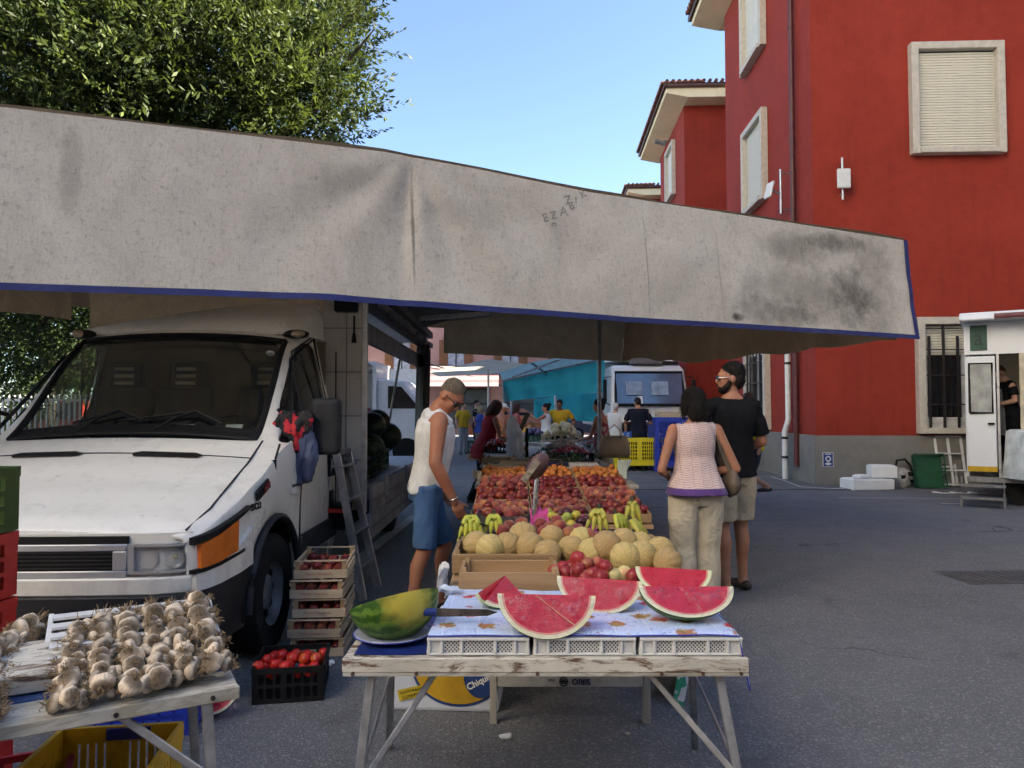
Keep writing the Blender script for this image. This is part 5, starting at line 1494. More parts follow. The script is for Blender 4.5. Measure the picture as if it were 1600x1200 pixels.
mb.tube([(.235 + math.cos(2 * math.pi * k / 24) * .018, 3.402, .19 + math.sin(2 * math.pi * k / 24) * .02) for k in range(25)], .0022, 5); mb.bx(.217, .253, 3.4, 3.403, .187, .193); mb.bx(.222, .248, 3.4, 3.403, .196, .199); mb.bx(.222, .248, 3.4, 3.403, .181, .184)
mb.build('emblem', BLACKP, fs)
letters('lettering', 'mm', .022, NAVY, fs, (.18, 3.402, .195), (R(90), R(180), 0), extrude=.001)

def crate(label, x0, x1, y0, y1, z, h, wall=.012, mat=None, name='wooden_crate', group=None, front=True, posts=True, slots=1, floor=True, cat='crate'):
    m, my = mat or (WOODC, WOODCY)
    t = thing(name, label, cat, ((x0 + x1) / 2, (y0 + y1) / 2, z), 0, group)
    hx, hy = (x1 - x0) / 2, (y1 - y0) / 2
    hb = h / slots
    for k in range(slots):
        za, zb = k * hb + (.004 if k else 0), (k + 1) * hb - .004
        if front:
            mb = MB(); mb.bx(-hx, hx, -hy, -hy + wall, za, zb); mb.build('slat', m, t, bevel=.0015)
        mb = MB(); mb.bx(-hx, hx, hy - wall, hy, za, zb); mb.build('slat', m, t, bevel=.0015)
        for s in (-1, 1):
            mb = MB(); mb.bx(s * hx - (wall if s > 0 else 0), s * hx + (wall if s < 0 else 0), -hy + wall, hy - wall, za, zb); mb.build('slat', my, t, bevel=.0015)
    if floor:
        mb = MB(); mb.bx(-hx + wall, hx - wall, -hy + wall, hy - wall, .001, .007); mb.build('floor', m, t)
    if posts:
        for sx in (-1, 1):
            for sy in (-1, 1):
                mb = MB(); mb.bx(sx * (hx - wall) - (.016 if sx > 0 else 0), sx * (hx - wall) + (.016 if sx < 0 else 0), sy * (hy - wall) - (.016 if sy > 0 else 0), sy * (hy - wall) + (.016 if sy < 0 else 0), .007, h + .012); mb.build('post', WOODPZ, t)
    return t
crate('empty brown wooden crate between the watermelon wedges and the melons', -.213, .19, 2.965, 3.22, .706, .075, .014, slots=1)
crate('wide wooden crate side board holding back the heaped melons', -.262, .20, 3.235, 3.62, .716, .085, .016)
C_RAG = mat_cloth('white_rag_cloth', (.62, .62, .62), .1, .6)
# plastic cup of paper / bag at the left end
mb = MB(); mb.sheet(lambda u, v: (-.274 - .018 * math.sin(u * 9 + v * 3) - .016 * v, 3.0 + u * .09, .79 - .10 * v * (1 - .35 * math.sin(u * 5)) + .012 * math.sin(u * 11)), 10, 10, (-.002, 0, 0)); tag(mb.build('white_rag', C_RAG, smooth=60), 'crumpled white rag hanging at the left end of the fruit stand', 'rag')
mb = MB(); mb.sphere((0, 0, .012), (.04, .03, .018), 12, 9); o = mb.build('paper_tissue', mk('pale_blue_paper', (.62, .72, .85), .8), smooth=40); wobble(o.data, .03, 28, 9); o.location = (-.235, 2.9, .715); tag(o, 'crumpled pale blue tissue at the corner of the printed cloth', 'tissue')
# melons
MELM = mat_melon()
def melon_mesh(seed):
    mb = MB(); mb.sphere((0, 0, 0), (.067, .067, .069), 40, 20)
    me = mb.mesh('melon')
    for v in me.vertices:
        c = v.co; a = math.atan2(c.y, c.x); t = c.z / .069
        k = 1 - .045 * max(0, 1 - abs(math.sin(a * 5)) / .35) * (1 - abs(t) ** 4) - .08 * math.exp(-(1 - t) * 9) - .04 * math.exp(-(1 + t) * 9) + .02 * mnoise.noise(c * 14 + Vector((seed, 0, 0)))
        v.co = Vector((c.x * k, c.y * k, c.z * k))
    me.polygons.foreach_set('use_smooth', [True] * len(me.polygons)); me.update()
    return give(me, MELM)
mels = [melon_mesh(s) for s in (1, 5, 9)]
MLAB = ['leftmost ochre melon behind the wooden crate board', 'second ochre melon from the left, low at the crate board', 'ochre melon third from the left beside the high one', 'high ochre melon fourth from the left near the peaches', 'ochre melon below the high one, fifth from the left', 'low ochre melon in the middle touching the crate board', 'high ochre melon in the middle under the yellow plums', 'ochre melon just left of the red apple pile', 'high ochre melon above the red apple pile', 'low ochre melon right behind the red apples', 'large high ochre melon right of the apple pile', 'high ochre melon below the ripe bananas', 'low ochre melon at the right of the apple pile, nearest the pale apples', 'low ochre melon second from the right end', 'upper ochre melon at the right end by the beige trousers', 'rightmost low ochre melon above the bare watermelon wedge', 'ochre melon half hidden at the back in the middle', 'ochre melon half hidden at the back below the bananas']
for (x, y, z) in ((745, 851, .79), (766, 857, .785), (793, 853, .79), (817, 838, .82), (829, 855, .79), (856, 864, .785), (862, 841, .815), (893, 858, .79), (909, 844, .81), (926, 864, .785), (948, 853, .82), (974, 847, .82), (977, 871, .785), (1003, 869, .785), (1032, 861, .79), (1043, 878, .775), (880, 838, .80), (1000, 852, .80)):
    p = G(x, y, z); MCNT = globals().get('MCNT', 0) + 1
    fruit('melon', mels, p, MLAB[MCNT - 1], 'melon', 'netted melons on the fruit stand', .98, (R(RN.uniform(50, 125)), R(RN.uniform(-30, 30)), R(RN.uniform(-60, 60))))
# apples
for i, (x, y, z) in enumerate(((903, 874, .805), (917, 882, .79), (933, 882, .785), (946, 886, .785), (891, 887, .765), (882, 895, .755), (896, 896, .752), (916, 901, .75), (940, 902, .75), (926, 896, .762), (905, 890, .775), (880, 889, .76), (990, 900, .755), (868, 893, .75))):
    fruit('apple', apples, G(x, y, z), 'red apple piled in front of the ochre melons', 'apple', 'red apples on the fruit stand', .98)
for (x, y, z) in ((959, 898, .755), (975, 897, .755)):
    fruit('apple', applesy, G(x, y, z), 'pale yellow apple at the right end of the red apple pile', 'apple', 'pale apples on the fruit stand', .98)
# row behind the melons: large peaches, plums, bananas
for (x, y, z) in ((795, 822, .84), (808, 833, .82), (820, 826, .83), (830, 831, .83), (845, 820, .84), (860, 826, .84), (875, 824, .85), (890, 834, .835), (902, 830, .84), (786, 830, .82), (935, 842, .83), (968, 836, .83), (920, 838, .83), (870, 815, .85), (815, 818, .83), (851, 833, .835)):
    fruit('peach', peaches, G(x, y, z), 'large red and yellow peach in the row behind the melons', 'peach', 'large peaches behind the melons', 1.18)
for (x, y, z) in ((856, 801, .86), (868, 809, .855), (880, 813, .85), (892, 820, .85), (900, 805, .86), (862, 806, .855), (886, 808, .855)):
    fruit('plum', plums, G(x, y, z), 'yellow green plum lying on pink tissue paper', 'plum', 'yellow plums on pink paper')
for (x, y, z) in ((875, 803, .86), (886, 801, .86), (908, 815, .85), (916, 812, .85)):
    fruit('plum', plumd, G(x, y, z), 'dark purple plum beside the yellow plums', 'plum', 'dark plums on pink paper')
PINKP = mk('pink_tissue_paper', (.62, .06, .26), .7, var=.2, scale=20)
for (x, y, d, w, lab) in ((843, 815, 3.98, .10, 'bright pink tissue paper beside the steel pole of the scale'), (918, 826, 3.95, .09, 'bright pink tissue paper beside the right hand bananas')):
    p = P(x, y, d); mb = MB(); mb.grid(lambda u, v: Vector((p.x + (u - .5) * w, p.y - .04 + v * .1, p.z - .03 + .09 * v + .03 * mnoise.noise(Vector((u * 5, v * 5, x))))), 10, 8); tag(mb.build('tissue_paper', PINKP, smooth=40), lab, 'paper')
BANY = mk('yellow_banana', (.50, .38, .05), .5, var=.15, scale=30, col2=(.30, .33, .05)); BANG = mk('green_banana', (.30, .38, .04), .5, var=.2, scale=30, col2=(.50, .46, .05)); BTIP = mk('banana_tip', (.05, .045, .02), .8)
def bananas(label, base, n, mat, yaw, lift, L=.15, spread=.5):
    L *= .92; lift *= .72
    t = thing('banana_bunch', label, 'bananas', base, yaw); t.scale = (.84, .84, .80)
    for k in range(n):
        a = (k - (n - 1) / 2) * spread / max(1, n - 1) * 2
        pts = []; rs = []
        for i in range(10):
            f = i / 9; ang = lift * (1 - f) - .5 * (1 - lift) * f
            r = L * f
            pts.append(Vector((math.sin(a) * r * 1.0 + (k - n / 2) * .006, -math.cos(a) * r * .55 * (1.2 - lift * .4), .05 + lift * .11 * math.cos(f * 2.4) - .04 * f * (1 - lift))))
            rs.append(.004 + .0145 * math.sin(min(1, f * 1.12 + .06) * math.pi) ** .55 if 0 < i < 9 else .005)
        mb = MB(); mb.tube(pts, rs, 7); b = mb.build('banana', mat, t, smooth=60)
        mb = MB(); mb.tube([pts[-1], pts[-1] + (pts[-1] - pts[-2]) * .35], [.0052, .003], 6); mb.build('tip', BTIP, b)
    mb = MB(); mb.tube([Vector((0, .0, .05 + lift * .11)), Vector((0, .01, .075 + lift * .12))], [.014, .010], 7); mb.build('stalk', BTIP, t)
    return t
bananas('green tipped banana bunch at the left end behind the melons', G(737, 838, .80), 5, BANG, 0, 1.0)
bananas('second green tipped banana bunch beside the left end one', G(772, 832, .81), 4, BANG, .1, .8, .13)
bananas('upright ripe banana bunch near the dark plums', G(936, 828, .83), 4, BANY, -.3, 1.0)
bananas('ripe banana bunch lying with its tips to the right', G(985, 832, .83), 5, BANY, 1.25, .35, .17, .6)
bananas('greenish banana bunch between the two ripe bunches', G(962, 828, .83), 4, BANG, .9, .6, .15)
bananas('small ripe banana bunch standing behind the others at right', G(988, 815, .85), 3, BANY, .1, 1.0, .11)
# boxes of peaches: three columns, four rows
cols = [(-.225, .105), (.113, .443), (.451, .781)]
place = ('left', 'middle', 'right'); rows_ = ('front', 'second', 'third', 'rear')
for j in range(4):
    for i in range(3):
        y0 = 4.14 + j * .385; y1 = y0 + .37
        z = sl((y0 + y1) / 2) + .012
        t = crate('%s column cardboard peach box in the %s row of the fruit stand' % (place[i], rows_[j]) if j < 3 else '%s column cardboard apricot box in the rear row' % place[i], cols[i][0], cols[i][1], y0, y1, z, .052, .006, (CARD, CARD), 'fruit_box', 'fruit boxes on the stand', posts=False, cat='box')
        t.rotation_euler = (R(5.4), 0, 0)
        ap = j == 3
        n = 6 if ap else 5; pitch = .318 / n
        for a in range(n):
            for b in range(n):
                if RN.random() < .04: continue
                x = cols[i][0] + .006 + pitch * (a + .5 + (.28 if b % 2 else -.1)) * .97 + RN.uniform(-.009, .009) ; y = y0 + .02 + (.33 / n) * (b + .5) + RN.uniform(-.011, .011)
                zz = sl(y) + .012 + (.030 if not ap else .026) + RN.uniform(.0, .026)
                if ap: fruit('apricot', apris, (x, y, zz + .006), 'orange apricot in the %s column box of the rear row' % place[i], 'apricot', 'apricots on the fruit stand')
                elif (i, j) in ((0, 0), (1, 0), (0, 2), (2, 1)) and RN.random() < .75: fruit('peach', peaches, (x, y, zz), 'red and yellow peach in the %s column box of the %s row' % (place[i], rows_[j]), 'peach', 'peaches in boxes on the fruit stand', .97)
                else: fruit('nectarine', nects, (x, y, zz), 'dark red nectarine in the %s column box of the %s row' % (place[i], rows_[j]), 'nectarine', 'nectarines in boxes on the fruit stand', .98)
# scale with oval display on a pole and steel pan
scp = P(833, 822, 4.02)
sca = thing('market_scale', 'market scale with brown oval display on a steel pole', 'scale', (scp.x, scp.y, .79))
mb = MB(); mb.bx(-.30, .03, -.02, .2, -.02, .02); mb.build('base', ALUD, sca, bevel=.006)
mb = MB(); mb.cyl((0, .0, .02), (.025, .0, .30), .014, n=12); mb.build('pole', mk('steel_tube', (.55, .55, .56), .25, .9), sca, smooth=60)
mb = MB(); mb.sphere((0, 0, 0), (.085, .045, .052), 24, 14); o = mb.build('display', mk('brown_display', (.10, .045, .045), .45, var=.1), sca, smooth=60); o.location = (.025, 0, .335); o.rotation_euler = (R(8), R(-52), R(12))
mb = MB(); mb.bx(-.08, .06, -.052, -.045, -.02, .012); o2 = mb.build('display_glass', mk('display_window', (.35, .30, .24), .3, var=.3, scale=40), sca); o2.location = (.0, -.005, .325); o2.rotation_euler = (R(8), R(-52), R(-20))
mb = MB(); mb.cyl((.055, 0, .39), (.062, 0, .415), .012, n=8); mb.build('cap', mk('blue_grey_cap', (.2, .25, .35), .4), sca, smooth=60)
mb = MB(); mb.prism([(-.15, .06), (.15, .06), (.13, 0), (-.13, 0)], lambda p, k: (-.16 + p[0], -.05 + k * .22, .035 + p[1])); 
mb = MB()
mb.bx(-.30, -.03, -.06, .16, .03, .034); mb.bar((-.30, -.06, .05), (-.03, -.06, .05), .003, .04); mb.bx(-.305, -.30, -.06, .16, .03, .085); mb.bx(-.03, -.026, -.06, .16, .03, .075); mb.build('pan', mk('pan_steel', (.42, .43, .46), .22, .9, var=.1), sca)
for (dx, dy, dz) in ((-.24, 0, .072), (-.2, -.01, .072), (-.145, .03, .078), (-.10, 0, .078), (-.075, .03, .076), (-.12, -.02, .07)):
    fruit('peach', peaches if dx > -.19 else nects, (scp.x + dx, scp.y + dy, .79 + dz), 'peach lying in the steel pan of the scale', 'peach', 'peaches in the scale pan', 1.1)
# banana carton and sack below the stall
cb = thing('banana_carton', 'white banana carton with yellow and blue oval print under the table', 'carton', (-.30, 3.72, 0), R(-4))
mb = MB(); mb.bx(-.27, .25, -.18, .18, .0, .34); mb.build('shell', mk('carton_white', (.58, .62, .72), .7, var=.05), cb, bevel=.015, bseg=2)
def oval(name, cx, cz, rx, rz, y, mat):
    mb = MB(); mb.prism([(cx + rx * math.cos(2 * math.pi * k / 40), cz + rz * math.sin(2 * math.pi * k / 40)) for k in range(40)], lambda p, k: (max(-.268, min(.248, p[0])), y - .002 * k, max(.004, min(.336, p[1])))); return mb.build(name, mat, cb)
oval('oval_border', .06, .21, .225, .185, -.181, mk('print_blue', (.015, .06, .24), .6)); oval('oval_field', .06, .21, .212, .172, -.1835, mk('print_yellow', (.62, .36, .02), .6))
oval('badge', .165, .17, .08, .10, -.186, mk('print_blue', 0)); letters('lettering', 'Chiquita', .042, WHITEPAPER, cb, (.165, -.19, .15), (R(90), R(-28), 0), extrude=.001, bold=.001)
mb = MB(); mb.box((-.165, -.183, .085), (.13, .004, .05), (0, R(-14), 0)); mb.build('note', mk('print_lemon', (.65, .48, .03), .6), cb)
letters('lettering', 'GUSTO PULITO', .016, BLACKP, cb, (-.165, -.186, .095), (R(90), R(-14), 0), extrude=.0006); letters('lettering', 'CLIMATICO', .02, BLACKP, cb, (-.16, -.186, .073), (R(90), R(-14), 0), extrude=.0006)
mb = MB(); mb.sphere((0, 0, .16), (.10, .09, .17), 14, 12); o = mb.build('produce_sack', mk('sack_grey', (.20, .17, .13), .9, var=.2), smooth=60); wobble(o.data, .03, 12, 2); o.location = (.78, 3.75, 0); o.rotation_euler = (0, R(8), 0)
tag(o, 'grey brown sack standing on the asphalt behind the right table leg', 'sack')
mb = MB(); mb.bx(-.012, .045, -.004, .004, 0, .19); o = mb.build('seed_packet', mk('green_white_packet', (.03, .30, .16), .6, var=.1, col2=(.6, .6, .6), scale=14, fac=(.5, .52)), bevel=.002); o.location = (.78, 3.60, .0); o.rotation_euler = (R(-10), R(14), 0); tag(o, 'green and white packet leaning on the sack behind the table leg', 'packet')

# ------------------------------------------------------------------ garlic table at the left
GZ = .735
ga = Vector((-.69, 1.88)); gb = Vector((-1.085, 1.66)); gu = (ga - gb).normalized(); gv = Vector((-gu.y, gu.x))
GA = math.atan2(gu.y, gu.x)
gt = thing('garlic_table', 'folding table with weathered board edge loaded with garlic braids', 'table', (ga.x, ga.y, 0), GA)   # local x along the front edge (0 at its right end), y towards the back
for k in range(4):
    y0 = .0 + k * .125
    mb = MB(); mb.bx(-1.25, 0, y0 + .002, y0 + .12, GZ - .022, GZ); mb.build('plank', WOODGREY if k == 0 else mat_wood('blue_board_%d' % k, (.03, .07, .20), (.02, .05, .15)), gt, bevel=.003)
mb = MB(); mb.bx(-1.25, .003, -.012, .0, GZ - .034, GZ - .001); mb.build('front_board', WOODGREY, gt, bevel=.003)
for a, b in (((-.07, .03, GZ - .03), (-.02, -.06, 0)), ((-1.15, .03, GZ - .03), (-1.2, -.06, 0)), ((-.07, .42, GZ - .03), (-.02, .52, 0)), ((-1.15, .42, GZ - .03), (-1.2, .52, 0))): leg(a, b, .026, .02, 'leg', gt)
leg((-.27, .03, GZ - .03), (-.035, -.03, .50), .02, .008, 'brace', gt)
for x in (-.06, -.27): 
    mb = MB(); mb.cyl((x, -.016, GZ - .02), (x, -.012, GZ - .02), .006, n=8); mb.build('bolt', DARKIRON, gt)
# white slatted crate under the garlic and a white board
def to_g(x, y, z): return (ga.x + gu.x * x + gv.x * y, ga.y + gu.y * x + gv.y * y, z)
wc = thing('slatted_box', 'white slatted box under the right hand garlic braids', 'crate', to_g(-.22, .35, GZ + .002), GA)
for k in range(5):
    mb = MB(); mb.bx(-.20, .20, -.13 + k * .055, -.083 + k * .055, .055 + .012 * k, .062 + .012 * k); mb.build('slat', WHITEP, wc)
for s in (-1, 1):
    mb = MB(); mb.prism([(-.14, 0), (.15, 0), (.15, .11), (-.14, .05)], lambda p, k: (s * .20 + .012 * k * s, p[0], p[1])); sd = mb.build('side', WHITEP, wc)
    for k in range(4):
        mb = MB(); mb.bx(s * .2135 - .001, s * .2135 + .001, -.10 + k * .06, -.06 + k * .06, .035 + k * .012, .04 + k * .012); mb.build('slot', BLACKP, sd)
wb2 = thing('white_board', 'white painted board lying between the two heaps of garlic', 'board', to_g(-.46, .26, GZ + .012), GA)
mb = MB(); mb.box((0, 0, .03), (.22, .20, .05), (R(8), 0, 0)); mb.build('plank', WOODWHITE, wb2, bevel=.004)
# garlic
GARM = mat_garlic(); STRAW = mk('dry_straw', (.19, .12, .06), .9, var=.3, scale=50, col2=(.34, .24, .13))
def bulb_mesh(seed):
    mb = MB(); mb.lathe([(.0008, -.019), (.011, -.0195), (.022, -.015), (.029, -.005), (.029, .004), (.021, .014), (.010, .021), (.005, .026), (.004, .032)], 20)
    me = mb.mesh('bulb')
    for v in me.vertices:
        c = v.co; a = math.atan2(c.y, c.x); k = 1 + .045 * math.cos(a * (5 + seed % 3) + seed) * (1 if c.z < .02 else .3) + .04 * mnoise.noise(c * 40 + Vector((seed, 0, 0)))
        v.co = Vector((c.x * k, c.y * k, c.z))
    me.polygons.foreach_set('use_smooth', [True] * len(me.polygons)); me.update(); return give(me, GARM)
bulbs = [bulb_mesh(s) for s in (1, 2, 3, 4)]
def tufts(V, c, d, n, L, rng, w=.0011):
    for _ in range(n):
        dd = Vector((d.x + rng.gauss(0, .55), d.y + rng.gauss(0, .55), d.z + rng.gauss(0, .55))).normalized()
        s = Vector(c) + Vector((rng.gauss(0, .006), rng.gauss(0, .006), rng.gauss(0, .006))); e = s + dd * L * rng.uniform(.5, 1.2)
        sd = dd.cross(Vector((rng.gauss(0, 1), rng.gauss(0, 1), rng.gauss(0, 1)))).normalized() * w
        m_ = (s + e) / 2 + Vector((rng.gauss(0, .003), rng.gauss(0, .003), rng.gauss(0, .003)))
        V += [s - sd, s + sd, e + sd * .4, e - sd * .4]
def braid(label, p0, p1, n, width, seed, s=1.0):
    """braid from p0 (near end) to p1 (far end): table coordinates (x, y, z)"""
    rng = random.Random(seed)
    a, b = Vector(to_g(*p0)), Vector(to_g(*p1))
    t = thing('garlic_braid', label, 'garlic', a, 0, 'garlic braids on the folding table')
    d = (b - a); L = d.length; d.normalize(); side = d.cross(Vector((0, 0, 1))).normalized(); V = []
    for k in range(n):
        f = (k + .3) / n
        for q in (0, -1, 1):                              # a raised spine of overlapping bulbs with smaller ones tucked in on both sides
            if q and rng.random() < .18: continue
            off = q * .024 + rng.uniform(-.008, .008)
            c = d * (f * L + rng.uniform(-.014, .014) + (.02 if q else 0)) + side * off + Vector((0, 0, (.014 if q == 0 else -.002) + rng.uniform(-.006, .006)))
            ax = (-d * rng.uniform(.1, .8) + side * (q * 1.0 + rng.gauss(0, .35)) + Vector((0, 0, .45 + rng.gauss(0, .3)))).normalized()
            o = shared('bulb', rng.choice(bulbs), c, (-ax).to_track_quat('Z', 'Y').to_euler(), s * (rng.uniform(.70, .98) if q == 0 else rng.uniform(.52, .80)), t)
            tufts(V, c + ax * .020, ax, 42, .009, rng, .0014)
            tufts(V, c - ax * .012 - Vector((0, 0, .006)), (d * .9 + side * q * .4), 12, .030, rng, .0022)
    for _ in range(4): tufts(V, d * L, d + Vector((0, 0, .25)), 22, .042, rng, .0024)
    q = quads('straw', np.array([tuple(v) for v in V]), STRAW, t); tag(q, kind='stuff')
    return t
zf, zk = GZ + .028, GZ + .115
braid('rightmost garlic braid beside the white slatted box', (-.05, .02, zf), (-.055, .43, zk + .0), 11, 2, 1)
braid('second garlic braid from the right edge of the table', (-.112, .005, zf), (-.116, .43, zk - .02), 11, 2, 2)
braid('third garlic braid from the right edge of the table', (-.175, .0, zf), (-.178, .43, zk - .01), 11, 2, 3)
braid('fourth garlic braid from the right edge of the table', (-.238, -.015, zf), (-.240, .43, zk - .02), 11, 2, 4)
braid('fifth garlic braid from the right, next to the left end of the main heap', (-.300, .0, zf), (-.302, .42, zk - .02), 11, 2, 5)
braid('garlic braid at the left end of the main heap beside bare blue board', (-.362, -.02, zf), (-.362, .40, zk - .04), 11, 2, 9)
braid('slanting garlic braid lying on the white board near the red crates', (-.58, .18, GZ + .06), (-.47, .50, GZ + .085), 11, 2, 6)
braid('garlic braid hanging over the table front left of the bare blue board', (-.53, -.04, GZ + .014), (-.55, .36, GZ + .075), 11, 2, 7)
braid('garlic braid at the left edge over the crimson crate', (-.61, -.045, GZ + .014), (-.63, .42, GZ + .08), 11, 2, 8)
braid('garlic braid heaped behind at the far left end of the table', (-.70, .0, GZ + .02), (-.70, .46, GZ + .10), 11, 2, 10)

# ------------------------------------------------------------------ plastic crates and boxes on the ground
def plastic_crate(label, loc, size, mat, rz=0.0, name='plastic_crate', rot=None, group=None, slots=(2, 8), cat='crate', bar=.006):
    """open crate with real slots: posts and bars around the four sides"""
    L, W, H = size
    t = thing(name, label, cat, loc, rz, group)
    if rot is not None: t.rotation_euler = rot
    w = .008
    mb = MB(); mb.bx(-L / 2, L / 2, -W / 2, W / 2, 0, .008); mb.build('floor', mat, t)
    for s in (-1, 1):
        for (l, ax) in ((L, 0), (W, 1)):
            mb = MB()
            def bb(u0, u1, z0, z1, proud=0.0):
                off = s * ((W if ax == 0 else L) / 2)
                n0, n1 = sorted((off - s * w, off + s * proud))
                if ax == 0: mb.bx(u0, u1, n0, n1, z0, z1)
                else: mb.bx(n0, n1, u0, u1, z0, z1)
            e = 0 if ax == 0 else w + .001
            bb(-l / 2 + e, l / 2 - e, H - H * .16, H, .006)
            bb(-l / 2 + e, l / 2 - e, .0081, H * .14)
            rows, n = slots
            zz0, zz1 = H * .14, H - H * .16
            for r in range(1, rows):
                z = lerp(zz0, zz1, r / rows); bb(-l / 2 + e, l / 2 - e, z - .008, z + .008)
            nn = max(3, int(n * l / L))
            for k in range(nn + 1):
                we = max(.016, bar); u = lerp(-l / 2 + e + we, l / 2 - e - we, k / nn); ww = max(.016, bar) if k in (0, nn) else bar
                if k == nn // 2: ww = max(.014, bar)
                for r in range(rows):
                    za, zb = lerp(zz0, zz1, r / rows) + (.0081 if r else .0001), lerp(zz0, zz1, (r + 1) / rows) - (.0081 if r < rows - 1 else .0001)
                    bb(u - ww, u + ww, za, zb)
            mb.build('side', mat, t)
    return t
# yellow crate in front, tipped so that its floor faces the camera
yc = P(182, 1160, 2.05)
plastic_crate('yellow plastic crate under the yellow crate with the blue patch', (-1.10, 1.97, 0), (.34, .44, .23), YELP, R(8), slots=(2, 9), name='lower_crate')
plastic_crate('yellow plastic crate with blue patch in front of the garlic table leg', (-1.10, 1.96, .235), (.33, .43, .275), YELP, R(8), slots=(2, 13), bar=.008, name='yellow_crate')
mb = MB(); mb.bx(-.06, .06, -.003, .003, -.016, .016); o = mb.build('blue_patch', mk('patch_blue', (.015, .03, .25), .5)); o.parent = bpy.data.objects['yellow_crate']; o.location = (.02, .203, .255)
plastic_crate('blue plastic crate on the asphalt behind the yellow crate', (-1.70, 3.42, 0), (.54, .36, .17), BLUEP, R(10), name='blue_crate')
plastic_crate('crimson plastic crate at the lower left edge under the garlic', (-1.42, 1.95, .32), (.46, .34, .12), MAGP, R(26), name='crimson_crate')
cst = [('red plastic crate at the bottom of the stack beside the van grille', REDP), ('red plastic crate second from the bottom of the stack', REDP), ('red plastic crate third from the bottom of the stack', REDP), ('red plastic crate just under the green one', REDP), ('green plastic crate on top of the red stack', GREENP)]
for k, (lab, m) in enumerate(cst):
    plastic_crate(lab, (-2.115, 2.62, k * .244 + .0), (.50, .36, .238), m, R(3 * (k % 2) - 1), group='stacked crates beside the van', name='stacked_crate', slots=(3, 4), bar=.034)
# black crate of tomatoes-red nectarines
bc = G(432, 1100)
plastic_crate('black plastic crate with red nectarines on the asphalt below the van', (bc.x + .02, bc.y + .19, 0), (.34, .36, .17), BLACKP, R(10), name='black_crate', slots=(2, 7))
REDF = [fruit_mesh('nectarine', .031, mat_fruit('bright_red_skin', (.46, .016, .014), (.60, .20, .05), .28, .56, .76), .12, .97, .07, s) for s in (21, 22)]
for a in range(5):
    for b in range(5):
        fruit('nectarine', REDF, (bc.x + .02 - .13 + a * .064 + RN.uniform(-.006, .006), bc.y + .06 + b * .062, .135 + RN.uniform(-.012, .025)), 'bright red nectarine in the black crate on the asphalt', 'nectarine', 'nectarines in the black crate')
# stack of five pale wooden crates of peaches
sc0 = G(500, 1022)
sl_me = {}
for k in range(5):
    lab = ('lowest', 'second lowest', 'middle', 'second highest', 'topmost')[k] + ' pale wooden crate of peaches in the stack beside the van wheel'
    off = (0, -.012, .004, -.006, .006)[k]
    x0, x1, y0 = sc0.x - .165 + off, sc0.x + .125 + off, sc0.y + off - .05
    t = thing('wooden_crate', lab, 'crate', ((x0 + x1) / 2, y0 + .22, k * .112), R((4, 3, 5, 4, 6)[k]), 'stacked peach crates by the van')
    hx, hy, h = .15, .22, .108
    for s in (-1, 1):
        mb = MB(); mb.bx(-hx, hx, s * hy - .004, s * hy + .004, .002, .05); mb.build('slat', WOODP, t)
        mb = MB(); mb.bx(s * hx - .004, s * hx + .004, -hy + .005, hy - .005, .002, .05); mb.build('slat', WOODPY, t)
        mb = MB(); mb.bx(-hx, hx, s * hy - .004, s * hy + .004, .098, .107); mb.build('top_slat', WOODP, t)
        mb = MB(); mb.bx(s * hx - .004, s * hx + .004, -hy + .005, hy - .005, .070, .09); mb.build('slat', WOODPY, t)
        for q in (-1, 1):
            mb = MB(); mb.bx(s * (hx - .005) - (.024 if s > 0 else 0), s * (hx - .005) + (.024 if s < 0 else 0), q * (hy - .005) - (.024 if q > 0 else 0), q * (hy - .005) + (.024 if q < 0 else 0), .002, .098 if True else h); mb.build('post', WOODPZ, t)
    mb = MB(); mb.bx(-hx + .005, hx - .005, -hy + .005, hy - .005, .002, .008); mb.build('floor', WOODP, t)
    me = text_mesh('FRUTTA DI STAGIONE' if False else 'Pesche Nettarine', .022, .0005); me.materials.clear(); o = put('lettering', me, mk('faded_red_ink', (.42, .16, .12), .8), t); o.location = (-.01, -hy - .0045, .027); o.rotation_euler = (R(90), 0, 0)
    for a in range(4):
        for b in range(3 if k < 4 else 6):
            if k == 4 and RN.random() < .35: continue
            p = Matrix.Rotation(t.rotation_euler.z, 3, 'Z') @ Vector((-.105 + a * .07, -.175 + b * .068, 0))
            fruit('peach', peaches if k % 2 else nects, ((x0 + x1) / 2 + p.x, y0 + .22 + p.y, k * .112 + .042 + RN.uniform(0, .01)), 'peach in the %s crate of the pale wooden stack by the van wheel' % ('lowest', 'second lowest', 'middle', 'second highest', 'topmost')[k], 'peach', 'peaches in the stacked crates', 1.02)
# clear bag with a slice of watermelon
bg_ = G(338, 1128)
wedge('watermelon slice inside a clear bag on the asphalt', (bg_.x - .04, bg_.y + .06, .115), .115, .10, R(-118), R(-60), Euler((R(4), R(-14), R(8))), RIND_D, False)
mb = MB(); mb.sphere((0, 0, .09), (.125, .085, .10), 26, 18); o = mb.build('plastic_bag', FILM, smooth=60); wobble(o.data, .035, 11, 6); o.location = (bg_.x - .04, bg_.y + .06, .0); tag(o, 'clear plastic bag around a watermelon slice on the asphalt', 'bag')
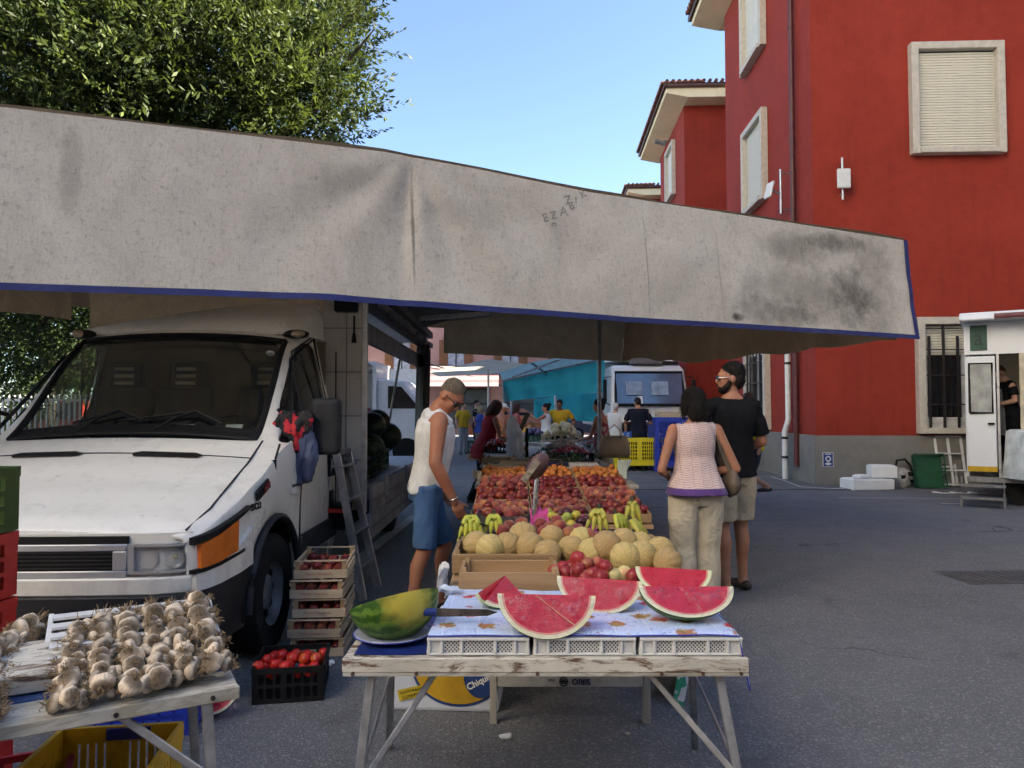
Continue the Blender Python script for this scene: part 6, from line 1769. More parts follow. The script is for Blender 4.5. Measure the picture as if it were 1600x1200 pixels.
# aluminium step ladder against the box
ld = thing('step_ladder', 'aluminium step ladder leaning against the open side of the van', 'ladder', (-1.04, 5.80, 0), R(86))
for x in (-.19, .19):
    mb = MB(); mb.bar((x * 1.15, .06, 0), (x * .8, .30, 1.10), .028, .06, (0, 1, 0)); mb.build('rail', ALU, ld, bevel=.004)
    mb = MB(); mb.bar((x * 1.1, .50, 0), (x * .8, .34, 1.06), .022, .04, (0, 1, 0)); mb.build('rear_leg', ALU, ld, bevel=.004)
for k in range(4):
    z = .24 + k * .25; yy = .06 + .24 * z / 1.1
    mb = MB(); mb.bx(-.19, .19, yy - .04, yy + .05, z, z + .02); mb.build('step', ALU, ld, bevel=.003)
mb = MB(); mb.bx(-.16, .16, .27, .40, 1.08, 1.12); mb.build('top_cap', ALUD, ld, bevel=.006)
mb = MB(); mb.bar((-.15, .18, .66), (-.15, .45, .66), .015, .03); mb.build('hinge', REDP, ld)
# load inside the van: dark watermelons and crates of greens
DWM = mat_rind('black_green_rind', (.010, .020, .010), (.022, .04, .018)); 
mbw = MB(); mbw.sphere((0, 0, 0), (.17, .15, .145), 20, 14); wm_me = give(mbw.mesh('watermelon', smooth=180), DWM)
for k, (x, y, z) in enumerate(((-1.75, 7.6, 1.22), (-1.5, 7.9, 1.27), (-1.95, 7.2, 1.28), (-1.55, 8.4, 1.30), (-1.75, 8.2, 1.05), (-2.1, 8.0, 1.28), (-1.45, 7.45, 1.05), (-1.5, 8.8, 1.12), (-2.3, 7.5, 1.25), (-2.0, 8.6, 1.27))):
    tag(shared('watermelon', wm_me, (x, y, z), (RN.uniform(-.3, .3), RN.uniform(-.3, .3), RN.uniform(0, 3)), RN.uniform(.95, 1.2)), 'whole dark watermelon piled inside the open van box', 'watermelon', 'whole watermelons in the van')
GREENS = mat_leaf('leafy_greens', (.02, .05, .012), (.06, .12, .03), .2)
for k, (x, y, z, lab, m) in enumerate(((-1.48, 6.55, .815, 'dark crate of leafy greens at the front of the van load', BLACKP), (-1.47, 7.05, .815, 'dark crate behind the leafy greens in the van', BLACKP), (-2.2, 7.7, .815, 'dark crate deep inside the van under the watermelons', DGREENP), (-1.55, 8.0, .815, 'dark crate below the watermelon pile in the van', DGREENP))):
    plastic_crate(lab, (x, y, z), (.46, .36, .2), m, R(90), name='load_crate', group='crates in the van')
V = leaf_cloud([((-1.48, 6.55, 1.0), .2), ((-1.5, 6.9, 1.02), .16)], 900, .07, .1, 77, rosette=5)
tag(quads('leafy_greens', V, GREENS), 'heap of leafy greens on the crates inside the van', 'greens', kind=None)
# jacket and jeans hung on the van mirror
def drape(name, label, mat, fn_parts, voxel, amp, sc__, seed, cat):
    mb = MB(); fn_parts(mb); me = remesh(mb, voxel, 4); wobble(me, amp, sc__, seed, (1, 1, .35)); o = put(name, me, mat); return tag(o, label, cat)
def jk(mb):
    for (x, y, d, rx, rz) in ((440, 668, 4.88, .075, .07), (455, 672, 4.85, .08, .08), (470, 668, 4.85, .07, .08), (448, 656, 4.88, .08, .055), (460, 694, 4.85, .05, .065), (430, 678, 4.88, .055, .055), (478, 655, 4.85, .06, .05)):
        p = P(x, y, d); mb.sphere(p, (rx, .045, rz), 12, 8)
JACK = mk('red_black_print', (.012, .010, .012), .8, var=.1, scale=13, col2=(.48, .02, .03), fac=(.53, .56)); drape('patterned_shirt', 'red and black patterned shirt hung on the van mirror', JACK, jk, .008, .03, 22, 2, 'shirt')
def je(mb):
    a, b = P(478, 668, 4.88), P(466, 752, 4.88); c = P(480, 690, 4.88)
    mb.tube([P(480, 662, 4.88), P(474, 700, 4.87), P(462, 735, 4.87), P(466, 756, 4.87), P(480, 748, 4.87), P(486, 715, 4.87), P(484, 675, 4.88)], [.03, .05, .05, .045, .045, .05, .035], 10)
drape('denim_jeans', 'grey blue jeans hanging below the van mirror', mat_cloth('grey_denim', (.09, .11, .19), .25), je, .008, .018, 26, 5, 'jeans')
# ------------------------------------------------------------------ people
TORSO_M = [(.82, .142, .100, -.005), (.90, .156, .112, -.010), (.98, .153, .110, .002), (1.08, .153, .110, .012), (1.20, .166, .118, .010), (1.31, .184, .122, .004), (1.39, .186, .104, -.006), (1.445, .140, .082, -.012), (1.485, .080, .066, -.012), (1.51, .058, .058, -.006)]
TORSO_F = [(.82, .150, .108, -.008), (.90, .174, .128, -.015), (.98, .160, .112, -.004), (1.08, .134, .096, .004), (1.20, .140, .104, .012), (1.29, .152, .120, .014), (1.38, .152, .094, -.002), (1.44, .120, .074, -.010), (1.48, .066, .056, -.010), (1.51, .048, .048, -.004)]
def ell(c, rx, ry, n=20, p=2.4):
    out = []
    for i in range(n):
        a = 2 * math.pi * i / n; ca, sa = math.cos(a), math.sin(a)
        out.append(Vector((c[0] + rx * math.copysign(abs(ca) ** (2 / p), ca), c[1] + ry * math.copysign(abs(sa) ** (2 / p), sa), c[2])))
    return out
def limb(mb, pts, rs, n=12):
    pts = [Vector(p) for p in pts]
    mb.tube(pts, rs, n)
    mb.sphere(pts[0], rs[0] * .98, 12, 8); mb.sphere(pts[-1], rs[-1] * .98, 12, 8)
def person(label, loc, face, h=1.74, female=False, lean=0.0, head=(0, 0), arms=None, legs=None, skin=None, top=None, bottom=None, shoes=None, hair=None, near=True, glasses=False, group=None, twist=0.0, tilt=0.0, eyes=False, bulk=1.0):
    k = h / 1.745; T = [(a, b * bulk, c * bulk, d) for a, b, c, d in (TORSO_F if female else TORSO_M)]
    t = thing('person', label, 'person', loc, R(face), group)
    vox = (.0085 if near else .016) / 1.0
    Lm = Matrix.Translation((0, 0, .93)) @ Matrix.Rotation(R(-lean), 4, 'X') @ Matrix.Rotation(R(tilt), 4, 'Y') @ Matrix.Translation((0, 0, -.93))
    def up(p):
        p = Vector(p); f = max(0, min(1, (p.z - .80) / .18)); return p.lerp(Lm @ p, f) if f < 1 else Lm @ p
    Tw = Matrix.Rotation(R(twist), 4, 'Z')
    sw = .178 if female else .198
    sh = [up((-sw, -.008, 1.415)), up((sw, -.008, 1.415))]
    arms = arms or [((-.27, -.02, 1.14), (-.27, .08, .90)), ((.27, -.02, 1.14), (.27, .08, .90))]
    legs = legs or [((-.10, .02, .49), (-.105, -.01, .085)), ((.10, .02, .49), (.105, -.01, .085))]
    hips = [Vector((-.092, 0, .90)), Vector((.092, 0, .90))]
    aw = .86 if female else (1.16 if bulk > 1.02 else 1.0)
    def rings(off, z0, z1, sx=1.0, flare=0.0, hem=None):
        R_ = []
        zs = sorted(set([z0, z1] + [r[0] for r in T if z0 < r[0] < z1]))
        for z in zs:
            for a, b in zip(T[:-1], T[1:]):
                if a[0] <= z <= b[0]:
                    f = (z - a[0]) / (b[0] - a[0]); rx, ry, yo = (a[i] + (b[i] - a[i]) * f for i in (1, 2, 3)); break
            else:
                rx, ry, yo = (T[0] if z < T[0][0] else T[-1])[1:]
            fl = flare * max(0, (1.2 - z) / .3)
            R_.append([up(p) for p in ell((0, yo, z), rx * sx + off + fl, ry * sx + off + fl)])
        return R_
    # ---- body
    mb = MB(); mb.loft(rings(0, .82, 1.51))
    for i, s in ((0, -1), (1, 1)):
        kn, an = Vector(legs[i][0]), Vector(legs[i][1]); hp = hips[i]
        th = .088 if female else .084
        limb(mb, [hp, hp.lerp(kn, .35), hp.lerp(kn, .75), kn], [th * 1.05, th * .98, .066, .054])
        c1 = kn.lerp(an, .28) + Vector((0, -.016, 0))
        limb(mb, [kn, c1, kn.lerp(an, .6), an], [.053, .055, .043, .036])
        fd = Vector((s * .12, 1, 0)).normalized()
        hz = an.z - .08
        limb(mb, [an + Vector((0, -.02, -.035)), an + fd * .07 + Vector((0, 0, -.045)), an + fd * .155 + Vector((0, 0, -.058))], [.038, .034, .022])
        el, wr = Vector(arms[i][0]), Vector(arms[i][1])
        limb(mb, [sh[i], sh[i].lerp(el, .35), el], [.056 * aw, .049 * aw, .040 * aw])
        limb(mb, [el, el.lerp(wr, .3), wr], [.040 * aw, .041 * aw, .027 * aw])
        hd = (wr - el).normalized(); side = hd.cross(Vector((s, 0, 0)));
        if side.length < .1: side = hd.cross(Vector((0, 1, 0)))
        side.normalize(); pn = hd.cross(side).normalized()
        if len(arms[i]) > 2: side = Vector(arms[i][2]).normalized(); side = (side - hd * side.dot(hd)).normalized(); pn = hd.cross(side).normalized()
        pc_ = wr + hd * .05
        rot = Matrix((side, hd, pn)).transposed()
        mb.sphere(pc_, (.040 * aw, .055, .017), 12, 8, rot)
        if near:
            cs_ = -pn if (-pn).dot(Vector((-s, .4, 0))) > 0 else pn
            for q in range(4):
                b0 = wr + hd * .088 + side * (.028 - q * .0185) * aw; l = (.070, .080, .074, .058)[q]
                mb.tube([b0 - hd * .01, b0 + hd * l * .45 + cs_ * .006, b0 + hd * l * .75 + cs_ * .022, b0 + hd * l * .88 + cs_ * .04], [.0098, .0092, .0085, .0075], 8)
            tb_ = wr + hd * .035 + side * .032 * aw
            mb.tube([tb_, tb_ + side * .022 + hd * .03 + cs_ * .01, tb_ + side * .026 + hd * .062 + cs_ * .02], [.0125, .0105, .009], 8)
    # ---- head
    Hm = Lm @ Matrix.Translation((0, -.005, 1.49)) @ Matrix.Rotation(R(head[0]), 4, 'Z') @ Matrix.Rotation(R(-head[1]), 4, 'X') @ Matrix.Translation((0, .005, -1.49))
    def hp_(p): return Hm @ Vector(p)
    hr = Hm.to_3x3()
    mb.tube([up((0, -.012, 1.44)), up((0, -.008, 1.50)), hp_((0, .0, 1.575))], [.060 * aw, .054 * aw, .052 * aw], 14)
    mb.sphere(hp_((0, -.004, 1.645)), (.075, .094, .098), 18, 12, hr)
    mb.sphere(hp_((0, .036, 1.592)), (.058, .060, .078), 16, 12, hr)
    mb.sphere(hp_((0, .062, 1.543)), (.028, .026, .022), 12, 8, hr)
    mb.tube([hp_((0, .088, 1.640)), hp_((0, .108, 1.603)), hp_((0, .096, 1.594))], [.009, .014, .012], 8)
    for s in (-1, 1):
        mb.sphere(hp_((s * .077, -.004, 1.618)), (.010, .020, .030), 8, 8, hr)
        mb.sphere(hp_((s * .034, .066, 1.606)), (.024, .022, .022), 8, 8, hr)
    mb.tube([hp_((-.05, .078, 1.652)), hp_((0, .092, 1.652)), hp_((.05, .078, 1.652))], [.010, .012, .010], 8)
    me = remesh(mb, vox, 5 if near else 3); me.transform(Matrix.Scale(k, 4)); body_ = put('body', me, skin, t)
    def child(name, mbb, mat, vx=None, sm=6, amp=0.0, s_=9.0, seed=1.0, par=None):
        m_ = remesh(mbb, vx or vox * 1.05, sm)
        if amp: wobble(m_, amp, s_, seed, (1, 1, .55))
        m_.transform(Matrix.Scale(k, 4)); return put(name, m_, mat, par or t)
    def hard(name, mbb, mat, par=None, smooth=60):
        m_ = mbb.mesh(name, smooth); m_.transform(Matrix.Scale(k, 4)); return put(name, m_, mat, par or t)
    wa = .012 if near else .008
    # ---- clothing
    if top:
        kind, m_, *o = top; mb = MB(); hem = o[0] if o else .90
        if kind == 'tank':
            mb.loft(rings(.016, hem, 1.395, 1.0, 0.0))
            for s in (-1, 1):
                mb.tube([up((s * .112, .085, 1.30)), up((s * .112, .07, 1.42)), up((s * .105, -.01, 1.475)), up((s * .110, -.085, 1.42)), up((s * .115, -.095, 1.30))], [.030] * 5, 10)
                mb.sphere(up((s * .085, -.045, 1.40)), (.080, .062, .072), 12, 8)
            mb.sphere(up((0, -.065, 1.415)), (.135, .055, .075), 12, 8)
        elif kind == 'tee':
            mb.loft(rings(.017, hem, 1.475, 1.0, .018))
            for i in (0, 1):
                el = Vector(arms[i][0]); e2 = sh[i].lerp(el, o[1] if len(o) > 1 else .68)
                mb.tube([up((0.10 * (-1 if i == 0 else 1), -.008, 1.43)), sh[i], sh[i].lerp(e2, .5), e2], [.066, .074 * aw, .070 * aw, .070 * aw], 12)
        elif kind == 'top':
            mb.loft(rings(.014, hem, 1.47, 1.0, .06))
            for i in (0, 1): mb.sphere(sh[i].lerp(up((0, 0, 1.40)), .25), (.055, .058, .06), 10, 8)
        elif kind == 'dress':
            mb.loft(rings(.013, hem, 1.33, 1.0, .02))
            for s in (-1, 1): mb.tube([up((s * .09, .10, 1.30)), up((s * .095, -.005, 1.475)), up((s * .09, -.09, 1.34))], .010, 6)
        gar = child('shirt' if kind != 'dress' else 'top', mb, m_, None, 5, wa, 9, len(label))
        if kind == 'tank' or kind == 'tee': pass
    if bottom:
        kind, m_, *o = bottom; mb = MB()
        if kind in ('shorts', 'trousers'):
            mb.loft(rings(.007, .82, .985, 1.0))
            endf = o[0] if o else 1.0; wd = o[1] if len(o) > 1 else 1.0
            for i in (0, 1):
                hp, kn, an = hips[i], Vector(legs[i][0]), Vector(legs[i][1])
                if kind == 'shorts':
                    e = hp.lerp(kn, endf); mb.tube([hp + Vector((0, 0, .03)), hp.lerp(e, .5), e], [.108 * wd, .100 * wd, .092 * wd], 14)
                else:
                    mb.tube([hp + Vector((0, 0, .03)), hp.lerp(kn, .5), kn, kn.lerp(an, .55), an + Vector((0, -.01, -.03))], [.108 * wd, .098 * wd, .082 * wd, .083 * wd, .088 * wd], 14)
            mb.sphere((0, 0, .86), (.12, .09, .10), 10, 8)
            child(kind, mb, m_, None, 5, wa * 1.1, 8, len(label) + 3)
        elif kind == 'skirt':
            rr = rings(.018, .82, .99, 1.0)
            low = [ell((0, 0, z), .20 + (.86 - z) * .10, .15 + (.86 - z) * .10) for z in (.50, .65, .82)]
            mb.loft(low + rr[1:]); child('skirt', mb, m_, None, 5, wa * 1.6, 7, 4)
    if shoes:
        for i, s in ((0, -1), (1, 1)):
            an = Vector(legs[i][1]); fd = Vector((s * .12, 1, 0)).normalized(); mb = MB()
            limb(mb, [an + Vector((0, -.045, -.045)), an + fd * .06 + Vector((0, 0, -.048)), an + fd * .165 + Vector((0, 0, -.058))], [.040, .042, .030])
            m2 = mb
            sh_ = child('shoe', m2, shoes, .008 if near else .014, 3)
            for v in sh_.data.vertices:
                zmin = (an.z - .084) * k
                if v.co.z < zmin: v.co.z = zmin
    if hair:
        style, m_ = hair; mb = MB()
        if style == 'short':
            mb.sphere(hp_((0, -.016, 1.672)), (.080, .094, .085), 16, 12, hr); mb.sphere(hp_((0, -.045, 1.625)), (.072, .062, .075), 14, 10, hr)
        elif style == 'crop':
            mb.sphere(hp_((0, -.016, 1.684)), (.078, .090, .078), 16, 12, hr); mb.sphere(hp_((0, -.052, 1.645)), (.070, .052, .056), 14, 10, hr)
        elif style == 'bob':
            mb.sphere(hp_((0, -.016, 1.662)), (.094, .110, .098), 18, 12, hr); mb.sphere(hp_((0, -.045, 1.60)), (.098, .080, .10), 16, 12, hr); mb.sphere(hp_((0, -.055, 1.545)), (.088, .062, .07), 14, 10, hr)
            for s in (-1, 1): mb.sphere(hp_((s * .075, .005, 1.60)), (.026, .05, .085), 10, 8, hr)
        elif style == 'wavy':
            mb.sphere(hp_((0, -.02, 1.668)), (.092, .108, .098), 18, 12, hr); mb.sphere(hp_((0, -.06, 1.58)), (.10, .075, .12), 16, 12, hr); mb.sphere(hp_((0, -.07, 1.50)), (.09, .06, .09), 14, 10, hr)
            for s in (-1, 1): mb.sphere(hp_((s * .078, .01, 1.58)), (.035, .055, .10), 10, 8, hr)
        elif style == 'bun':
            mb.sphere(hp_((0, -.018, 1.668)), (.086, .104, .093), 18, 12, hr); mb.sphere(hp_((0, -.105, 1.715)), (.05, .05, .05), 12, 8, hr); mb.sphere(hp_((0, -.05, 1.60)), (.078, .05, .06), 12, 8, hr)
        elif style == 'beard':
            mb.sphere(hp_((0, -.024, 1.682)), (.084, .095, .086), 16, 12, hr); mb.sphere(hp_((0, -.052, 1.63)), (.079, .062, .080), 14, 10, hr)
            b2 = MB(); b2.sphere(hp_((0, .05, 1.545)), (.054, .048, .038), 14, 10, hr)
            for s in (-1, 1): b2.tube([hp_((s * .070, .012, 1.615)), hp_((s * .060, .032, 1.565)), hp_((s * .03, .065, 1.54))], [.016, .026, .026], 8)
            b2.tube([hp_((-.03, .098, 1.578)), hp_((0, .106, 1.582)), hp_((.03, .098, 1.578))], .008, 6)
            child('beard', b2, m_, .007, 3, .004, 60, 2)
        elif style == 'cap':
            mb.sphere(hp_((0, -.01, 1.672)), (.082, .100, .085), 16, 12, hr); mb.sphere(hp_((0, .10, 1.672)), (.06, .06, .012), 14, 8, hr)
        ho = child('hair', mb, m_, .009 if near else .014, 3, .004, 34, 3)
        if near:
            rg = random.Random(len(label)); Vh = []; vv_ = ho.data.vertices; ho.data.update()
            ax_ = (hr @ Vector((0, 0, 1))); crown = (Hm @ Vector((0, -.03, 1.76))) * k
            L_ = {'short': .022, 'crop': .014, 'bob': .05, 'beard': .026}.get(style, .03)
            for _ in range(3200):
                q = vv_[rg.randrange(len(vv_))]; n_ = Vector(q.normal); p_ = Vector(q.co)
                fl = (p_ - crown); fl = (fl - n_ * fl.dot(n_)).normalized() if fl.length > 1e-4 else n_
                d_ = (fl + n_ * rg.uniform(.05, .45 if style != 'bob' else .2) + Vector((rg.gauss(0, .2), rg.gauss(0, .2), rg.gauss(0, .2)))).normalized()
                s_ = d_.cross(n_).normalized() * .0011; e_ = p_ + d_ * L_ * rg.uniform(.5, 1.3) - n_ * .002
                Vh += [p_ - n_ * .003 - s_, p_ - n_ * .003 + s_, e_ + s_ * .3, e_ - s_ * .3]
            tag(quads('strands', np.array([tuple(v) for v in Vh]), m_, ho), kind='stuff')
    if near or eyes:
        for s in (-1, 1):
            mb = MB(); mb.sphere(hp_((s * .030, .079, 1.631)), (.012, .009, .008), 10, 8, hr); e = hard('eye', mb, mk('eye_white', (.6, .55, .5), .3))
            mb = MB(); mb.sphere(hp_((s * .030, .087, 1.631)), (.005, .003, .005), 8, 6, hr); hard('iris', mb, BLACKP, e)
        mb = MB(); mb.tube([hp_((-.024, .089, 1.566)), hp_((0, .097, 1.567)), hp_((.024, .089, 1.566))], [.003, .005, .003], 6); hard('mouth', mb, mk('lips', (.32, .09, .07), .5))
    if glasses:
        mb = MB()
        for s in (-1, 1):
            pts = [hp_((s * (.034 + .026 * math.cos(2 * math.pi * q / 16)), .102 - .006 * abs(math.cos(2 * math.pi * q / 16)), 1.629 + .020 * math.sin(2 * math.pi * q / 16))) for q in range(17)]
            mb.tube(pts, .0032, 6); mb.tube([hp_((s * .060, .096, 1.637)), hp_((s * .079, .04, 1.636)), hp_((s * .080, -.012, 1.630))], .003, 6)
        mb.tube([hp_((-.009, .106, 1.632)), hp_((.009, .106, 1.632))], .003, 6); gl = hard('glasses', mb, BLACKP if glasses == 'dark' else CHROME)
        mb = MB()
        for s in (-1, 1): mb.prism([(.034 + .024 * math.cos(2 * math.pi * q / 16), .018 * math.sin(2 * math.pi * q / 16)) for q in range(16)], lambda p, q, s=s: hp_((s * p[0], .101 + .0015 * q, 1.629 + p[1])))
        hard('lenses', mb, GLASS, gl)
    return t, k, sh, Hm
SK_TAN = mat_skin('tanned_skin', (.40, .18, .105)); SK_MID = mat_skin('olive_skin', (.42, .21, .13)); SK_BR = mat_skin('brown_skin', (.27, .115, .065)); SK_LT = mat_skin('light_skin', (.52, .30, .21))
H_GREY = mat_hair('grey_brown_hair', (.075, .055, .038), (.21, .17, .13)); H_BLK = mat_hair('black_hair', (.010, .008, .008), (.022, .018, .016)); H_BR = mat_hair('brown_hair', (.045, .022, .015), (.09, .045, .03)); H_WH = mat_hair('white_hair', (.45, .43, .40), (.6, .58, .55)); H_BLD = mat_hair('fair_hair', (.30, .22, .12), (.42, .32, .19))
C_WHITE = mat_cloth('white_cotton', (.72, .72, .71), .06, .7); C_DEN = mat_cloth('blue_denim', (.045, .10, .22), .2, .7, col2=(.085, .17, .32)); C_BLK = mat_cloth('black_cotton', (.012, .012, .014), .2, .4); C_BEI = mat_cloth('beige_linen', (.62, .54, .41), .12, .9, scale=7); C_KHA = mat_cloth('khaki_cotton', (.58, .48, .34), .12, .8, scale=7)
C_RED = mat_cloth('dark_red_cotton', (.26, .022, .032), .15, .4); C_NAVY = mat_cloth('navy_cotton', (.014, .016, .028), .2, .4); C_YEL = mat_cloth('yellow_cotton', (.80, .60, .02), .06, .4); C_FLOW = mk('floral_cloth', (.45, .30, .26), .85, var=.1, scale=16, col2=(.28, .03, .06), fac=(.46, .54)); C_DSH = mat_cloth('dark_shorts', (.03, .035, .06), .2, .4)
C_PINKR = mat_cloth('rose_cotton', (.55, .12, .12), .1); C_GREY = mat_cloth('grey_cotton', (.30, .30, .31), .1); C_BLUE = mat_cloth('blue_cotton', (.05, .09, .35), .1); C_YEO = mat_cloth('ochre_cotton', (.60, .36, .03), .1)
SH_DK = mk('dark_shoe', (.03, .018, .016), .6, var=.2); SH_BLK = mk('black_shoe', (.012, .012, .012), .5)
KNIT = mat_knit()
# stallholder in a white vest, bowed over the fruit
tm = person('person in a white vest and denim shorts with dark glasses looking down at the fruit', (-.60, 5.2, 0), -78, 1.69, False, 9, (-38, 36),
            arms=[((-.27, .0, 1.10), (-.25, .14, .88)), ((.285, .03, 1.11), (.255, .17, .84), (0, 1, 0))], legs=[((-.115, .15, .48), (-.12, .11, .085)), ((.115, -.03, .48), (.12, -.13, .085))],
            skin=SK_TAN, top=('tank', C_WHITE, .875), bottom=('shorts', C_DEN, .96, .92), shoes=SH_DK, hair=('crop', H_GREY), glasses='dark', tilt=2, bulk=1.06)
mb = MB()
w_ = tm[0]; kk = tm[1]
c = Vector((.255, .17, .845)) * kk; d = (Vector((.255, .17, .84)) - Vector((.285, .03, 1.11))).normalized()
r = mb.ring(c - d * .02, 24, d, .036); mb.tube(r + [r[0]], .0035, 6); mb.build('bracelet', CHROME, w_, smooth=60)
# woman in the pink knitted top, from behind
pw = person('person in a pink knitted sleeveless top and beige trousers seen from behind', (1.33, 5.35, 0), 6, 1.59, True, 2, (8, 6),
            arms=[((-.29, -.03, 1.10), (-.17, .20, 1.03)), ((.33, -.02, 1.10), (.14, .20, 1.06))], legs=[((-.11, .01, .49), (-.115, -.02, .085)), ((.10, .03, .49), (.10, .03, .085))],
            skin=SK_MID, top=('top', KNIT, .90), bottom=('trousers', C_BEI, 1.0, 1.22), shoes=SH_DK, hair=('bob', H_BLK))
# her shoulder bag
bgm = mk('taupe_leather', (.13, .095, .065), .6, var=.2, scale=8, bump=.1)
mb = MB(); mb.sphere((0, 0, 0), (.045, .11, .125), 16, 12); me = remesh(mb, .012, 4); wobble(me, .02, 9, 2); hb = thing('shoulder_bag', 'taupe leather bag on the shoulder of the person in pink', 'bag', (1.60, 5.42, .90), R(8))
put('pouch', me, bgm, hb)
mb = MB(); mb.tube([(-.02, -.06, .08), (-.09, -.06, .26), (-.125, -.05, .42), (-.13, .0, .415), (-.08, .04, .24), (-.02, .06, .08)], [(.022, .006)] * 6, 8); mb.build('strap', bgm, hb, smooth=60)
# tall man with a beard in a black T-shirt
bt = person('tall person with dark beard in a black T-shirt and khaki shorts', (1.74, 5.85, 0), 20, 1.80, False, 0, (62, 0),
            arms=[((-.29, .02, 1.15), (-.14, .24, 1.12)), ((.27, -.02, 1.14), (.20, .22, 1.06))], legs=[((-.09, .0, .49), (-.10, -.05, .085)), ((.10, .03, .49), (.13, .05, .085))],
            skin=SK_MID, top=('tee', C_BLK, .88, .80), bottom=('shorts', C_KHA, .86, 1.10), shoes=SH_DK, hair=('beard', H_BLK), glasses='clear')
# runner in yellow behind them
person('person in a yellow shirt walking past behind the tall one', (3.54, 10.9, 0), 112, 1.70, False, 5, (0, 0), legs=[((-.10, .14, .50), (-.105, .20, .09)), ((.10, -.02, .48), (.12, -.40, .30))],
       skin=SK_LT, top=('tee', C_YEL, .86), bottom=('shorts', C_DSH, .8), shoes=SH_BLK, hair=('short', H_BR), near=False)
# shoppers and sellers further down the lane
person('person in a dark red top and black trousers at the vegetable stall', (-.42, 11.3, 0), -62, 1.62, True, 14, (0, 20), arms=[((-.22, .10, 1.10), (-.10, .34, 1.0)), ((.25, .16, 1.10), (.14, .36, 1.02))], legs=[((-.09, -.02, .48), (-.10, -.20, .10)), ((.09, .06, .48), (.10, .02, .085))],
       skin=SK_BR, top=('top', C_RED, .76), bottom=('trousers', C_BLK, 1.0, .82), shoes=SH_BLK, hair=('wavy', H_BR), near=False)
person('person with black hair in a floral strappy top at the vegetable stall', (1.42, 11.6, 0), 62, 1.62, True, 4, (18, 4), arms=[((-.24, .12, 1.10), (-.10, .36, 1.05)), ((.25, -.02, 1.08), (.16, .26, 1.0))],
       skin=SK_TAN, top=('dress', C_FLOW, .88), bottom=('skirt', C_KHA), shoes=SH_DK, hair=('bun', H_BLK), near=False)
person('person in a black T-shirt and navy shorts standing in the far lane', (-1.15, 24.0, 0), -100, 1.78, False, 0, (10, 0), skin=SK_LT, top=('tee', C_BLK, .88), bottom=('shorts', C_NAVY, 1.0, 1.05), shoes=SH_BLK, hair=('crop', H_BLK), near=False)
person('person in a yellow vest and grey shorts beside the one in black', (-1.62, 24.6, 0), -150, 1.72, False, 0, (0, 0), skin=SK_LT, top=('tee', C_YEO, .90), bottom=('trousers', C_GREY, 1.0, .9), shoes=SH_DK, hair=('short', H_BR), near=False)
person('person in a rose shirt and blue shorts far down the lane', (-2.55, 38.0, 0), 30, 1.75, False, 0, (0, 0), skin=SK_LT, top=('tee', C_PINKR, .90), bottom=('shorts', C_BLUE, .9), shoes=SH_DK, hair=('short', H_BR), near=False)
person('person in a salmon top with sun hat behind the one in red', (-.28, 17.2, 0), -70, 1.62, True, 6, (0, 10), skin=SK_TAN, top=('dress', mat_cloth('salmon_cotton', (.55, .22, .10), .1), .88), bottom=('skirt', C_PINKR), shoes=SH_DK, hair=('cap', C_WHITE), near=False)
person('person in a rose top next to the one with the sun hat', (.08, 19.4, 0), -80, 1.63, True, 4, (0, 6), skin=SK_MID, top=('top', C_PINKR, .86), bottom=('trousers', C_NAVY), shoes=SH_DK, hair=('wavy', H_BR), near=False)
person('person in a blue shirt half hidden behind the one in red', (-.95, 21.5, 0), -60, 1.58, True, 3, (0, 6), skin=SK_MID, top=('tee', C_BLUE, .88), bottom=('trousers', C_GREY), shoes=SH_DK, hair=('bob', H_BLD), near=False)
person('person in a white top holding up a bag before the turquoise sheet', (.86, 18.2, 0), 70, 1.62, True, 2, (10, 0), arms=[((-.24, .18, 1.30), (-.18, .40, 1.42)), ((.24, .12, 1.12), (.14, .34, 1.10))], skin=SK_TAN, top=('top', C_WHITE, .88), bottom=('trousers', C_GREY), shoes=SH_DK, hair=('bun', H_BLK), near=False)
person('person in an ochre shirt leaning forward before the turquoise sheet', (1.22, 18.6, 0), 170, 1.74, False, 12, (0, 10), arms=[((-.36, -.04, 1.18), (-.26, .12, .98)), ((.36, -.04, 1.18), (.26, .12, .98))], skin=SK_BR, top=('tee', C_YEO, .88), bottom=('trousers', C_BLK), shoes=SH_DK, hair=('short', H_BLK), near=False)
person('person with white hair and white shirt in front of the far truck', (2.58, 18.4, 0), -8, 1.64, False, 6, (-20, 10), skin=SK_LT, top=('tee', C_WHITE, .86), bottom=('trousers', C_DEN), shoes=SH_DK, hair=('short', H_WH), near=False)
person('heavy person in a navy shirt with back turned before the far truck', (3.02, 17.6, 0), -6, 1.76, False, 4, (30, 12), arms=[((-.31, .08, 1.14), (-.16, .34, 1.10)), ((.31, .08, 1.14), (.16, .34, 1.10))], skin=SK_MID, top=('tee', C_NAVY, .80, .8), bottom=('trousers', C_BLK, 1.0, 1.15), shoes=SH_BLK, hair=('short', H_BLK), near=False)
tv = person('person with black T-shirt and grey apron working inside the food trailer', (8.02, 11.85, .42), 80, 1.76, False, 8, (0, 22), arms=[((-.30, .06, 1.16), (-.08, .30, 1.08)), ((.30, .06, 1.16), (.06, .32, 1.08))], skin=SK_LT, top=('tee', C_BLK, .90), bottom=('trousers', C_BLK), shoes=SH_BLK, hair=('crop', H_BR), near=False)
mb = MB(); mb.grid(lambda u, v: (lerp(-.17, .17, u), .15 + .02 * math.cos((u - .5) * 4) + (.05 if v > .5 else 0) * (v - .5) + .03 * v, lerp(.62, 1.36, v)), 10, 12); mb.build('apron', C_GREY, tv[0], smooth=60)
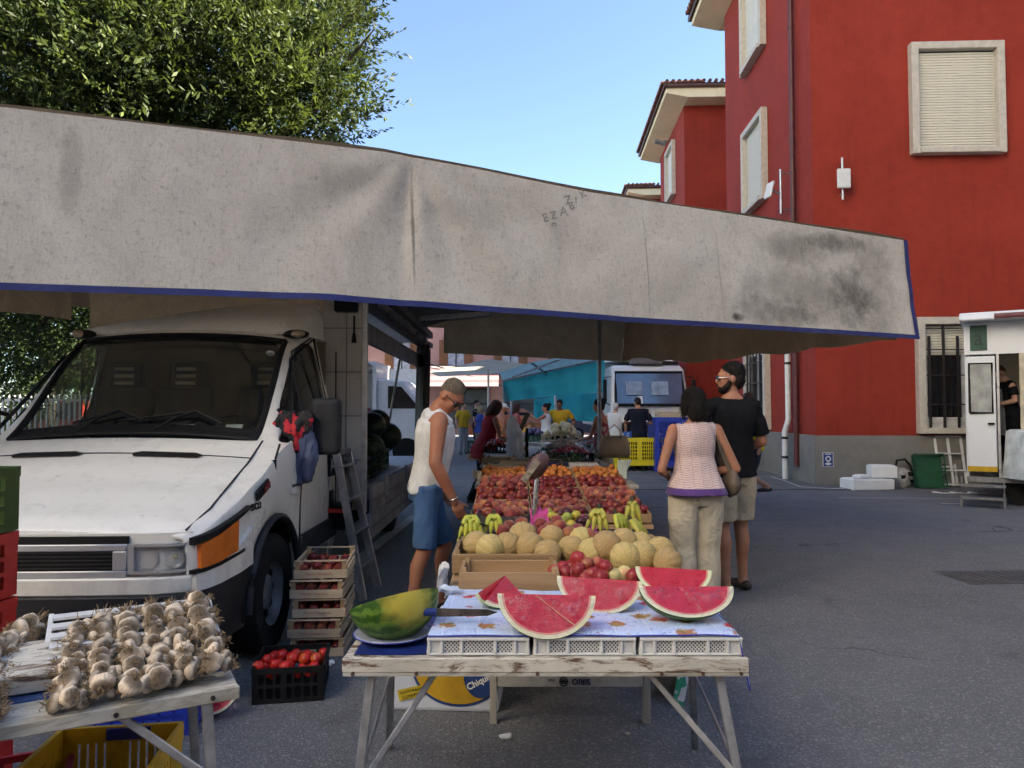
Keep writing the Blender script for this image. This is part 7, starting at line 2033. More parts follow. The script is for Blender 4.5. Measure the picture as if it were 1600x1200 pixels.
# bags they carry
TOTE = mk('beige_tote', (.40, .27, .17), .6, var=.12, scale=6, bump=.08)
tb_ = thing('tote_bag', 'large beige tote bag hanging from the arm of the person in the floral top', 'bag', (1.56, 11.25, .72), R(-10))
mb = MB(); rings_ = [[Vector((x * w, y * d_, z)) for x, y in ((-1, -1), (0, -1.15), (1, -1), (1.05, 0), (1, 1), (0, 1.15), (-1, 1), (-1.05, 0))] for w, d_, z in ((.20, .07, 0), (.235, .085, .05), (.22, .07, .2), (.185, .035, .33))]
mb.loft(rings_); me = mb.mesh('pouch', bevel=.01, bseg=2); me.polygons.foreach_set('use_smooth', [True] * len(me.polygons)); put('pouch', me, TOTE, tb_)
for s in (-1, 1):
    mb = MB(); mb.tube([(-.10, s * .05, .28), (-.085, s * .03, .42), (0, s * .01, .50), (.085, s * .03, .42), (.10, s * .05, .28)], .010, 6); mb.build('handle', TOTE, tb_, smooth=60)
mb = MB(); mb.tube([(0, 0, 0), (.0, 0, .1), (.01, 0, .25), (.0, 0, .42), (-.02, 0, .5)], [.09, .12, .11, .07, .02], 16); me = remesh(mb, .014, 3); wobble(me, .05, 10, 3, (1, 1, .4)); tt_ = NT('white_carrier_film'); nn_ = tt_.noise(tt_.coord('Object', (1, 1, .4)), 16, 5, .6, 1.0)
CARR = tt_.end(tt_.N('MixShader', {0: .45, 1: tt_.bsdf(col=(.85, .86, .88), rough=.25, normal=tt_.bump(nn_, .9, .03)), 2: tt_.N('MixShader', {0: .5, 1: tt_.N('BsdfTranslucent', {'Color': (.9, .9, .92, 1)}).outputs[0], 2: tt_.N('BsdfTransparent', {'Color': (.9, .9, .92, 1)}).outputs[0]}).outputs[0]}).outputs[0])
o = put('carrier_bag', me, CARR); o.location = (.03, 9.2, .86); tag(o, 'white plastic carrier bag standing on the vegetable stall beside the person in red', 'bag')
# ------------------------------------------------------------------ vegetable stall behind the fruit stand
vs_ = thing('vegetable_stall', 'long trestle stall of vegetables running down the lane behind the peaches', 'stall', (0, 0, 0))
for k in range(4):
    y0 = 5.95 + k * 2.1
    mb = MB(); mb.bx(-.30 - .05 * k, 1.02 + .06 * k, y0, y0 + 2.05, .80, .83); mb.build('table_top', WOODGREY, vs_)
    for sx in (-.25 - .05 * k, .95 + .06 * k):
        for yy in (y0 + .1, y0 + 1.9):
            mb = MB(); mb.bx(sx - .02, sx + .02, yy - .02, yy + .02, 0, .80); mb.build('leg', ALUD, vs_)
bx_ = P(915, 741, 5.98)
t = thing('cardboard_box', 'pale cardboard box with dark lettering at the near end of the vegetable stall', 'box', (bx_.x, 6.13, .905), R(-3))
mb = MB(); mb.bx(-.12, .12, -.12, .14, 0, .085); mb.build('carton', mk('pale_card', (.55, .47, .40), .8, var=.08), t, bevel=.004)
letters('lettering', 'BABBINI', .040, BLACKP, t, (.0, -.1215, .055), (R(90), 0, 0), extrude=.0008, bold=.001)
mb = MB(); mb.bx(-.06, .06, -.122, -.1205, .028, .032); mb.build('rule', BLACKP, t)
t2 = thing('wooden_shelf', 'low wooden riser under the pale cardboard box', 'riser', (.55, 6.2, .83)); mb = MB(); mb.bx(-.35, .35, -.2, .25, 0, .07); mb.build('block', WOODC, t2)
def heap(label, loc, size, n, r, mat, kind, cat, group, tray=WHITEP, seed=1, h=.08, dome=.5, box=True, boxname='produce_tray', boxlabel=None):
    """a tray with a heap of round vegetables"""
    rng = random.Random(seed)
    L, W = size
    if box: plastic_crate(boxlabel, loc, (L, W, h), tray, 0, name=boxname, slots=(1, 6), cat='tray')
    mb = MB(); mb.sphere((0, 0, 0), r, 10, 7); me = mb.mesh(kind, smooth=180); wobble(me, r * .12, 1 / r, seed); give(me, mat)
    for k in range(n):
        u, v = rng.uniform(-.46, .46), rng.uniform(-.44, .44)
        z = loc[2] + h * .6 + dome * h * (1 - (2 * u) ** 2) * (1 - (2 * v) ** 2) * 2 + rng.uniform(0, r)
        tag(shared(kind, me, (loc[0] + u * (L - 2 * r), loc[1] + v * (W - 2 * r), z), (rng.uniform(0, 6), rng.uniform(0, 6), 0), rng.uniform(.85, 1.1)), label, cat, group)
CANT = mk('pale_cantaloupe', (.60, .52, .34), .75, var=.1, scale=40, rnd=.1)
c1 = P(877, 684, 12.3)
heap('pale round melon in the raised white tray of the vegetable stall', (c1.x, 12.3, .93), (.66, .40), 26, .062, CANT, 'pale_melon', 'melon', 'pale melons on the vegetable stall', WOODP, 3, .11, .7, boxlabel='raised pale wooden tray of round melons on the vegetable stall')
mb = MB()
for sx in (-1, 1):
    mb.bar((c1.x + sx * .33, 12.1, .83), (c1.x + sx * .33, 12.1, .93), .02, .02); mb.bar((c1.x + sx * .33, 12.5, .83), (c1.x + sx * .33, 12.5, .93), .02, .02)
tag(mb.build('tray_rack', WHITEP), 'white rack lifting the melon tray above the vegetables', 'rack')
RADP = mk('radish_skin', (.42, .02, .09), .45, var=.15, scale=30, col2=(.62, .35, .40), fac=(.5, .6)); ONI = mk('white_onion', (.62, .50, .48), .5, var=.1, rnd=.1)
c2 = P(890, 713, 8.9)
heap('pink radish heaped in the dark tray of the vegetable stall', (c2.x, 8.9, .835), (.56, .34), 60, .024, RADP, 'radish', 'radish', 'radishes on the vegetable stall', BLACKP, 5, .09, .5, boxlabel='dark plastic tray of radishes on the vegetable stall')
c3 = P(880, 703, 9.6)
heap('pinkish white onion in the tray behind the radishes', (c3.x, 9.7, .84), (.56, .34), 40, .030, ONI, 'onion', 'onion', 'onions on the vegetable stall', DGREENP, 6, .10, .6, boxlabel='green plastic tray of onions behind the radishes')
AUB = mk('aubergine_skin', (.035, .02, .09), .25, var=.2)
c4 = P(835, 672, 13.2)
heap('violet aubergine in the tray beside the pale melons', (c4.x - .02, 13.0, .90), (.50, .40), 24, .045, mk('violet_aubergine', (.10, .07, .20), .3, rnd=.2), 'aubergine', 'aubergine', 'aubergines on the vegetable stall', DGREENP, 7, .10, .5, boxlabel='dark tray of violet aubergines on the vegetable stall')
heap('yellow pepper in the tray behind the aubergines', (c4.x - .08, 13.6, .92), (.40, .34), 16, .045, mk('yellow_pepper', (.62, .33, .02), .3, rnd=.15), 'pepper', 'pepper', 'yellow peppers on the vegetable stall', DGREENP, 8, .10, .6, boxlabel='dark tray of yellow peppers on the vegetable stall')
heap('orange fruit in the net on the vegetable stall', (.10, 9.9, .84), (.22, .2), 9, .036, mk('orange_skin', (.60, .20, .02), .5, rnd=.1), 'orange', 'orange', 'oranges on the vegetable stall', WHITEP, 9, .07, .6, boxlabel='small white tray of oranges on the vegetable stall')
heap('red tomato in the tray near the person in red', (-.22, 10.6, .84), (.34, .4), 24, .035, mk('tomato_skin', (.45, .02, .012), .25, rnd=.15), 'tomato', 'tomato', 'tomatoes on the vegetable stall', BLACKP, 10, .09, .5, boxlabel='dark tray of tomatoes on the vegetable stall')
heap('green round courgette in the near tray of the vegetable stall', (.40, 8.2, .835), (.46, .30), 30, .026, mk('courgette_skin', (.05, .11, .03), .45, rnd=.2), 'courgette', 'courgette', 'courgettes on the vegetable stall', WOODP, 11, .07, .5, boxlabel='pale wooden tray of green courgettes on the vegetable stall')
heap('purple fig in the blue lined tray behind the cardboard box', (.36, 6.75, .835), (.62, .34), 44, .023, mk('fig_skin', (.045, .035, .11), .4, rnd=.2), 'fig', 'fig', 'figs on the vegetable stall', WHITEP, 12, .07, .4, boxlabel='white tray of purple figs behind the cardboard box')
V = leaf_cloud([((.62, 7.4, .83), .11), ((.86, 7.0, .83), .10), ((.3, 7.5, .83), .11), ((-.05, 14.0, .90), .2), ((.35, 14.6, .93), .2), ((.95, 9.3, .86), .11)], 1500, .055, .07, 78, rosette=5)
tag(quads('leafy_vegetables', V, GREENS), 'bunches of dark leafy vegetables spread along the vegetable stall', 'vegetables')
LEEK = mk('leek_white', (.60, .64, .52), .5, var=.1)
lk = thing('leek_bunch', 'bunch of white leeks standing beside the cardboard box', 'leeks', (.95, 6.35, .84))
for k in range(5):
    mb = MB(); mb.tube([(k * .014 - .03, 0, 0), (k * .016 - .03, .05, .07), (k * .024 - .01, .12, .15)], [.010, .011, .014], 7); mb.build('leek', LEEK, lk, smooth=60)
for k, (x, y, l, rz, lab) in enumerate(((-.02, 6.55, .42, .2, 'flat empty wooden crate at the left of the fig tray'), (.02, 7.35, .40, -.1, 'flat empty wooden crate behind the fig tray'), (.12, 8.0, .36, .15, 'empty pale wooden crate under the carrier bag'), (-.05, 8.6, .34, -.2, 'empty wooden crate beside the radish tray'))):
    tcr = crate(lab, x - l / 2 - .1, x + l / 2 - .1, y - .14, y + .14, .832, .06, .008, (WOODP, WOODPY), name='flat_crate', group='flat crates on the vegetable stall'); tcr.rotation_euler = (0, 0, rz)
sc2 = thing('stall_scale', 'second market scale with dark pole on the vegetable stall', 'scale', (.19, 9.4, .83)); mb = MB(); mb.bx(-.02, .02, -.02, .02, 0, .38); mb.build('pole', BLACKP, sc2); mb = MB(); mb.box((-.03, 0, .47), (.06, .05, .24), (0, R(25), 0)); mb.build('display', mk('olive_display', (.16, .14, .09), .4), sc2, bevel=.01)
# crates on the ground at the left of the stall
g1 = G(739, 719)
plastic_crate('dark green crate on the asphalt left of the person in red', (g1.x + .02, g1.y + .2, .2), (.36, .36, .36), DGREENP, 0, name='ground_crate', slots=(2, 5))
crate('small wooden crate under the dark green crate on the asphalt', g1.x - .15, g1.x + .35, g1.y - .1, g1.y + .4, 0, .19, .012, name='base_crate', slots=2)

# ------------------------------------------------------------------ yellow pallet boxes and blue bins
def pallet_box(label, x0, x1, y0, z, h, mat, name='pallet_box', deep=1.0, lid=False):
    w = x1 - x0; t = thing(name, label, 'bin', ((x0 + x1) / 2, y0, z), 0)
    mb = MB(); mb.bx(-w / 2, w / 2, 0, deep, .14, .18)
    for s in (-1, 1): mb.bx(s * w / 2 - (.12 if s > 0 else 0), s * w / 2 + (.12 if s < 0 else 0), 0, deep, 0, .14)
    mb.build('base', mat, t)
    hw = w / 2
    for s, nm in ((0, 'side'), (1, 'side')):
        y = 0 if s == 0 else deep - .04
        mb = MB(); mb.bx(-hw, hw, y, y + .04, h - .10, h); mb.bx(-hw, hw, y, y + .04, .18, .28)
        for xx in (-hw, -.06, hw - .09): mb.bx(xx, xx + (.12 if xx == -.06 else .09), y - .015, y + .04, .281, h - .101)
        n = 9
        for side in (0, 1):
            a, b = (-hw + .09, -.06) if side == 0 else (.06, hw - .09)
            for k in range(1, n):
                u = lerp(a, b, k / n); mb.bx(u - .008, u + .008, y + .002, y + .036, .281, h - .101)
            for q in range(1, 5):
                zz = lerp(.28, h - .1, q / 5); mb.bx(a + .0005, b - .0005, y + .004, y + .032, zz - .012, zz + .012)
        mb.build('side', mat, t)
    for s in (-1, 1):
        mb = MB(); mb.bx(s * hw - (.04 if s > 0 else 0), s * hw + (.04 if s < 0 else 0), .041, deep - .041, .18, h); mb.build('side', mat, t)
    return t
yb = G(995, 737)
pallet_box('bright yellow plastic pallet box in front of the far truck', 2.42, 3.62, yb.y, 0, .80, YELP2)
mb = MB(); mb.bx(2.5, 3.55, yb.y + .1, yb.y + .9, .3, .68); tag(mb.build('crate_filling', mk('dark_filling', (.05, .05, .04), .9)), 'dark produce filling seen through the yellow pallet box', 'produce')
b1 = P(1045, 690, 16.4)
pallet_box('large blue plastic bin right of the yellow pallet box', 3.35, 4.45, 17.2, .0, 1.28, BLUEP, 'blue_bin')
crate('pale wooden crate lying on top of the large blue bin', 3.45, 4.15, 17.3, 17.8, 1.29, .13, .012, (WOODP, WOODPY), name='top_crate', slots=2)
plastic_crate('small blue crate on the edge of the yellow pallet box', (2.84, yb.y + .2, .80), (.30, .24, .14), mk('mid_blue_plastic', (.02, .14, .55), .45), 0, name='small_blue_crate')
hd = thing('hand_trolley', 'tubular steel trolley leaning by the shaded wall beside the blue bin', 'trolley', (4.62, 18.6, 0))
for x in (-.28, .28):
    mb = MB(); mb.tube([(x, 0, .1), (x, .05, 1.75)], .022, 8); mb.build('upright', ALU, hd, smooth=60)
for z in (.5, 1.0, 1.4, 1.72):
    mb = MB(); mb.tube([(-.28, .02 + z * .02, z), (.28, .02 + z * .02, z)], .018, 8); mb.build('crossbar', ALU, hd, smooth=60)
for x in (-.1, .1):
    mb = MB(); mb.bx(x - .05, x + .05, 0.01, .04, .3, 1.38); mb.build('slat', WHITEP, hd)
mb = MB(); mb.cyl((-.3, -.02, .12), (.3, -.02, .12), .12, n=16); mb.build('wheel', RUBBER, hd)

# ------------------------------------------------------------------ far white truck
tk = thing('box_truck', 'white cab over box truck facing the camera in the far lane', 'truck', (4.02, 21.5, 0))
mb = MB(); cabp = []
for (y, w, z0, z1) in ((0, 1.13, .55, 1.55), (.06, 1.15, .5, 2.05), (.34, 1.12, .5, 2.72), (.5, 1.1, .5, 2.80), (1.7, 1.1, .5, 2.82)):
    cabp.append((y, w, z0, z1))
rings_ = [[Vector((sx * w, y, z)) for sx, z in ((-1, z0), (-1.0, (z0 + z1) / 2), (-.97, z1 - .08), (-.90, z1), (.90, z1), (.97, z1 - .08), (1.0, (z0 + z1) / 2), (1, z0))] for y, w, z0, z1 in cabp]
mb.loft(rings_); mb.build('cab', TRUCKWHITE, tk, smooth=35, bevel=.02)
def wsp(u, v): return (lerp(-1.0, 1.0, u) * (1 - .02 * v), -.012 + .045 + .28 * v - .02 + .015 * math.cos((u - .5) * 3), lerp(1.62, 2.58, v))
mb = MB(); mb.sheet(lambda u, v: Vector(wsp(u, v)) + Vector((0, -.12, 0)), 12, 6, (0, .02, 0)); w = mb.build('windscreen', mk('truck_windscreen', (.10, .17, .30), .05, var=.2, scale=.8, spec=.9, coat=.8), tk, smooth=60)
mb = MB(); fr = [wsp(u, v) for u, v in ((0, 0), (.5, 0), (1, 0), (1, .5), (1, 1), (.5, 1), (0, 1), (0, .5), (0, 0))]; mb.tube([Vector(p) + Vector((0, -.125, 0)) for p in fr], .04, 6); mb.build('windscreen_seal', BLACKP, w, smooth=60)
for x in (-.45, .30): 
    mb = MB(); mb.box((x, -.005, 2.10), (.50, .012, .42), (R(-16), 0, 0)); mb.build('curtain', mk('pale_cab_lining', (.30, .40, .55), .6), w)
mb = MB(); mb.box((-.30, -.095, 1.76), (.16, .01, .22), (R(-16), 0, 0)); mb.build('notice', WHITEPAPER, w)
for x in (-.1, .72):
    mb = MB(); mb.tube([(x - .35, -.03, 1.60), (x, -.05, 1.62), (x + .1, -.05, 1.58)], .018, 6); mb.build('wiper', BLACKP, w)
mb = MB(); mb.bx(-.42, .62, -.035, .02, 1.02, 1.14); 
mb = MB(); mb.bx(-.95, .95, -.04, .03, .80, 1.12); gl_ = mb.build('grille', BLACKP, tk, bevel=.02)
mb = MB(); mb.tube([(math.cos(2 * math.pi * q / 24) * .11 + .30, -.055, .97 + math.sin(2 * math.pi * q / 24) * .11) for q in range(25)], .012, 6)
for q in range(3):
    a = R(90 + q * 120); mb.bar((.30, -.055, .97), (.30 + math.cos(a) * .11, -.055, .97 + math.sin(a) * .11), .012, .02, (0, 1, 0))
mb.build('star_emblem', CHROME, gl_)
mb = MB(); mb.bx(-1.12, 1.12, -.10, .12, .42, .66); mb.build('bumper', TRUCKWHITE, tk, bevel=.03, bseg=2)
mb = MB(); mb.bx(-.26, .26, -.112, -.10, .48, .60); mb.build('number_plate', WHITEP, tk); letters('lettering', 'DA 482 MN', .11, BLACKP, tk, (0, -.114, .54), (R(90), 0, 0), extrude=.001)
letters('lettering', '815', .12, BLACKP, tk, (.72, -.012, 1.36), (R(90), 0, 0), extrude=.004, bold=.003)
mb = MB(); mb.tube([(math.cos(2 * math.pi * q / 20) * .06 - .02, -.012, 1.42 + math.sin(2 * math.pi * q / 20) * .06) for q in range(21)], .007, 5); mb.build('badge', CHROME, tk)
for s in (-1, 1):
    mb = MB(); mb.bx(s * .98 - .12, s * .98 + .12, -.045, .02, .70, .95); mb.build('headlight', LENS, tk, bevel=.015)
    mb = MB(); mb.box((s * 1.30, .05, 2.05), (.10, .14, .62)); mi = mb.build('mirror', BLACKP, tk, bevel=.03); mb = MB(); mb.tube([(s * 1.1, .1, 2.45), (s * 1.3, .05, 2.42)], .016, 6); mb.tube([(s * 1.1, .1, 1.6), (s * 1.3, .05, 1.68)], .016, 6); mb.build('mirror_arm', BLACKP, mi)
    for yy in (.85, 4.6):
        mb = MB(); mb.cyl((s * 1.08, yy, .42), (s * .80, yy, .42), .42, n=24); mb.build('wheel', RUBBER, tk, smooth=50)
mb = MB(); mb.box((.0, .55, 2.93), (.95, .45, .22)); mb.build('roof_hatch', mk('grey_hatch', (.16, .15, .16), .5), tk, bevel=.05, bseg=2)
mb = MB(); mb.bx(-1.28, 1.28, 1.8, 7.2, .95, 3.55); mb.build('box_body', TRUCKWHITE, tk, bevel=.03)
mb = MB(); rings_ = [[Vector((sx * w, y, z)) for sx, z in ((-1, 2.95), (-1, zz), (-.9, zz + .06), (.9, zz + .06), (1, zz), (1, 2.95))] for y, w, zz in ((.75, .85, 3.0), (1.3, 1.15, 3.28), (1.79, 1.26, 3.45))]
mb.loft(rings_); mb.build('wind_deflector', TRUCKWHITE, tk, smooth=40)
mb = MB(); mb.bx(-.9, .9, 1.5, 7.2, .6, .94); mb.build('chassis', BLACKP, tk)

# ------------------------------------------------------------------ turquoise sheeted stall and the white awnings beyond
TURQ = mk('turquoise_sheet', (.02, .34, .40), .6, var=.12, scale=1.2)
def trans_cloth(name, col, k=.5):
    if name in MATS: return MATS[name]
    t = NT(name); v = t.coord('Object'); n = t.noise(v, 1.5, 4)
    c = t.mix(t.ramp(n, .3, .7), col, sc(col, .8)); nr = t.bump(n, .2, .1)
    MATS[name] = t.end(t.N('MixShader', {0: k, 1: t.N('BsdfDiffuse', {'Color': c, 'Normal': nr}).outputs[0], 2: t.N('BsdfTranslucent', {'Color': c, 'Normal': nr}).outputs[0]}).outputs[0]); return MATS[name]
TQ = trans_cloth('turquoise_tarpaulin', (.06, .58, .64)); CRM = trans_cloth('cream_sunshade', (.66, .60, .48)); WHT = trans_cloth('white_sunshade', (.70, .69, .66)); TQL = trans_cloth('pale_turquoise_sheet', (.38, .58, .58))
ts = thing('turquoise_stall', 'market stall hung with turquoise sheets at the far end of the lane', 'stall', (0, 0, 0))
def hang(name, a, b, mat, folds=.05, n=30, seed=1):
    # a: list of (px,y) along the top, b along the bottom, with depth
    def fn(u, v):
        def at(t_, l):
            k = t_ * (len(l) - 1); i = min(int(k), len(l) - 2); f = k - i
            return [l[i][q] + (l[i + 1][q] - l[i][q]) * f for q in range(3)]
        p = P(*at(u, a)).lerp(P(*at(u, b)), v)
        return p + Vector((0, folds * math.sin(u * 19 + seed) * (.4 + v) + folds * mnoise.noise(Vector((u * 5, v * 3, seed))), 0))
    mb = MB(); mb.grid(fn, n, 8); return mb.build(name, mat, ts, smooth=180)
hang('back_sheet', [(786, 594, 24.0), (860, 578, 23.4), (945, 560, 22.4)], [(788, 627, 24.0), (860, 620, 23.4), (945, 612, 22.4)], TQ, .10)
hang('lower_sheet', [(834, 624, 25.0), (880, 618, 24.5), (945, 612, 23.5)], [(834, 655, 25.0), (880, 656, 24.5), (945, 660, 23.5)], TQ, .12, seed=4)
hang('corner_sheet', [(785, 596, 24), (795, 594, 24.1)], [(786, 628, 24), (800, 626, 24.2)], TQL, .06, 8, 2)
hang('roof_sheet', [(780, 582, 22), (830, 566, 22), (940, 548, 21)], [(786, 596, 24.2), (860, 580, 23.6), (945, 562, 22.6)], TQL, .03, 20, 3)
for (x, d, yt) in ((799, 24.2, 594), (868, 22.5, 618), (936, 21.5, 560)):
    p = P(x, yt, d); mb = MB(); mb.cyl((p.x, p.y, 0), (p.x, p.y, p.z), .035, n=8); mb.build('pole', ALU, ts, smooth=60)
for (a, b) in (((786, 595, 23.9), (945, 561, 22.3)), ((830, 567, 21.9), (862, 590, 24)), ((800, 590, 22), (880, 560, 22))):
    mb = MB(); mb.bar(P(*a), P(*b), .05, .05); mb.build('frame_bar', ALUD, ts)
us = thing('cream_parasol', 'cream square parasol left of the turquoise stall', 'parasol', (P(763, 640, 27).x, 27, 0))
mb = MB(); mb.cyl((0, 0, 0), (0, 0, 3.3), .04, n=8); mb.build('pole', WHITEP, us, smooth=60)
apx = 3.35; mb = MB(); L = 2.0; mb.add([(-L, -L, 2.75), (L, -L, 2.95), (L, L, 3.0), (-L, L, 2.8), (0, 0, apx)], [(0, 1, 4), (1, 2, 4), (2, 3, 4), (3, 0, 4)]); mb.build('canopy', CRM, us)
for s in (-1, 1):
    mb = MB(); mb.bar((0, 0, 3.0), (s * 1.9, -1.9, 2.8), .03, .03); mb.build('rib', WHITEP, us)
sh_ = thing('shop_awning', 'white and pink striped shop awning on the far pink building', 'awning', (-3.2, FB - .1, 0))
STR = NT('pink_stripe'); vv = STR.coord('Object'); xx = STR.sep(vv)[2]; STR = STR.end(STR.bsdf(col=STR.mix(STR.ramp(STR.math('SINE', STR.math('MULTIPLY', xx, 16.0)), -.1, .1), (.20, .175, .17), (.15, .085, .09)), rough=.85))
mb = MB(); mb.sheet(lambda u, v: (lerp(-2.2, 2.4, u), -2.6 * v, lerp(4.3, 2.9, v)), 6, 6, (0, 0, -.03)); mb.build('cloth', STR, sh_)
for s in (-2.2, 2.4):
    mb = MB(); mb.bar((s, -.05, 3.1), (s, -2.6, 2.86), .05, .05); mb.build('arm', BLACKP, sh_)
mb = MB(); mb.bar((-2.3, 0, 4.5), (2.6, -2.2, 2.95), .06, .06); mb.build('stay', BLACKP, sh_)
# orange estate car
def car(name, label, loc, rz, mat, L=4.3, W=1.75, H=1.48):
    t = thing(name, label, 'car', loc, rz)
    prof = [(0, .35), (0, .72), (.08, .80), (1.0, .92), (1.65, 1.40), (1.9, H), (3.4, H), (4.05, 1.0), (4.28, .92), (4.3, .4)]
    mb = MB(); rings_ = []
    for y, (a) in ((-W / 2, .0), (-W / 2 + .08, 1), (W / 2 - .08, 1), (W / 2, .0)):
        rings_.append([Vector((x - L / 2, y * (.86 if z > 1.0 else 1), z + (-.0 if a else (-.04 if z > .9 else 0)))) for x, z in prof])
    mb.loft(rings_); mb.build('body', mat, t, smooth=30, bevel=.02)
    for s in (-1, 1):
        for (a, b) in (((1.25, 1.72, 2.45), None), ((2.52, 3.4, 3.55), None)):
            mb = MB(); pts = [(1.30, .96), (1.78, 1.38), (2.5, 1.40), (2.5, .96)] if a[0] < 2 else [(2.58, .96), (2.58, 1.40), (3.35, 1.40), (3.75, 1.0)]
            mb.prism(pts, lambda p, k: (p[0] - L / 2, s * (W / 2 * .87 + .05 - (p[1] - .96) * .06 + .01 * k), p[1])); mb.build('side_window', DARKGLASS, t)
        for x in (.85, 3.45):
            mb = MB(); mb.cyl((x - L / 2, s * W / 2 + s * .005, .31), (x - L / 2, s * (W / 2 - .2), .31), .31, n=20); wl_ = mb.build('wheel', RUBBER, t, smooth=50); mb = MB(); mb.cyl((x - L / 2, s * W / 2 + s * .012, .31), (x - L / 2, s * W / 2, .31), .19, n=16); mb.build('rim', ALU, wl_)
        mb = MB(); mb.box((.02 - L / 2, s * .62, .72), (.05, .28, .12)); mb.build('headlight', LENS, t)
    mb = MB(); mb.prism([(1.06, .95), (1.66, 1.40)], lambda p, k: (0, 0, 0)) if False else None
    mb = MB(); mb.add([(1.03 - L / 2, -.70, .97), (1.03 - L / 2, .70, .97), (1.66 - L / 2, .64, 1.43), (1.66 - L / 2, -.64, 1.43)], [(0, 1, 2, 3)]); mb.build('windscreen', DARKGLASS, t)
    return t
oc = G(800, 676)
car('orange_car', 'orange car parked across the far end of the lane', (.25, 33.0, 0), R(180), mk('orange_car_paint', (.55, .14, .03), .3, coat=.5), H=1.55)
car('dark_car', 'dark car half hidden behind the turquoise stall', (4.6, 37.0, 0), R(175), mk('dark_car_paint', (.05, .05, .09), .3, coat=.5))

# ------------------------------------------------------------------ left background, seen past and through the van
rt = thing('red_pickup', 'small red flatbed truck parked beyond the van', 'truck', (-13.2, 24.0, 0), R(2))
REDPAINT = mk('red_truck_paint', (.45, .035, .02), .35, coat=.4)
mb = MB(); mb.prism([(-1.9, .45), (-1.9, .95), (-1.55, 1.15), (-1.1, 1.75), (-.35, 1.8), (-.3, .45)], lambda p, k: (p[0], -.8 + 1.6 * k, p[1])); mb.build('cab', REDPAINT, rt, bevel=.04)
mb = MB(); mb.prism([(-1.42, 1.18), (-1.02, 1.68), (-.5, 1.70), (-.5, 1.18)], lambda p, k: (p[0], -.815 + .01 * k, p[1])); mb.build('side_window', DARKGLASS, rt)
mb = MB(); mb.bx(-.25, 1.9, -.85, .85, .75, .82); mb.bx(-.25, 1.9, -.87, -.85, .82, 1.1); mb.bx(-.25, 1.9, .85, .87, .82, 1.1); mb.build('bed', REDPAINT, rt)
for x in (-1.35, 1.2):
    mb = MB(); mb.cyl((x, -.82, .32), (x, .82, .32), .32, n=18); mb.build('wheel', RUBBER, rt)
wv = thing('white_panel_van', 'white panel van parked behind the red flatbed', 'van', (-12.6, 27.6, 0), R(4))
mb = MB(); mb.prism([(-2.2, .4), (-2.2, 1.05), (-1.5, 1.35), (-.95, 1.95), (-.5, 2.2), (2.6, 2.25), (2.6, .4)], lambda p, k: (p[0], -.95 + 1.9 * k, p[1])); mb.build('body', TRUCKWHITE, wv, bevel=.07, bseg=2)
mb = MB(); mb.prism([(-1.35, 1.36), (-.85, 1.90), (-.1, 1.92), (-.1, 1.36)], lambda p, k: (p[0], -.965 + .01 * k, p[1])); mb.build('side_window', DARKGLASS, wv)
for x in (-1.4, 1.7):
    mb = MB(); mb.cyl((x, -.97, .34), (x, .97, .34), .34, n=18); mb.build('wheel', RUBBER, wv)
st = thing('white_sales_van', 'white sales van with open hatch seen through the open van box', 'van', (-5.2, 19.5, 0))
mb = MB(); mb.bx(-2.4, 1.6, 0, 2.2, .55, 1.35); mb.bx(-2.4, 1.6, 2.0, 2.2, 1.35, 2.7); mb.bx(-2.4, 1.6, 0, 2.2, 2.55, 2.75); mb.bx(1.5, 1.6, 0, 2.2, 1.35, 2.55); mb.bx(-2.4, -2.3, 0, 2.2, 1.35, 2.55); mb.build('body', TRUCKWHITE, st)
mb = MB(); mb.sheet(lambda u, v: (lerp(-2.3, 1.5, u), -1.4 * v, lerp(2.6, 2.75, v)), 4, 4, (0, 0, .03)); mb.build('hatch', CRM, st)
mb = MB(); mb.prism([(1.6, .5), (1.6, 2.3), (2.3, 2.25), (2.9, 1.5), (3.2, 1.2), (3.25, .5)], lambda p, k: (p[0], .1 + 2.0 * k, p[1])); mb.build('cab', TRUCKWHITE, st, bevel=.05); mb = MB(); mb.prism([(1.9, 1.5), (1.9, 2.1), (2.25, 2.08), (2.75, 1.5)], lambda p, k: (p[0], .085 + .01 * k, p[1])); mb.build('side_window', DARKGLASS, st)
for x in (-1.4, 2.4):
    mb = MB(); mb.cyl((x, -.02, .36), (x, 2.2, .36), .36, n=18); mb.build('wheel', RUBBER, st)
mb = MB()
for k in range(14): mb.sphere((-5.2 - 2.1 + k * .27, 19.4, 1.42), .10, 8, 6)
tag(mb.build('far_produce', mk('far_red_produce', (.25, .03, .03), .6), smooth=60), 'dark red produce along the counter of the white sales van', 'produce', kind='stuff')

# ------------------------------------------------------------------ food trailer at the right edge
ft = thing('food_trailer', 'white food trailer with open door and green sign at the right edge', 'trailer', (7.05, 11.45, 0), R(-33)); ft.scale = (.8, 1, 1)
mb = MB(); mb.bx(.52, 5.0, 2.0, 2.06, .42, 2.9); mb.build('rear_wall', CREAMW, ft)
mb = MB(); mb.bx(0, 5.0, 0, 2.06, .34, .42); mb.build('floor', ALUD, ft)
mb = MB(); mb.bx(0, .04, .06, 2.06, .42, 2.9); mb.build('end_wall', TRUCKWHITE, ft)
mb = MB(); mb.bx(0, 5.0, 0, .05, 2.30, 2.80); fa = mb.build('fascia', TRUCKWHITE, ft)
mb = MB(); mb.bx(.10, .38, -.012, -.001, 2.36, 2.75); sgn = mb.build('sign_panel', mk('dark_green_sign', (.012, .085, .05), .5), ft)
letters('lettering', 'a', .36, mk('sign_letter', (.004, .03, .018), .5), ft, (.24, -.016, 2.55), (R(90), 0, 0), extrude=.003, bold=.004)
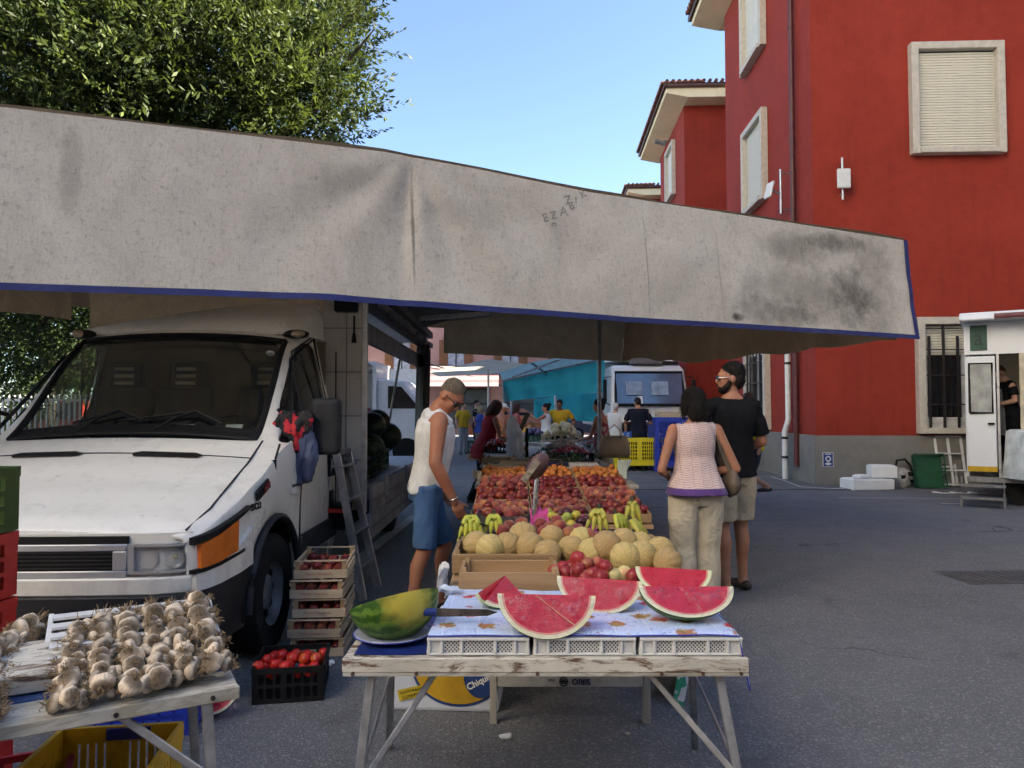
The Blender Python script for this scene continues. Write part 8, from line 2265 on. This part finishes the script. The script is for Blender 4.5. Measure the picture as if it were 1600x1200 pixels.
mb = MB(); mb.prism([(-.35, 2.80), (-.30, 2.92), (1.2, 3.05), (2.1, 3.05), (2.1, 2.81)], lambda p, k: (-.06 + 5.2 * k, p[0], p[1])); mb.build('roof', TRUCKWHITE, ft, bevel=.02)
mb = MB(); mb.cyl((.5, -.30, 2.84), (5, -.30, 2.84), .05, n=10); mb.build('awning_roller', mk('maroon_roller', (.16, .05, .05), .6), ft)
mb = MB(); mb.bx(.02, .50, -.03, .0, .50, 2.27); dr2 = mb.build('door', TRUCKWHITE, ft, bevel=.012)
mb = MB(); mb.bx(.075, .445, -.036, -.031, 1.40, 2.16); wi = mb.build('door_window', mk('frosted_pane', (.40, .42, .40), .2, coat=.5), dr2)
mb = MB(); pts = [(.075, 1.40), (.445, 1.40), (.445, 2.16), (.075, 2.16), (.075, 1.40)]; mb.tube([(x, -.038, z) for x, z in pts], .022, 6); mb.build('window_rubber', BLACKP, dr2)
mb = MB(); mb.bx(.02, .50, -.0345, -.0305, .50, .58); mb.build('yellow_stripe', mk('yellow_band', (.65, .38, .01), .5), dr2)
mb = MB(); mb.bx(.36, .47, -.07, -.031, 1.22, 1.25); mb.build('handle', BLACKP, dr2)
mb = MB(); mb.bx(.52, .56, -.02, .06, .42, 2.30); mb.build('door_jamb', ALU, ft)
mb = MB(); mb.bx(.88, .98, 0.0, .08, .42, 2.30); mb.build('door_jamb', mk('cream_jamb', (.60, .52, .38), .6), ft)
mb = MB(); mb.bx(.98, 5.0, 0, .05, .42, 1.35); mb.build('front_panel', TRUCKWHITE, ft)
mb = MB(); mb.bx(.62, .86, .9, 1.5, .42, 1.25); kb = mb.build('kitchen_unit', TRUCKWHITE, ft, bevel=.01)
mb = MB(); mb.bx(.64, .84, .885, .899, 1.02, 1.22); mb.build('control_panel', BLACKP, kb)
for x in (.25, 3.9):
    mb = MB(); mb.cyl((x + .6, .1, .30), (x + .6, .35, .30), .30, n=18); mb.build('wheel', RUBBER, ft)
mb = MB()
for y in (-.55, -.28): mb.bx(-.1, .62, y, y + .24, .12 + (y + .55) * .6, .15 + (y + .55) * .6)
for x in (-.1, .58):
    for y in (-.55, -.08): mb.bx(x, x + .03, y, y + .03, 0, .14 + (y + .55) * .6)
mb.build('folding_steps', ALUD, ft)
tw = thing('covered_counter', 'counter under a white cloth in front of the food trailer', 'counter', (8.0, 10.9, 0)); mb = MB(); mb.loft([[Vector((x * w, y * w, z)) for x, y in ((-.5, -.3), (.9, -.3), (.9, .3), (-.5, .3))] for w, z in ((1.12, .42), (1.05, .7), (1.0, 1.12), (.9, 1.15))]); mb.build('cloth', mk('white_cloth', (.68, .70, .68), .8), tw, smooth=40)
# ------------------------------------------------------------------ things standing at the foot of the red wall
def wallpt(px, py): return G(px, py)
def foam_box(label, px, py, w, d, h, rz, z=0, dy=0):
    p = G(px, py); t = thing('foam_box', label, 'box', (p.x, p.y + d / 2 + dy, z), rz, 'foam boxes at the wall')
    mb = MB(); mb.bx(-w / 2, w / 2, -d / 2, d / 2, 0, h); mb.build('shell', STYRO, t, bevel=.012)
    mb = MB(); mb.bx(-w / 2 + .03, w / 2 - .03, -d / 2 + .03, d / 2 - .03, h + .001, h + .012); mb.build('lid', STYRO, t)
    return t
foam_box('flat white foam box lying at the foot of the red wall', 1364, 766, .80, .45, .19, R(6)); foam_box('white foam box resting on the flat foam box', 1388, 766, .44, .36, .22, R(-12), .21, .05); foam_box('small white foam lid lying on the left of the flat box', 1352, 766, .24, .2, .05, R(20), .21, 0.05)
fp = G(1415, 762)
fan = thing('cleaner_unit', 'dirty white round cleaner with black hose beside the foam boxes', 'cleaner', (fp.x, fp.y + .15, 0)); mb = MB(); mb.lathe([(.16, 0), (.20, .06), (.20, .16), (.15, .30), (.06, .36)], 20); mb.build('body', mk('dirty_white_plastic', (.48, .45, .42), .6, var=.3, scale=6, dirt=.5), fan, smooth=50)
mb = MB(); mb.tube([(-.12, 0, .30), (-.10, -.05, .50), (.05, -.05, .52), (.18, 0, .40), (.26, 0, .15), (.30, -.02, .02)], .022, 8); mb.build('hose', BLACKP, fan, smooth=60)
for (x, z) in ((-.05, .2), (.08, .26), (.1, .12)):
    mb = MB(); mb.box((x, -.17, z), (.07, .04, .07)); mb.build('knob', BLACKP, fan)
gc = G(1460, 764); t = plastic_crate('dark green plastic crate standing on its side against the wall', (gc.x, gc.y + .22, .30), (.52, .62, .16), DGREENP, 0, name='leaning_crate', rot=(R(78), 0, R(-4)), slots=(1, 9))
for k in range(9):
    mb = MB(); mb.bx(-.22 + k * .052, -.20 + k * .052, -.28, .28, -.012, .0); mb.build('floor_rib', DGREENP, t)
rk = thing('leaning_rack', 'white metal shelf racks leaning against the wall behind the green crate', 'rack', (gc.x + .42, gc.y + .42, 0), R(-3))
def rod(a, b, r=.022): 
    mb = MB(); mb.bar(a, b, r * 2, r); mb.build('rod', WHITEP, rk)
for (x0, x1, zt, yb_) in ((-.28, .24, 1.12, 0), (-.12, .36, .95, -.12)):
    for x in (x0, (x0 + x1) / 2, x1): rod((x, yb_, .02), (x, yb_ + .2, zt))
    for z in (.05, zt * .33, zt * .66, zt): rod((x0, yb_ + .2 * z / zt - .02, z), (x1, yb_ + .2 * z / zt - .02, z))
cbx = G(1480, 772); mb = MB(); pts = []
for k in range(40):
    a = k * .45; pts.append((cbx.x - .2 + k * .022 + .10 * math.cos(a), cbx.y + .1 + .10 * math.sin(a), .012 + .004 * (k % 3)))
mb.tube(pts, .009, 6); tag(mb.build('white_cable', WHITEP, smooth=60), 'loops of white cable on the asphalt by the green crate', 'cable')
mb = MB(); mb.tube([G(1205, 746) + Vector((0, 0, .01)), G(1225, 752) + Vector((0, 0, .01)), G(1250, 762) + Vector((0, 0, .01)), G(1300, 765) + Vector((0, 0, .01)), G(1330, 764) + Vector((0, 0, .01))], .012, 6); tag(mb.build('wall_cable', WHITEP, smooth=60), 'white cable running along the foot of the red building', 'cable')
bpy.data.scenes.remove(BENCH)
